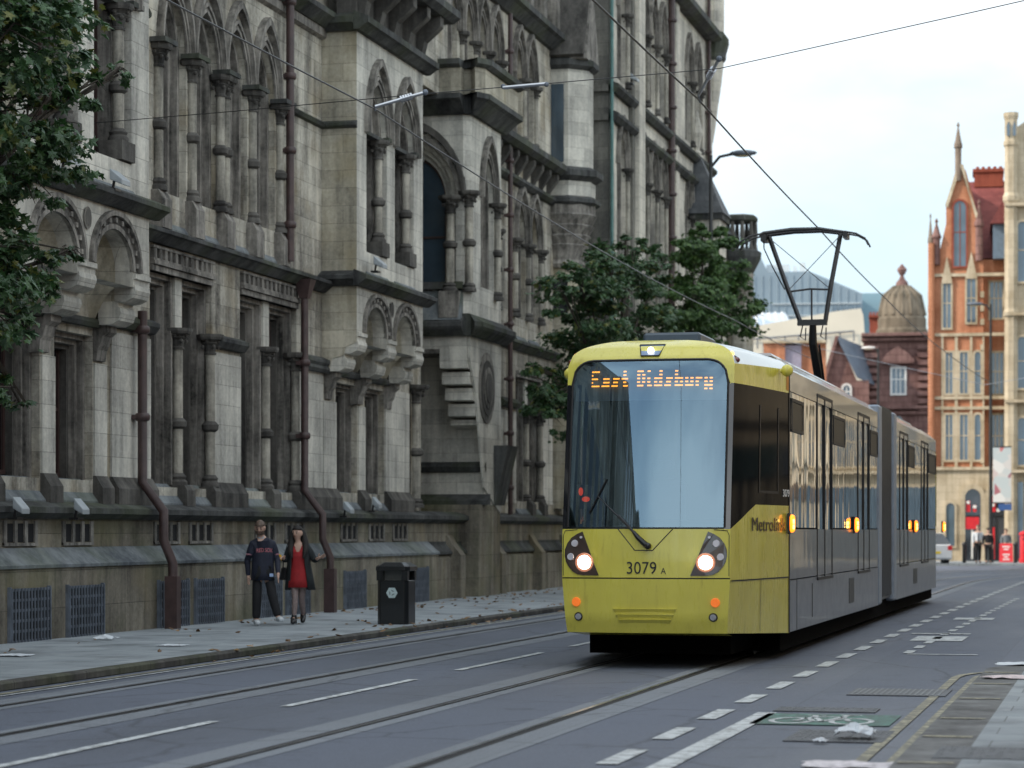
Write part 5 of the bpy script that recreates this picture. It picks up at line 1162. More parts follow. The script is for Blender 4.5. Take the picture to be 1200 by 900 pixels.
for v in (368, 470, 552, 240): m = MB(); fb_box(B, m, 1178, 1760, v-1.5, v+2, -.4, .1); m.build('string_course', SAND, cs)
m = MB(); fb_box(B, m, 1193, 1199, 565, 655, -.1, .1); m.build('doorway', GLZ, cs)
m = MB(); fb_box(B, m, 1206, 1700, 570, 655, -.06, .1); m.build('shop_window', GLZ, cs)
# --- domed red sandstone building
B = FB_(1055, 168); dm = thing('domed_building', 'dark red banded stone building with a lead dome topped by an urn finial', 'building', B.loc, B.rz, world=False)
m = MB(); fb_box(B, m, 1012, 1102, 392, 662, 0, 20); m.build('wall', REDST, dm)
m = MB(); c = B.x(1057)
m.lathe(c, 3.0, [(31*B.k, B.z(395)), (31*B.k, B.z(384)), (29*B.k, B.z(381)), (29*B.k, B.z(370)), (27.5*B.k, B.z(368)), (27*B.k, B.z(360)), (25*B.k, B.z(349)), (21*B.k, B.z(341)), (14*B.k, B.z(334)), (7*B.k, B.z(331))], 16, PI/16)
for k in range(16):
    a = 2*PI*k/16; m.tube([(c+27.2*B.k*math.cos(a), 3+27.2*B.k*math.sin(a), B.z(366)), (c+22*B.k*math.cos(a), 3+22*B.k*math.sin(a), B.z(342)), (c+9*B.k*math.cos(a), 3+9*B.k*math.sin(a), B.z(331))], .12, 5)
d_ = m.build('dome', LEAD, dm, smooth=30)
m = MB(); m.lathe(c, 3.0, [(8*B.k, B.z(332)), (7*B.k, B.z(326)), (3.5*B.k, B.z(322)), (2*B.k, B.z(318)), (3.5*B.k, B.z(316)), (6*B.k, B.z(311)), (5*B.k, B.z(309)), (2*B.k, B.z(306)), (1*B.k, B.z(304))], 10); m.build('finial', REDST, d_)
m = MB()
for v, e in ((393, 1.0), (398, .5), (478, .6), (484, .3)): fb_box(B, m, 1010, 1103, v-2, v+1.5, -e, 1)
build_split(m, 'cornice', REDST, dm)
m = MB()
for k in range(9): v = 405+9*k; fb_box(B, m, 1014, 1030, v, v+5, -.35, .1); fb_box(B, m, 1075, 1100, v, v+5, -.35, .1)
build_split(m, 'rusticated_pier', REDST, dm)
m = MB(); fb_poly(B, m, [(1034, 422), (1040, 414), (1052, 406), (1064, 414), (1071, 422), (1071, 426), (1034, 426)], -.5, .1); m.build('pediment', REDST, dm)
far_window(B, dm, 1045.5, 1060, 432, 461, False, 2, surround=M_WHITE, tr=1); far_window(B, dm, 1047, 1058, 488, 520, True, 1, surround=REDST)
m = MB(); fb_box(B, m, 1018, 1032, 362, 384, 6, 9); fb_box(B, m, 1017, 1033, 360, 363, 5.8, 9.2)
for k in range(4): m.lathe(B.x(1019+4*k), 7.5, [(1.4*B.k, B.z(360)), (1.2*B.k, B.z(354))], 6)
m.build('chimney', BRKR, dm)
# --- gabled wing left of it
B = FB_(990, 160); gw = thing('gabled_building', 'small red stone building with a steep grey slate roof seen over the tram', 'building', B.loc, B.rz, world=False)
m = MB(); fb_poly(B, m, [(966, 662), (966, 442), (978, 398), (984, 398), (1004, 446), (1018, 446), (1018, 662)], 0, 10); m.build('wall', REDST, gw)
m = MB(); m.prism([(B.x(981), -.3, B.z(394)), (B.x(1004), -.3, B.z(441)), (B.x(1004), -.3, B.z(443)), (B.x(981), -.3, B.z(397))], [(B.x(1012), 9, B.z(394)), (B.x(1028), 9, B.z(441)), (B.x(1028), 9, B.z(443)), (B.x(1012), 9, B.z(397))])
m.build('roof', plain('slate_blue', (.10, .13, .17), .45, var=.2, scale=2), gw)
m = MB(); fb_poly(B, m, [(964, 445), (979, 394), (983, 394), (968, 447)], -.4, .4); m.build('bargeboard', REDST, gw)
far_window(B, gw, 988, 996, 452, 470, True, 1, surround=M_WHITE)
# --- brick block with flat lilac panel
B = FB_(935, 150); bk = thing('low_brick_block', 'low red brick block with a lilac panel just above the tram roof', 'building', B.loc, B.rz, world=False)
m = MB(); fb_box(B, m, 895, 920, 402, 662, 0, 8); fb_box(B, m, 939, 968, 401, 662, .4, 8); build_split(m, 'wall', BRK, bk)
m = MB(); fb_box(B, m, 920, 939, 404, 662, .2, 8); m.build('lilac_panel', plain('lilac_render', (.30, .28, .36), .6), bk)
m = MB(); fb_box(B, m, 894, 968, 399, 402, -.2, 8); m.build('coping', SAND, bk)
# --- long cream curved wall with railing
B = FB_(940, 190); cw_ = thing('cream_building', 'long cream building with a curved rising roofline and a thin rail', 'building', B.loc, B.rz, world=False)
CRM = plain('cream_render', (.62, .58, .48), .6, var=.06, scale=.4)
top = [(868, 385), (900, 379), (940, 372), (980, 365), (1008, 362), (1011, 370), (1013, 400)]
m = MB(); fb_poly(B, m, [(868, 662)]+top+[(1013, 662)], 0, 25); m.build('wall', CRM, cw_)
m = MB(); m.tube([(B.x(u), -.2, B.z(398-.07*(u-868))) for u in range(868, 1012, 12)], .06, 4)
for u in range(872, 1012, 16): m.tube([(B.x(u), -.2, B.z(398-.07*(u-868))), (B.x(u), -.2, B.z(410-.07*(u-868)))], .05, 4)
m.build('railing', M_IRON, cw_)
# --- modern glass block with a sloping glazed roof
B = FB_(950, 260); gb = thing('glass_office', 'large blue-grey glass office block in the distance behind the pantograph', 'building', B.loc, B.rz, world=False)
m = MB(); fb_poly(B, m, [(868, 662), (868, 300), (882, 300), (890, 297), (900, 318), (948, 318), (958, 322), (1004, 342), (1010, 345), (1010, 662)], 0, 30); m.build('wall', plain('cladding_blue_grey', (.19, .25, .30), .35, var=.12, scale=.2, coat=.4), gb)
m = MB(); fb_box(B, m, 1008, 1062, 338, 662, 6, 30); m.build('wing', plain('cladding_teal', (.20, .32, .38), .4, scale=.3), gb)
for v in (356, 370): m = MB(); fb_box(B, m, 905, 1008, v-.6, v+.6, -.2, 0); m.build('ledge', plain('ledge_pale', (.45, .5, .52), .5), gb)
for u in range(976, 1006, 7): m = MB(); fb_box(B, m, u, u+4, 360, 372, -.15, 0); m.build('window', GLZ, gb)
m = MB()
for u in range(884, 1006, 9): fb_box(B, m, u, u+.7, 322+max(0, u-950)*.42, 380, -.12, 0)
m.build('facade_fins', plain('fin_grey', (.30, .37, .42), .4), gb)
for u0, u1, v0 in ((898, 925, 301), (929, 934, 303), (937, 944, 299)): m = MB(); fb_box(B, m, u0, u1, v0+6, 320, 2, 8); m.build('roof_plant', plain('plant_white', (.55, .6, .62), .5), gb)
B = FB_(900, 200); sk = thing('glazed_roof_hall', 'low building with a sloping blue glazed roof beside the grey stone tower', 'building', B.loc, B.rz, world=False)
m = MB(); m.prism([(B.x(866), 0, B.z(388)), (B.x(930), 0, B.z(384)), (B.x(921), 10, B.z(354)), (B.x(866), 10, B.z(354))], [(B.x(866), 0, B.z(389)), (B.x(930), 0, B.z(385)), (B.x(921), 10, B.z(355.5)), (B.x(866), 10, B.z(355.5))]); r_ = m.build('glazed_roof', plain('roof_glass_blue', (.18, .30, .45), .12, var=.15, coat=1), sk)
m = MB()
for u in range(870, 926, 8): m.tube([(B.x(u+2), -.05, B.z(387)), (B.x(u-1), 9.9, B.z(353.5))], .09, 4)
m.build('glazing_bars', M_WHITE, r_); m = MB(); fb_box(B, m, 866, 929, 389, 662, .2, 14); m.build('wall', CRM, sk)
# ================================================================== RIGHT-HAND SIDE OF THE STREET (seen mirrored in the tram)
def row_building(y0, y1, x0, h, mat, label, rows, seed, ww=1.3, sp=2.7):
    t = thing('street_building', label, 'building', (x0, y0, 0)); Rn = random.Random(seed)
    f = FR((x0, 0), (0, 1), (-1, 0)); n = int((y1-y0)/sp); w_ = (y1-y0)/n; wl = MB(); first = None
    nr = len(rows)
    for r, (z0, z1, kind) in enumerate(rows):
        for k in range(n):
            a = y0+w_*k; m_ = a+w_/2; s0, s1 = m_-ww/2, m_+ww/2; zs = z1-.9-(ww/2 if kind == 'round' else 0)
            cell(f, wl, a, a+w_, z0, z1, z0+.9, arch(s0, s1, zs, ww/2, kind), 0, .35)
            if n*nr <= 100 or k % 2 == 0:
                g = MB(); pts = [(s0, z0+.9)]+arch(s0, s1, zs, ww/2, kind)+[(s1, z0+.9)]; g.prism([f.p(s, z, -.3) for s, z in pts], [f.p(s, z, -.34) for s, z in pts]); g.build('window', M_WGLASS, t)
    wl.box(x0+.34, x0+14, y0, y1, 0, h-.5); wl.build('wall', mat, t)
    c = MB()
    for z0, z1, k in rows: c.box(x0-.25, x0, y0, y1, z1-.12, z1+.12)
    c.box(x0-.6, x0+.2, y0, y1, h-.5, h); build_split(c, 'cornice', mat, t)
    s = MB(); s.box(x0-.08, x0-.04, y0+.5, y1-.5, 2.9, 3.6); s.build('shop_fascia', [plain('fascia_green', (.02, .05, .04), .4), plain('fascia_blue', (.03, .05, .10), .4), plain('fascia_brown', (.12, .08, .05), .4)][seed % 3], t)
    return t
CREAM = stone('portland_stone', (.42, .35, .25), (.68, .60, .46), bw=.9, bh=.4, soot=.5)
row_building(-45, -12, 4.8, 10, SAND, 'sandstone office building across the street behind the viewpoint', [(0, 4, 'flat'), (4, 9, 'round')], 1)
row_building(-12, 20, 5.0, 9, BRKR, 'dark red brick warehouse opposite the town hall', [(0, 4, 'flat'), (4, 8, 'round')], 2)
row_building(20, 54, 5.2, 10, CREAM, 'pale stone bank opposite the corbelled bays of the town hall', [(0, 4.2, 'flat'), (4.2, 9, 'round')], 3)
row_building(54, 84, 5.6, 11, SAND, 'buff stone building opposite the town hall tower', [(0, 4.2, 'flat'), (4.2, 8, 'round'), (8, 10.5, 'flat')], 4)
row_building(84, 112, 5.8, 19, CREAM, 'tall cream stone building on the right before the junction', [(0, 4.5, 'flat'), (4.5, 9, 'round'), (9, 13.5, 'round'), (13.5, 18, 'flat')], 5)
# ================================================================== STREET LAMPS, WIRES
M_POST = plain('lamp_post_black', (.014, .016, .017), .4)
def lamp(x, y, h, dirx, label, arm=1.4, head=M_IRON, diry=0, r=.09):
    t = thing('street_lamp', label, 'street lamp', (x, y, 0), group='tall street lamps')
    m = MB(); m.lathe(x, y, [(.16, .0), (.16, .9), (.11, 1.1), (r, 1.3), (r*.8, h*.6), (r*.55, h)], 12); m.build('pole', M_POST, t, smooth=True)
    L_ = math.hypot(dirx, diry); dx_, dy_ = dirx/L_, diry/L_
    m = MB(); m.tube([(x, y, h-.35), (x+dx_*arm*.4, y+dy_*arm*.4, h-.05), (x+dx_*arm, y+dy_*arm, h+.02)], .045, 6); m.build('arm', M_POST, t, smooth=True)
    m = MB(); m.ball((x+dx_*(arm+.3), y+dy_*(arm+.3), h+.03), .42, 12, 6, (1 if dx_*dx_ > .5 else .45, 1 if dy_*dy_ > .5 else .45, .22)); hd = m.build('lamp_head', head, t, smooth=60)
    m = MB(); m.ball((x+dx_*(arm+.3), y+dy_*(arm+.3), h-.03), .26, 10, 6, (1 if dx_*dx_ > .5 else .45, 1 if dy_*dy_ > .5 else .45, .22)); m.build('lens', plain('lamp_lens', (.6, .5, .3), .3), hd, smooth=60)
    return t
lx, ly = -11.7, 71.8
lamp(lx, ly, 12.6, 1, 'tall black lamp post against the tower, arm reaching into the sky', .65)
x, y = far(1161, 118); lamp(x, y, 12.4, -1, 'black lamp post with a hanging banner outside the orange brick building', .45)
x, y = far(1029, 141); lamp(x, y, 12.0, -1, 'slim grey lamp post with a white head in front of the domed building', .25, head=M_WHITE)
B = FB_(1161, 117.7)
bn = thing('banner', 'portrait banner in pale red and white hanging on the black lamp post', 'banner', B.loc, B.rz, world=False)
def banner_mat():
    m, nt, b = newmat('banner_print'); L = nt.links
    n = N(nt, 'ShaderNodeTexVoronoi', i_Scale=2.2); L.new(coords(nt), n.inputs['Vector'])
    r = ramp(nt, n.outputs['Color'], [(.3, (.50, .56, .57)), (.5, (.62, .6, .58)), (.6, (.5, .06, .08)), (.68, (.25, .25, .28)), (.8, (.7, .7, .68))]); L.new(r.outputs[0], b.inputs['Base Color']); return m
m = MB(); fb_box(B, m, 1163.5, 1184.5, 524, 589, -.01, .02); m.build('cloth', banner_mat(), bn)
m = MB(); fb_box(B, m, 1161.5, 1185, 523, 524.3, -.02, .03); fb_box(B, m, 1161.5, 1185, 588.6, 590, -.02, .03); build_split(m, 'bracket', M_BLACK, bn)
m = MB(); fb_box(B, m, 1170, 1185, 590.5, 598, -.02, .02); m.build('blue_sign', plain('sign_blue', (.04, .10, .28), .4), bn)
def wire(name, label, pts, r=.011, mat=None, cat='wire', group=None):
    m = MB(); P = []
    for a, b_ in zip(pts, pts[1:]):
        a, b_ = Vector(a), Vector(b_); L_ = (b_-a).length; n = max(2, int(L_/3)); sg = L_*L_*.00018
        for k in range(n): t = k/n; p = a.lerp(b_, t); p.z -= 4*sg*t*(1-t); P.append(p)
    P.append(Vector(pts[-1])); m.tube(P, r, 5); return tag(m.build(name, mat or M_BLACK), label, cat, group)
wire('contact_wire', 'black overhead wire running from top centre down to the pantograph', [(-5.34, -20, 7.1), (-5.34, 8, 7.2), (-5.36, 31.9, 7.22), (-5.3, 44.3, 7.04), (-5.34, 58, 7.0), (-5.3, 76, 7.1), (-4.6, 96, 7.1)], .013)
wire('contact_wire', 'black overhead wire slanting across the facade above the far track', [(-9.2, -20, 7.1), (-9.25, 8, 6.95), (-9.15, 29.9, 6.92), (-9.2, 60, 6.75), (-9.2, 78, 6.9)], .011)
wire('span_wire', 'thin cross wire from the town hall wall to the upper right corner', [(-14.85, 33.4, 7.5), (-8.6, 30.1, 7.12), (-4.85, 30.4, 7.33), (4.6, 27, 8.3)], .006)
wire('span_wire', 'thin pale cross wire low over the street in front of the far brick facade', [(-15, 92.5, 9.4), (-5.3, 100, 7.4), (5.7, 104, 9.5)], .012, M_STEEL)
def reg_arm(label, a, b_, hang):
    t = thing('registration_arm', label, 'wire arm', a); m = MB(); a, b_ = Vector(a), Vector(b_)
    m.tube([a, b_], .022, 8); d = (b_-a)
    for k in range(5): p = a+d*(.52+.05*k); m.tube([p-d.normalized()*.012, p+d.normalized()*.012], .045, 8)
    m.build('arm', M_STEEL, t, smooth=True); m = MB(); m.tube([a, Vector(hang)], .012, 6); m.ball(tuple(b_), .04, 8, 6); m.build('clamp', M_IRON, t)
reg_arm('long grey insulated arm holding the wire above the tram against the sky', (-5.36, 31.9, 7.28), (-4.85, 30.4, 7.45), (-5.36, 32.0, 7.2))
reg_arm('grey insulated arm over the far track in front of the corbelled bay', (-9.15, 29.9, 6.95), (-8.55, 30.1, 7.14), (-9.15, 29.9, 6.9))
t = thing('wire_insulator', 'pale rod insulator on the cross wire in front of the third-floor arcade', 'insulator', (-7.3, 30.2, 7.19)); m = MB(); m.tube([(-7.56, 30.18, 7.17), (-7.0, 30.23, 7.205)], .022, 8); m.build('rod', M_STEEL, t, smooth=True)
m = MB()
for q_ in (-7.56, -7.0): m.ball((q_, 30.2, 7.19), .032, 8, 6)
build_split(m, 'end_cap', M_IRON, t)
# floodlights on ledges
def flood(u, v, L_, label, up=True, s=.16):
    y = Yu(u, L_); Z = y*CT+L_*ST; z = H_+(622-v)*Z/F_
    t = thing('floodlight', label, 'floodlight', (-L_, y, z), group='floodlights on the town hall ledges'); x = -L_; s = s*(.75 if v > 500 else 1)
    m = MB(); m.prism([(x-s*.3, y-s, z-.02), (x+s*.9, y-s, z-.1), (x+s*.9, y+s, z-.1), (x-s*.3, y+s, z-.02)], [(x-s*.3, y-s, z+.14), (x+s*.9, y-s, z-.02), (x+s*.9, y+s, z-.02), (x-s*.3, y+s, z+.14)]); m.build('housing', plain('lamp_grey', (.30, .33, .35), .4), t, bevel=.01)
    m = MB(); m.tube([(x-.04, y, z), (x-.06, y, z-.14)], .02, 6); m.box(x-.12, x+.02, y-.1, y+.1, z-.17, z-.14); m.build('bracket', M_BLACK, t)
for u, v, L_, lb in ((22, 594, 14.42, 'white floodlight on the plinth ledge nearest the left frame edge'), (93, 595, 14.42, 'white floodlight on the plinth ledge left of the lower rain pipe'), (407, 596, 14.42, 'white floodlight on the plinth ledge above the litter bin'), (440, 590, 14.5, 'small white floodlight beside the pale pier under the second bay'),
    (137, 210, 13.95, 'floodlight on the bay cornice near the overhanging tree'), (78, 186, 13.95, 'floodlight half hidden behind the tree leaves on the bay cornice'), (443, 309, 13.95, 'floodlight on the cornice under the paired pointed windows of the far bay'), (742, 92, 13.4, 'white floodlight high on the tower front')): flood(u, v, L_, lb)
# ================================================================== SMALL STREET THINGS
bx_, by_ = -11.42, 38.5
bn = thing('litter_bin', 'black square litter bin with a pale hexagon emblem on the pavement', 'litter bin', (bx_, by_, .09)); BIN = plain('bin_black', (.010, .011, .012), .3, coat=.4)
def oct_(x, y, w, c, z): return [(x-w+c, y-w, z), (x+w-c, y-w, z), (x+w, y-w+c, z), (x+w, y+w-c, z), (x+w-c, y+w, z), (x-w+c, y+w, z), (x-w, y+w-c, z), (x-w, y-w+c, z)]
m = MB(); m.prism(oct_(bx_, by_, .26, .06, .09), oct_(bx_, by_, .26, .06, .80)); m.build('body', BIN, bn, bevel=.01)
m = MB(); m.prism(oct_(bx_, by_, .29, .07, .955), oct_(bx_, by_, .285, .07, 1.03)); m.prism(oct_(bx_, by_, .28, .07, 1.031), oct_(bx_, by_, .19, .05, 1.09)); m.build('lid', BIN, bn, bevel=.008)
for sx_, sy_ in ((-1, -1), (1, -1), (1, 1), (-1, 1)): m = MB(); m.box(bx_+sx_*.21-.05, bx_+sx_*.21+.05, by_+sy_*.21-.05, by_+sy_*.21+.05, .80, .956); m.build('corner_post', BIN, bn)
m = MB(); m.box(bx_-.2, bx_+.2, by_+.0, by_+.02, .80, .95); m.build('liner', plain('liner_grey', (.22, .23, .22), .6), bn)
m = MB(); m.prism([(bx_+.0+.095*math.cos(PI*k/3), by_-.262, .60+.095*math.sin(PI*k/3)) for k in range(6)], [(bx_+.095*math.cos(PI*k/3), by_-.268, .60+.095*math.sin(PI*k/3)) for k in range(6)]); em = m.build('emblem', plain('emblem_pale', (.50, .60, .60), .5), bn)
m = MB()
for k in range(3): a = 2*PI*k/3+.5; m.add([(bx_+.05*math.cos(a), by_-.270, .60+.05*math.sin(a)), (bx_+.055*math.cos(a+1.3), by_-.270, .60+.055*math.sin(a+1.3)), (bx_+.03*math.cos(a+1.2), by_-.270, .60+.03*math.sin(a+1.2)), (bx_+.025*math.cos(a+.2), by_-.270, .60+.025*math.sin(a+.2))], [(0,1,2,3)])
m.build('arrows', plain('emblem_grey', (.16, .2, .2), .5), em)
# post box, board, bollards, car beyond the junction
x, y = far(1201, 116); pb = thing('post_box', 'red cylindrical post box at the right edge of the far pavement', 'post box', (x, y, .1))
m = MB(); m.lathe(x, y, [(.27, .1), (.27, .3), (.23, .32), (.23, 1.35), (.22, 1.4)], 16); m.build('body', RED, pb, smooth=True)
m = MB(); m.lathe(x, y, [(.28, 1.4), (.29, 1.46), (.2, 1.55), (.05, 1.6)], 16); m.build('cap', RED, pb, smooth=True); m = MB(); m.box(x-.12, x+.12, y-.25, y-.225, 1.2, 1.24); m.build('slot', M_BLACK, pb)
B = FB_(1179, 117.5); sb = thing('sandwich_board', 'red pavement board with white lettering marks outside the shop', 'pavement board', B.loc, B.rz, world=False)
for s in (-1, 1):
    m = MB(); m.prism([(-.32, s*.28, .12), (.32, s*.28, .12), (.3, s*.03, 1.0), (-.3, s*.03, 1.0)], [(-.32, s*.28+.02, .12), (.32, s*.28+.02, .12), (.3, s*.03+.02, 1.0), (-.3, s*.03+.02, 1.0)]); m.build('panel', RED, sb)
m = MB()
for z, w_ in ((.82, .18), (.7, .12), (.45, .16), (.34, .1), (.22, .16)): yy = -.28+.25*(z-.12)/.88-.012; m.prism([(-w_, yy-.004, z), (w_, yy-.004, z), (w_, yy+.016, z+.05), (-w_, yy+.016, z+.05)], [(-w_, yy, z), (w_, yy, z), (w_, yy+.02, z+.05), (-w_, yy+.02, z+.05)])
m.build('lettering', M_WHITE, sb)
def bollard(u, D, label):
    x, y = far(u, D); t = thing('bollard', label, 'bollard', (x, y, .1), group='black bollards outside the shops')
    m = MB(); m.lathe(x, y, [(.09, .1), (.09, .9)], 10); m.build('shaft', M_BLACK, t, smooth=True); m = MB(); m.lathe(x, y, [(.11, .9), (.12, .97), (.07, 1.08)], 10); m.build('cap', M_BLACK, t, smooth=True)
bollard(1190, 115.5, 'black bollard between the red board and the post box'); bollard(1130, 115.5, 'black bollard in front of the left shop arch')
B = FB_(1096, 113); x, y = B.loc[:2]; cr = thing('parked_car', 'white car with a yellow rear plate half hidden behind the end of the tram', 'car', (x, y, 0), TH+.25, world=False)
CARW = plain('car_white', (.68, .70, .72), .2, coat=1, var=.04)
def carsec(y, w, z0, z1, tw): return [(-w, y, z0), (w, y, z0), (w, y, z0+(z1-z0)*.6), (tw, y, z1), (-tw, y, z1), (-w, y, z0+(z1-z0)*.6)]
m = MB(); S = [carsec(0, .82, .35, .95, .76), carsec(.1, .88, .28, 1.0, .8), carsec(1.2, .89, .25, 1.0, .82), carsec(3.0, .89, .25, .95, .82), carsec(4.0, .84, .3, .75, .74)]
for a, b_ in zip(S, S[1:]): m.prism(a, b_)
m.build('body', CARW, cr, bevel=.02)
m = MB(); m.prism([(-.78, .05, 1.0), (.78, .05, 1.0), (.8, 3.0, .98), (-.8, 3.0, .98)], [(-.62, .5, 1.46), (.62, .5, 1.46), (.62, 2.1, 1.46), (-.62, 2.1, 1.46)]); m.build('cabin', plain('car_glass', (.02, .025, .03), .08, coat=1), cr)
m = MB(); m.box(-.6, .6, .5, 2.1, 1.46, 1.49); m.build('roof', CARW, cr, bevel=.01)
m = MB(); m.box(-.26, .26, -.02, 0, .55, .66); m.build('number_plate', plain('plate_yellow', (.75, .55, .03), .4), cr)
for s in (-1, 1):
    m = MB(); m.box(*sorted((s*.62, s*.84)), -.015, .02, .72, .92); m.build('tail_light', RED, cr)
    for yy in (.75, 3.1):
        m = MB(); m.tube([(s*.72, yy, .31), (s*.9, yy, .31)], .31, 20); w_ = m.build('wheel', M_RUB, cr, smooth=True); m = MB(); m.tube([(s*.9, yy, .31), (s*.905, yy, .31)], .19, 12); m.build('rim', M_STEEL, w_)
# litter
def crumple(name, label, x, y, z, w, d, h, mat, cat, seed, rz=0):
    R_ = random.Random(seed); n = 9; rows = []
    for i in range(n):
        rows.append([])
        for j in range(n):
            a, b_ = i/(n-1)-.5, j/(n-1)-.5; e = 1-max(abs(a), abs(b_))*1.6
            X, Y = a*w*(1+.3*R_.random()), b_*d*(1+.4*R_.random()); rows[-1].append((x+X*math.cos(rz)-Y*math.sin(rz), y+X*math.sin(rz)+Y*math.cos(rz), z+.004+max(0, h*(e+.5*R_.random()))))
    m = MB(); m.surf(rows); o = m.build(name, mat); md = o.modifiers.new('s', 'SOLIDIFY'); md.thickness = .004; return tag(o, label, cat)
PAPER = plain('paper_white', (.62, .66, .70), .6, var=.1)
crumple('crumpled_rag', 'crumpled pale blue-white rag lying on the road beside the painted bicycle', -1.98, 19.0, .02, .26, .22, .085, PAPER, 'rag', 3)
crumple('plastic_bag', 'small white scrap of plastic beside the crumpled rag', -2.2, 18.6, .01, .09, .08, .03, PAPER, 'scrap', 5)
crumple('wet_paper', 'flattened white and pink paper over the yellow lines at the bottom edge', -1.65, 16.7, .01, .8, .35, .03, plain('paper_pink', (.60, .56, .58), .6, var=.3, scale=14), 'paper', 7)
crumple('flat_wrapper', 'white wrapper at the rounded kerb corner', -1.0, 28.2, .1, .6, .35, .03, PAPER, 'wrapper', 9)
crumple('red_wrapper', 'small red wrapper at the rounded kerb corner', -.9, 28.9, .1, .16, .16, .08, RED, 'wrapper', 10)
crumple('paper_cup', 'white and red scrap on the kerb band at the right edge', -1.1, 25.6, .1, .5, .25, .03, plain('paper_redwhite', (.6, .5, .5), .6, var=.3, scale=12), 'scrap', 11)
def atp(u, v, z=.09):                         # pavement point under a pixel of the photograph
    D = (H_-z)*F_/(v-622); return far(u, D)
for u, v, w_, lb in ((123, 750, .26, 'green-white torn wrapper on the pavement below the grilles'), (202, 757, .3, 'flat white paper on the pavement near the kerb'), (17, 769, .34, 'flat white paper at the left edge of the pavement'), (720, 753, .2, 'white scrap')):
    if u > 700: continue
    x, y = atp(u, v); crumple('paper_scrap', lb, x, y, .09, w_, w_*.8, .02 if u != 123 else .05, PAPER, 'paper', u)
# fallen leaves
LEAFC = []
def leafy(name, pts, size, mat, seed, kind='leaf'):
    R_ = random.Random(seed); V = []; Fc = []
    for p, nrm in pts:
        s = size*R_.uniform(.5, 1.4); n_ = Vector(nrm).normalized(); a = n_.orthogonal().normalized(); a.rotate(Matrix.Rotation(R_.uniform(0, 6.28), 3, n_)); b_ = n_.cross(a)
        if kind == 'maple': sh = [(0, -.5), (.16, -.22), (.5, -.2), (.3, .02), (.48, .3), (.18, .22), (0, .55), (-.18, .22), (-.48, .3), (-.3, .02), (-.5, -.2), (-.16, -.22)]
        else: sh = [(0, -.5), (.3, -.1), (.22, .3), (0, .55), (-.22, .3), (-.3, -.1)]
        c0 = len(V); V.append(tuple(Vector(p)+n_*s*.10))
        for x_, y_ in sh: V.append(tuple(Vector(p)+a*x_*s+b_*y_*s-n_*s*.12*abs(x_)*2))
        k = len(sh)
        for i in range(k): Fc.append((c0, c0+1+i, c0+1+(i+1) % k))
    me = bpy.data.meshes.new(name); me.from_pydata(V, [], Fc); me.materials.append(mat); me.update(); return me
def leaf_mat(name, cols, trans=.25, rough=.45):
    m, nt, b = newmat(name); L = nt.links; g = N(nt, 'ShaderNodeNewGeometry'); r = ramp(nt, g.outputs['Random Per Island'], [(i/(len(cols)-1) if i < len(cols)-1 else .98, c) for i, c in enumerate(cols)])
    L.new(r.outputs[0], b.inputs['Base Color']); b.inputs['Roughness'].default_value = rough
    t = N(nt, 'ShaderNodeBsdfTranslucent'); L.new(r.outputs[0], t.inputs[0]); mx = N(nt, 'ShaderNodeMixShader'); mx.inputs[0].default_value = trans
    L.new(b.outputs[0], mx.inputs[1]); L.new(t.outputs[0], mx.inputs[2]); L.new(mx.outputs[0], nt.nodes['Material Output'].inputs[0]); return m
R_ = random.Random(4); pts = []
for k in range(480):
    y = R_.uniform(28, 72); c = R_.random()
    if c < .3: x = -11.05+R_.gauss(0, .12); z = .105
    elif c < .45: x = -10.75+R_.gauss(0, .05); z = .02
    elif c < .8: x = -14.2+abs(R_.gauss(0, .5)); z = .105
    else: x = R_.uniform(-14.3, -11.1); z = .105
    if x < -11.0 and y < 38 and R_.random() < .6: continue
    if x < -14.4: x = -14.4
    pts.append(((x, y, z), (R_.gauss(0, .3), R_.gauss(0, .3), 1)))
me = leafy('fallen_leaves', pts, .10, leaf_mat('dead_leaves', [(.10, .055, .03), (.22, .12, .05), (.32, .20, .09), (.16, .09, .05)], .1), 5)
o = bpy.data.objects.new('fallen_leaves', me); C.objects.link(o); tag(o, 'dry orange and brown leaves scattered along the kerb and pavement', 'fallen leaves', kind='stuff')
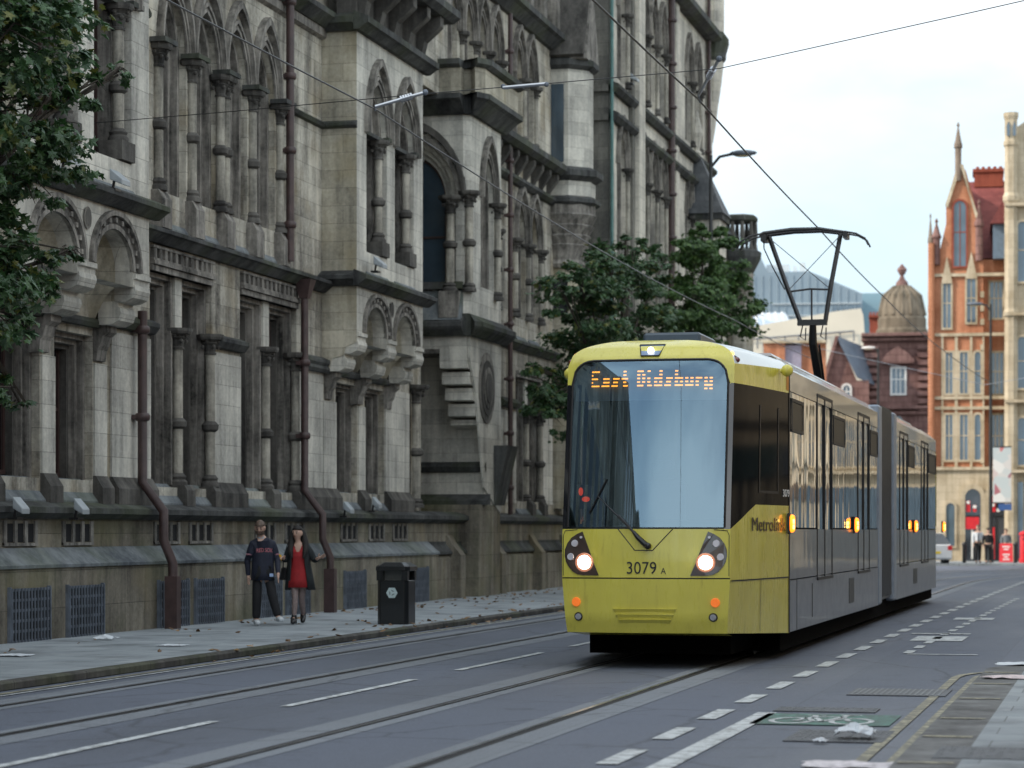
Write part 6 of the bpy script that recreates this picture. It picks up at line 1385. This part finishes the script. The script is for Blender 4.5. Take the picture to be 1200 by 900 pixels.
# ================================================================== TREES
BARK = stone('bark', (.035, .03, .025), (.09, .08, .065), joints=False, sc=4)
def tree(label, base, clumps, nl, size, mat, seed, kind='maple', trunk=.16, limbs_from=.35, group=None, h0=None):
    R_ = random.Random(seed); t = thing('street_tree', label, 'tree', (base[0], base[1], base[2]), group=group)
    hub = Vector(h0) if h0 else Vector((base[0], base[1], 3.2)); m = MB(); top = max(c[0][2] for c in clumps)
    m.tube([base, (base[0]+.03, base[1], 1.5), tuple(hub), (hub.x+.1, hub.y, top)], [trunk*1.25, trunk, trunk*.8, .03], 10); tk = m.build('trunk', BARK, t, smooth=60)
    m = MB(); pts = []; tot = sum(c[1]**2.2 for c in clumps)
    for c, r in clumps:
        if seed == 11: r *= .84
        c = Vector(c); st = hub.lerp(Vector((hub.x, hub.y, top)), R_.random()*.6); md_ = st.lerp(c, .55)+Vector((0, 0, .15)); m.tube([st, md_, c], [trunk*.33, trunk*.2, .012], 6)
        for q_ in range(5):
            e = c+Vector((R_.gauss(0, 1), R_.gauss(0, 1), R_.gauss(0, .6))).normalized()*r*.95; m.tube([md_.lerp(c, R_.random()), c.lerp(e, .5)+Vector((0, 0, .06)), e], [.014, .010, .004], 4)
        n = int(nl*r**2.2/tot)
        sub = [(c+Vector((R_.gauss(0, 1), R_.gauss(0, 1), R_.gauss(0, .75))).normalized()*r*R_.uniform(.3, 1.25), r*R_.uniform(.12, .30)) for _ in range(max(6, int(r*17)))]
        for k in range(n):
            sc_, sr = R_.choice(sub); d = Vector((R_.gauss(0, 1), R_.gauss(0, 1), R_.gauss(0, .5)))*sr*.8; p = sc_+d
            nm = (p-c).normalized()*.5+Vector((R_.gauss(0, .5), R_.gauss(0, .5), .7+R_.gauss(0, .3))); pts.append((tuple(p-Vector(base)), nm))
    m.build('limbs' if False else 'branch_work', BARK, t)
    me = leafy('crown', pts, size, mat, seed+1, kind); o = bpy.data.objects.new('crown', me); C.objects.link(o); o.parent = t
    return t
G1 = leaf_mat('leaf_dark', [(.022, .055, .018), (.035, .085, .028), (.05, .115, .035), (.06, .12, .04), (.065, .12, .06), (.05, .10, .045), (.035, .085, .035), (.14, .15, .03)], .22, .38)
G2 = leaf_mat('leaf_mid', [(.03, .07, .02), (.05, .11, .03), (.075, .15, .04), (.11, .19, .05)], .3, .45)
def L3(u, v, L_): y = Yu(u, L_); Z = y*CT+L_*ST; return (-L_, y, H_+(622-v)*Z/F_)
cl = [(L3(u, v, L_), r) for u, v, L_, r in ((-20, 30, 11.2, 1.0), (20, 90, 11.0, .62), (45, 150, 11.1, .62), (105, 95, 11.0, .34), (75, 100, 11.1, .42), (138, 88, 11.0, .17), (20, 200, 11.3, .6), (60, 205, 11.2, .3), (0, 300, 11.5, .55), (50, 300, 11.4, .36), (82, 298, 11.4, .16), (-10, 390, 11.7, .4), (22, 370, 11.6, .28), (5, 465, 11.9, .26), (25, 475, 11.9, .15), (-60, 150, 11.8, 1.2), (-60, 300, 11.9, 1.0), (45, 10, 11.2, .5), (65, 55, 11.3, .3), (-90, 20, 12, 1.5), (40, 330, 11.5, .3))]
tree('dark green maple whose branches overhang from the left frame edge', (-12.0, 22.4, .09), cl, 15000, .12, G1, 11, trunk=.17, h0=(-12.0, 22.5, 3.4))
cl = [(L3(u, v, L_), r) for u, v, L_, r in ((690, 350, 11.6, .95), (730, 330, 11.5, .85), (762, 330, 11.6, .75), (700, 400, 11.7, 1.0), (752, 390, 11.8, .9), (676, 320, 11.6, .45), (742, 292, 11.7, .4), (662, 345, 11.6, .4), (640, 450, 12.3, .42), (625, 432, 12.3, .22), (650, 470, 12.2, .6), (645, 490, 12.2, .35), (690, 460, 12.0, 1.1), (780, 300, 11.6, .35), (715, 300, 11.6, .4), (740, 450, 12, 1.1))]
tree('bushy dark street tree behind the tram against the tower', (-12.0, 60.0, .09), cl, 19000, .13, G1, 21, group='street trees behind the tram', h0=(-12.0, 60.0, 3.5))
cl = [(L3(u, v, L_), r) for u, v, L_, r in ((810, 300, 11.6, .75), (838, 290, 11.5, .75), (830, 340, 11.6, .95), (855, 330, 11.5, .7), (868, 345, 11.4, .35), (800, 350, 11.7, .8), (845, 275, 11.5, .35), (822, 272, 11.6, .3), (850, 375, 11.6, .9), (810, 390, 11.7, 1.0))]
tree('smaller mid-green street tree nearest the sky behind the tram roof', (-11.9, 72.5, .09), cl, 13000, .15, G2, 31, group='street trees behind the tram', h0=(-11.9, 72.5, 4))
# ================================================================== PEOPLE
def skin_mesh(name, J, edges, root, lv=2):
    """one continuous surface grown along joined edges; J: name -> (x, y, z, rx, ry)"""
    me = bpy.data.meshes.new(name); ks = list(J); ix = {k: i for i, k in enumerate(ks)}
    me.from_pydata([J[k][:3] for k in ks], [(ix[a], ix[b]) for a, b in edges], [])
    o = bpy.data.objects.new(name, me); C.objects.link(o)
    sk = o.modifiers.new('skin', 'SKIN'); sk.use_smooth_shade = True; sk.branch_smoothing = .4
    for k in ks:
        v = me.skin_vertices[0].data[ix[k]]; v.radius = (J[k][3], J[k][4] if len(J[k]) > 4 else J[k][3]); v.use_root = (k == root)
    sb = o.modifiers.new('sub', 'SUBSURF'); sb.levels = lv; sb.render_levels = lv
    dg = bpy.context.evaluated_depsgraph_get(); m2 = bpy.data.meshes.new_from_object(o.evaluated_get(dg))
    bpy.data.objects.remove(o); bpy.data.meshes.remove(me); return m2
def put(mesh, name, mat, parent):
    mesh.name = name; mesh.materials.clear(); mesh.materials.append(mat); mesh.polygons.foreach_set('use_smooth', [True]*len(mesh.polygons))
    o = bpy.data.objects.new(name, mesh); C.objects.link(o); o.parent = parent; return o
SKIN_ = plain('skin', (.52, .33, .25), .5, var=.08); SKINP = plain('skin_fishnet', (.20, .15, .14), .6, var=.3, scale=60)
HAIRM = plain('hair_black', (.014, .011, .010), .75, var=.4, scale=30); HAIRB = plain('hair_brown', (.11, .075, .055), .6, var=.4, scale=30)
def limb(J, E, chain):
    for a, b in zip(chain, chain[1:]): E.append((a, b))
def hand(J, E, wrist, tag_, palm, d, n, side, curl=.3):
    """palm and five unequal fingers growing from the wrist; d: pointing direction, n: palm normal, side: towards the thumb"""
    d, n, side = Vector(d).normalized(), Vector(n).normalized(), Vector(side).normalized(); w = Vector(J[wrist][:3])
    J[tag_+'p'] = (*(w+d*.05), .030, .016); E.append((wrist, tag_+'p'))
    for i, (o, l) in enumerate(((.024, .070), (.008, .078), (-.008, .072), (-.024, .058))):
        b = w+d*.085+side*o; c = b+(d+n*curl).normalized()*l*.55; e = c+(d+n*curl*2.2).normalized()*l*.45
        J[f'{tag_}a{i}'] = (*b, .0095); J[f'{tag_}b{i}'] = (*c, .0085); J[f'{tag_}c{i}'] = (*e, .007); limb(J, E, [tag_+'p', f'{tag_}a{i}', f'{tag_}b{i}', f'{tag_}c{i}'])
    t1 = w+d*.035+side*.035; t2 = t1+(d*.6+side*.7+n*.3).normalized()*.032; t3 = t2+(d+side*.3+n*.3).normalized()*.028
    J[tag_+'t1'] = (*t1, .011); J[tag_+'t2'] = (*t2, .0105); J[tag_+'t3'] = (*t3, .008); limb(J, E, [tag_+'p', tag_+'t1', tag_+'t2', tag_+'t3'])
def head(parent, c, r, yaw, tilt, skin, hair, long_=False, beard=None):
    """separate features on the head: hair shell, eyes, brows, mouth"""
    R_ = Matrix.Rotation(yaw, 3, 'Z') @ Matrix.Rotation(tilt, 3, 'X'); cc = Vector(c)
    def T(p): return tuple(cc+R_ @ Vector(p))
    m = MB()
    for s in (-1, 1): m.ball(T((s*.031, -.088, .006)), .0095, 8, 6)
    for s in (-1, 1): m.prism([T((s*.016, -.094, .027)), T((s*.048, -.086, .027)), T((s*.048, -.086, .033)), T((s*.016, -.094, .035))], [T((s*.016, -.086, .027)), T((s*.048, -.078, .027)), T((s*.048, -.078, .033)), T((s*.016, -.086, .035))])
    m.build('eyes', M_BLACK, parent)
    m = MB(); m.prism([T((-.022, -.092, -.052)), T((.022, -.092, -.052)), T((.014, -.096, -.044)), T((-.014, -.096, -.044))], [T((-.022, -.08, -.052)), T((.022, -.08, -.052)), T((.014, -.08, -.044)), T((-.014, -.08, -.044))]); m.build('mouth', plain('lips', (.35, .12, .10), .4), parent)
    if beard:
        m = MB(); rows = []
        for i in range(7):
            a = -1.25+2.5*i/6; rows.append([T((.079*math.sin(a), -.088*math.cos(a)-.006, z)) for z in (-.03, -.055, -.085)]+[T((.05*math.sin(a), -.055*math.cos(a), -.112))])
        m.surf(rows); m.build('beard', beard, parent, smooth=80)
    m = MB(); rows = []                       # hair cap
    for i in range(9):
        t = i/8*PI*.56; row = []
        for k in range(17):
            a = 2*PI*k/16; f = .5+.5*math.cos(a-PI*1.5+PI); x, y, z = math.sin(t)*math.cos(a), math.sin(t)*math.sin(a), math.cos(t)
            front = y < -.25
            lift = .0 if not front else max(0, (.30 if not long_ else .42)-z)*1.0
            row.append(T((.088*x, .104*y+.008+(0 if not front else lift*.05), .118*z+.012+lift*.11)))
        rows.append(row)
    m.surf(rows); m.build('hair', hair, parent, smooth=80)
def headmesh(J, E, c, yaw=0, tilt=0):
    R_ = Matrix.Rotation(yaw, 3, 'Z') @ Matrix.Rotation(tilt, 3, 'X'); cc = Vector(c)
    def T(p): return tuple(cc+R_ @ Vector(p))
    J['jaw'] = (*T((0, -.012, -.075)), .062, .060); J['face'] = (*T((0, -.004, -.01)), .084, .088); J['crown'] = (*T((0, .012, .065)), .080, .088)
    limb(J, E, ['neck', 'jaw', 'face', 'crown'])
    J['nose1'] = (*T((0, -.085, -.005)), .012); J['nose2'] = (*T((0, -.112, -.025)), .012); E += [('face', 'nose1'), ('nose1', 'nose2')]
    for s, k in ((-1, 'earl'), (1, 'earr')): J[k] = (*T((s*.090, .01, -.008)), .012, .02); E.append(('face', k))
def person(name_label, loc, rz, group=None):
    return thing('person', name_label, 'person', loc, rz, group, world=False)
def shell(name, rings, mat, parent, open_=None, n=24):
    """garment: rings of (cx, cy, z, rx, ry); open_: half angle left open at the front"""
    m = MB(); rows = []
    for cx, cy, z, rx, ry in rings:
        a0 = -PI/2+open_ if open_ else PI/2; a1 = a0+2*PI-2*(open_ or 0)
        rows.append([(cx+rx*math.cos(a0+(a1-a0)*k/n)*(1+.03*math.sin(k*2.4+z*9)), cy+ry*math.sin(a0+(a1-a0)*k/n)*(1+.04*math.sin(k*1.9+z*7)), z) for k in range(n+1)])
    m.surf(rows); o = m.build(name, mat, parent, smooth=80); md = o.modifiers.new('t', 'SOLIDIFY'); md.thickness = .008; return o
# --- man in the dark jersey
x, y = atp(308, 733); man = person('bearded man in a dark navy jersey, black trousers and white trainers walking beside the woman', (x, y, .09), TH+.30)
J = {'pel': (.0, .0, .88, .15, .11), 'waist': (0, 0, 1.02, .14, .10), 'chest': (0, 0, 1.22, .165, .115), 'collar': (-.01, 0, 1.345, .075, .06), 'neck': (-.03, -.01, 1.43, .052), 
     'shl': (-.155, 0, 1.315, .05), 'ell': (-.235, .09, 1.06, .046), 'wrl': (-.22, .06, .80, .030), 'shr': (.15, 0, 1.315, .05), 'elr': (.235, .0, 1.06, .046), 'wrr': (.215, -.16, .83, .030),
     'hil': (-.09, 0, .83, .095), 'knl': (-.10, -.03, .46, .062), 'anl': (-.105, .02, .09, .042), 'tol': (-.11, -.15, .04, .04, .03), 'hir': (.09, 0, .83, .095), 'knr': (.13, -.12, .47, .062), 'anr': (.215, -.16, .13, .042), 'tor': (.235, -.33, .10, .04, .03)}
E = []; limb(J, E, ['pel', 'waist', 'chest', 'collar', 'neck']); 
for s in 'lr': limb(J, E, ['collar', 'sh'+s, 'el'+s, 'wr'+s]); limb(J, E, ['pel', 'hi'+s, 'kn'+s, 'an'+s, 'to'+s])
hand(J, E, 'wrl', 'L', 0, (0, -.1, -1), (0, -1, -.1), (.3, -1, 0), .25); hand(J, E, 'wrr', 'R', 0, (0, -.1, -1), (0, -1, -.1), (-.3, -1, 0), .25)
HC = (-.055, -.045, 1.555); headmesh(J, E, HC, -.35, .30)
put(skin_mesh('body', J, E, 'pel'), 'body', SKIN_, man); head(man, HC, .1, -.35, .30, SKIN_, HAIRB, beard=HAIRB)
NAVY = plain('jersey_navy', (.010, .013, .028), .75, var=.2, scale=20); TROU = plain('trousers_black', (.008, .008, .010), .8, var=.2, scale=14)
K = {'waist': (0, 0, 1.05, .160, .125), 'chest': (0, 0, 1.20, .172, .130), 'collar': (-.01, 0, 1.34, .115, .095), 'nk': (-.025, -.008, 1.425, .072), 'shl': (-.155, 0, 1.315, .080), 'sll': (-.210, .015, 1.09, .082), 'shr': (.15, 0, 1.315, .080), 'slr': (.206, .015, 1.09, .082)}
put(skin_mesh('jersey', K, [('waist', 'chest'), ('chest', 'collar'), ('collar', 'nk'), ('collar', 'shl'), ('shl', 'sll'), ('collar', 'shr'), ('shr', 'slr')], 'chest'), 'jersey', NAVY, man)
shell('jersey_skirt', [(0, 0, 1.24, .160, .124), (0, 0, 1.12, .172, .134), (0, 0, .98, .176, .138), (0, 0, .84, .186, .148), (0, 0, .72, .190, .152)], NAVY, man)
for s in 'lr':
    K = {'a': (*J['sh'+s][:2], 1.2, .06), 'b': (*J['el'+s][:3], .056), 'c': (*[(p+q_)/2 for p, q_ in zip(J['el'+s][:3], J['wr'+s][:3])], .048), 'd': (J['wr'+s][0], J['wr'+s][1], J['wr'+s][2]-.02, .040)}
    put(skin_mesh('sleeve', K, [('a', 'b'), ('b', 'c'), ('c', 'd')], 'a'), 'sleeve', NAVY, man)
K = {'pel': (0, 0, .80, .15, .12)}; 
for s in 'lr': K['h'+s] = (*J['hi'+s][:3], .088); K['k'+s] = (*J['kn'+s][:3], .082); K['m'+s] = (*[(p+q_)/2 for p, q_ in zip(J['kn'+s][:3], J['an'+s][:3])], .074); K['a'+s] = (J['an'+s][0], J['an'+s][1], J['an'+s][2]+.01, .068)
put(skin_mesh('trousers', K, [e for s in 'lr' for e in (('pel', 'h'+s), ('h'+s, 'k'+s), ('k'+s, 'm'+s), ('m'+s, 'a'+s))], 'pel'), 'trousers', TROU, man)
WSH = plain('shoe_white', (.55, .58, .60), .5, var=.15)
for s in 'lr':
    a, t = Vector(J['an'+s][:3]), Vector(J['to'+s][:3]); K = {'a': (*(a+Vector((0, .03, -.035))), .05, .045), 'b': (*a.lerp(t, .5), .05, .045), 'c': (*(t+(t-a)*.1), .045, .035)}
    put(skin_mesh('shoe', K, [('a', 'b'), ('b', 'c')], 'a'), 'shoe', WSH, man)
m = MB(); tmp = MB()
M0 = Matrix.Translation(Vector((.0, 0, 1.175))) @ Matrix.Rotation(PI/2, 4, 'X')
text_mb(tmp, 'RED SOX', .088, M0, cw=.72, depth=.001, bold=.0)
def chest_y(x_): return -.140+1.3*x_*x_
for i, (x_, y_, z_) in enumerate(tmp.v): tmp.v[i] = (x_+.0, chest_y(x_)-.006+y_, z_-.9*x_*x_*.6)
tmp.build('jersey_lettering', plain('letter_red', (.55, .16, .18), .6), man)
m = MB(); m.box(.08, .14, -.150, -.128, .78, .83); m.build('jersey_patch', plain('patch_blue', (.30, .40, .60), .6), man)
for s in (-1, 1): m = MB(); m.lathe(s*.200-.002, .012, [(.066, 1.125), (.070, 1.145), (.064, 1.15)], 14); m.build('cuff_stripe', plain('cuff_pink', (.38, .18, .22), .6), man)
m = MB(); m.lathe(-.025, -.012, [(.066, 1.385), (.058, 1.42), (.05, 1.42)], 14, sy=.9); m.build('undershirt_collar', plain('tshirt_grey', (.35, .38, .42), .7), man)
# --- woman in the red dress
x, y = atp(350, 732); wo = person('long-haired woman in a red dress and dark open coat with one hand held out', (x, y, .09), TH-.05)
J = {'pel': (.0, 0, .84, .125, .10), 'waist': (0, 0, 1.0, .105, .085), 'chest': (0, 0, 1.16, .13, .095), 'collar': (0, 0, 1.27, .08, .06), 'neck': (-.01, -.005, 1.345, .040),
     'shl': (-.135, 0, 1.25, .040), 'ell': (-.215, .02, 1.03, .038), 'wrl': (-.235, -.16, 1.08, .024), 'shr': (.14, 0, 1.25, .040), 'elr': (.255, .02, 1.03, .038), 'wrr': (.33, -.13, 1.07, .024),
     'hil': (-.07, 0, .78, .085), 'knl': (-.04, -.12, .43, .050), 'anl': (-.05, -.18, .11, .032), 'tol': (-.055, -.31, .04, .032, .026), 'hir': (.07, 0, .78, .085), 'knr': (.045, .02, .42, .050), 'anr': (.05, .17, .15, .032), 'tor': (.055, .07, .04, .032, .026)}
E = []; limb(J, E, ['pel', 'waist', 'chest', 'collar', 'neck'])
for s in 'lr': limb(J, E, ['collar', 'sh'+s, 'el'+s, 'wr'+s]); limb(J, E, ['pel', 'hi'+s, 'kn'+s, 'an'+s, 'to'+s])
hand(J, E, 'wrl', 'L', 0, (-.2, -1, .1), (0, .2, -1), (1, -.1, .5), .5); hand(J, E, 'wrr', 'R', 0, (.8, -.5, .25), (0, .2, 1), (-.4, -.6, .6), .2)
HC = (-.02, -.02, 1.475); headmesh(J, E, HC, -.30, .05)
put(skin_mesh('body', J, E, 'pel'), 'body', SKIN_, wo); head(wo, HC, .1, -.30, .05, SKIN_, HAIRM, long_=True)
REDD = plain('dress_red', (.30, .012, .015), .8, var=.25, scale=9); COAT = plain('coat_dark', (.016, .020, .022), .85, var=.3, scale=9)
shell('dress', [(0, 0, 1.17, .145, .112), (0, 0, 1.08, .125, .108), (0, 0, .98, .120, .105), (0, 0, .86, .145, .12), (0, 0, .72, .165, .135), (0, 0, .60, .18, .15)], REDD, wo)
m = MB()
for s in (-1, 1): m.surf([[(s*.13, -.085, 1.17), (s*.07, -.112, 1.17), (s*.012, -.118, 1.15)], [(s*.12, -.04, 1.27), (s*.075, -.065, 1.27), (s*.055, -.075, 1.25)], [(s*.10, .0, 1.30), (s*.075, .0, 1.315), (s*.06, -.02, 1.31)]])
m.build('neckline', REDD, wo, smooth=80)
shell('coat', [(0, .012, 1.30, .10, .075), (0, .012, 1.27, .165, .10), (0, .012, 1.18, .185, .13), (0, .02, 1.0, .185, .14), (.01, .03, .8, .215, .165), (.02, .04, .56, .25, .185)], COAT, wo, open_=.62)
for s in 'lr':
    K = {'a0': (J['sh'+s][0]*.75, 0, 1.275, .06), 'a': (*J['sh'+s][:3], .070), 'b': (*J['el'+s][:3], .056), 'c': (*Vector(J['el'+s][:3]).lerp(Vector(J['wr'+s][:3]), .75), .046)}
    put(skin_mesh('coat_sleeve', K, [('a0', 'a'), ('a', 'b'), ('b', 'c')], 'a'), 'coat_sleeve', COAT, wo)
    K = {'a': (*Vector(J['hi'+s][:3]).lerp(Vector(J['kn'+s][:3]), .3), .078), 'b': (*J['kn'+s][:3], .053), 'm': (*Vector(J['kn'+s][:3]).lerp(Vector(J['an'+s][:3]), .35), .053), 'c': (*J['an'+s][:3], .036)}
    put(skin_mesh('stocking', K, [('a', 'b'), ('b', 'm'), ('m', 'c')], 'a'), 'stocking', SKINP, wo)
    a, t = Vector(J['an'+s][:3]), Vector(J['to'+s][:3]); K = {'u': (*(a+Vector((0, 0, .07))), .045), 'a': (*(a+Vector((0, .02, -.03))), .05, .05), 'b': (*a.lerp(t, .6), .046, .045), 'c': (*(t+(t-a)*.1), .04, .035)}
    put(skin_mesh('boot', K, [('u', 'a'), ('a', 'b'), ('b', 'c')], 'a'), 'boot', M_BLACK, wo)
K = {'t': (-.02, .04, 1.56, .075, .06), 'a': (-.01, .07, 1.45, .10, .06), 'b': (.0, .09, 1.30, .13, .06), 'c': (.0, .10, 1.12, .12, .045), 'd': (.0, .10, 1.0, .07, .03)}
put(skin_mesh('long_hair', K, [('t', 'a'), ('a', 'b'), ('b', 'c'), ('c', 'd')], 'a'), 'long_hair', HAIRM, wo)
for s in (-1, 1):
    K = {'t': (-.015+s*.075, -.0, 1.52, .03), 'a': (-.01+s*.103, -.0, 1.42, .048), 'b': (s*.118, -.03, 1.30, .056), 'c': (s*.12, -.10, 1.17, .048), 'd': (s*.09, -.13, 1.06, .014)}
    put(skin_mesh('hair_lock', K, [('t', 'a'), ('a', 'b'), ('b', 'c'), ('c', 'd')], 'a'), 'hair_lock', HAIRM, wo)
x0, y0 = wo.location.x, wo.location.y; Rz = Matrix.Rotation(wo.rotation_euler.z, 3, 'Z')
def wl(p): v = Rz @ Vector(p); return (v.x+x0, v.y+y0, v.z+.09)
m = MB(); P = [(-.235, -.27, 1.04), (-.24, -.27, 1.12), (-.40, -.25, 1.20), (-.43, -.25, 1.08)]; m.prism([wl(p) for p in P], [wl((a, b+.012, c)) for a, b, c in P]); tag(m.build('yellow_folder', plain('folder_yellow', (.75, .42, .03), .5), bevel=.003), 'yellow folded paper held in the hand of the woman in red', 'folder')
hb = thing('handbag', 'small black handbag hanging at the hip of the woman in the red dress', 'handbag', wl((-.24, -.02, .72)))
m = MB(); P = [(-.30, -.10, .72), (-.20, -.12, .72), (-.19, -.10, .92), (-.27, -.08, .92)]; m.prism([wl(p) for p in P], [wl((a+.0, b+.16, c)) for a, b, c in P]); m.build('bag', M_BLACK, hb, bevel=.015)
m = MB(); m.tube([wl(p) for p in ((-.25, -.02, .92), (-.235, -.03, 1.1), (-.17, .0, 1.33))], .008, 5); m.build('strap', M_BLACK, hb)
# --- distant people outside the shops: one continuous dressed figure each
def small_person(label, u, D, top, bottom, skin=SKIN_, hair=HAIRB, step=.1, h=1.72, tie=None, rz=0, seat=False):
    x, y = far(u, D); t = person(label, (x, y, .10), TH+rz, 'people outside the shops'); k = h/1.72
    J = {'pel': (0, 0, .92*k, .13, .10), 'chest': (0, 0, 1.25*k, .16, .11), 'collar': (0, 0, 1.40*k, .09, .07), 'neck': (0, 0, 1.47*k, .05), 'shl': (-.17, 0, 1.38*k, .058), 'ell': (-.23, .03, 1.1*k, .044), 'wrl': (-.22, -.05, .86*k, .03), 'shr': (.17, 0, 1.38*k, .058), 'elr': (.23, .03, 1.1*k, .044), 'wrr': (.2, -.06, .86*k, .03),
         'hil': (-.09, 0, .86*k, .09), 'knl': (-.1, -step, .48*k, .06), 'anl': (-.1, -step*.6, .09, .042), 'tol': (-.1, -step*.6-.15, .04, .038), 'hir': (.09, 0, .86*k, .09), 'knr': (.1, step*.4, .48*k, .06), 'anr': (.1, step, .09, .042), 'tor': (.1, step-.15, .04, .038)}
    E = []; limb(J, E, ['pel', 'chest', 'collar', 'neck'])
    for s in 'lr': limb(J, E, ['collar', 'sh'+s, 'el'+s, 'wr'+s]); limb(J, E, ['pel', 'hi'+s, 'kn'+s, 'an'+s, 'to'+s])
    hand(J, E, 'wrl', 'L', 0, (0, -.1, -1), (0, -1, -.1), (.3, -1, 0), .25); hand(J, E, 'wrr', 'R', 0, (0, -.1, -1), (0, -1, -.1), (-.3, -1, 0), .25)
    HC = (0, -.01, 1.60*k); headmesh(J, E, HC); put(skin_mesh('body', J, E, 'pel', 1), 'body', skin, t); head(t, HC, .1, 0, 0, skin, hair)
    K = {'p': (0, 0, .93*k, .16, .125), 'c': (0, 0, 1.23*k, .18, .13), 'k': (0, 0, 1.39*k, .11, .09)}
    Ed = [('p', 'c'), ('c', 'k')]
    for s in 'lr': K['s'+s] = (*J['sh'+s][:3], .075); K['e'+s] = (*J['el'+s][:3], .06); K['w'+s] = (J['wr'+s][0], J['wr'+s][1], J['wr'+s][2]+.04, .042); Ed += [('k', 's'+s), ('s'+s, 'e'+s), ('e'+s, 'w'+s)]
    put(skin_mesh('top', K, Ed, 'c', 1), 'top', top, t)
    K = {'p': (0, 0, .93*k, .14, .11)}; Ed = []
    for s in 'lr': K['h'+s] = (*J['hi'+s][:3], .10); K['k'+s] = (*J['kn'+s][:3], .075); K['a'+s] = (J['an'+s][0], J['an'+s][1], .10, .062); Ed += [('p', 'h'+s), ('h'+s, 'k'+s), ('k'+s, 'a'+s)]
    put(skin_mesh('trousers', K, Ed, 'p', 1), 'trousers', bottom, t)
    for s in 'lr': m = MB(); a = J['an'+s]; m.ball((a[0], a[1]-.06, .045), .07, 8, 6, (.75, 1.9, .65)); m.build('shoe', M_BLACK, t)
    if tie: m = MB(); m.prism([(-.03, -.155, .98), (.03, -.155, .98), (.02, -.12, 1.38), (-.02, -.12, 1.38)], [(-.03, -.145, .98), (.03, -.145, .98), (.02, -.11, 1.38), (-.02, -.11, 1.38)]); m.build('tie', tie, t)
    return t
small_person('man in a white shirt, dark tie and black trousers outside the shop', 1146, 114.5, plain('shirt_white', (.60, .64, .68), .7), TROU, tie=NAVY, h=1.78)
small_person('person in all black clothing beside the man in the white shirt', 1158, 114.2, TROU, TROU, hair=HAIRM, h=1.62, step=.05)
small_person('person in a grey top partly behind the red pavement board', 1179, 119.0, plain('top_grey', (.16, .18, .2), .8), TROU, h=1.6, step=.03)
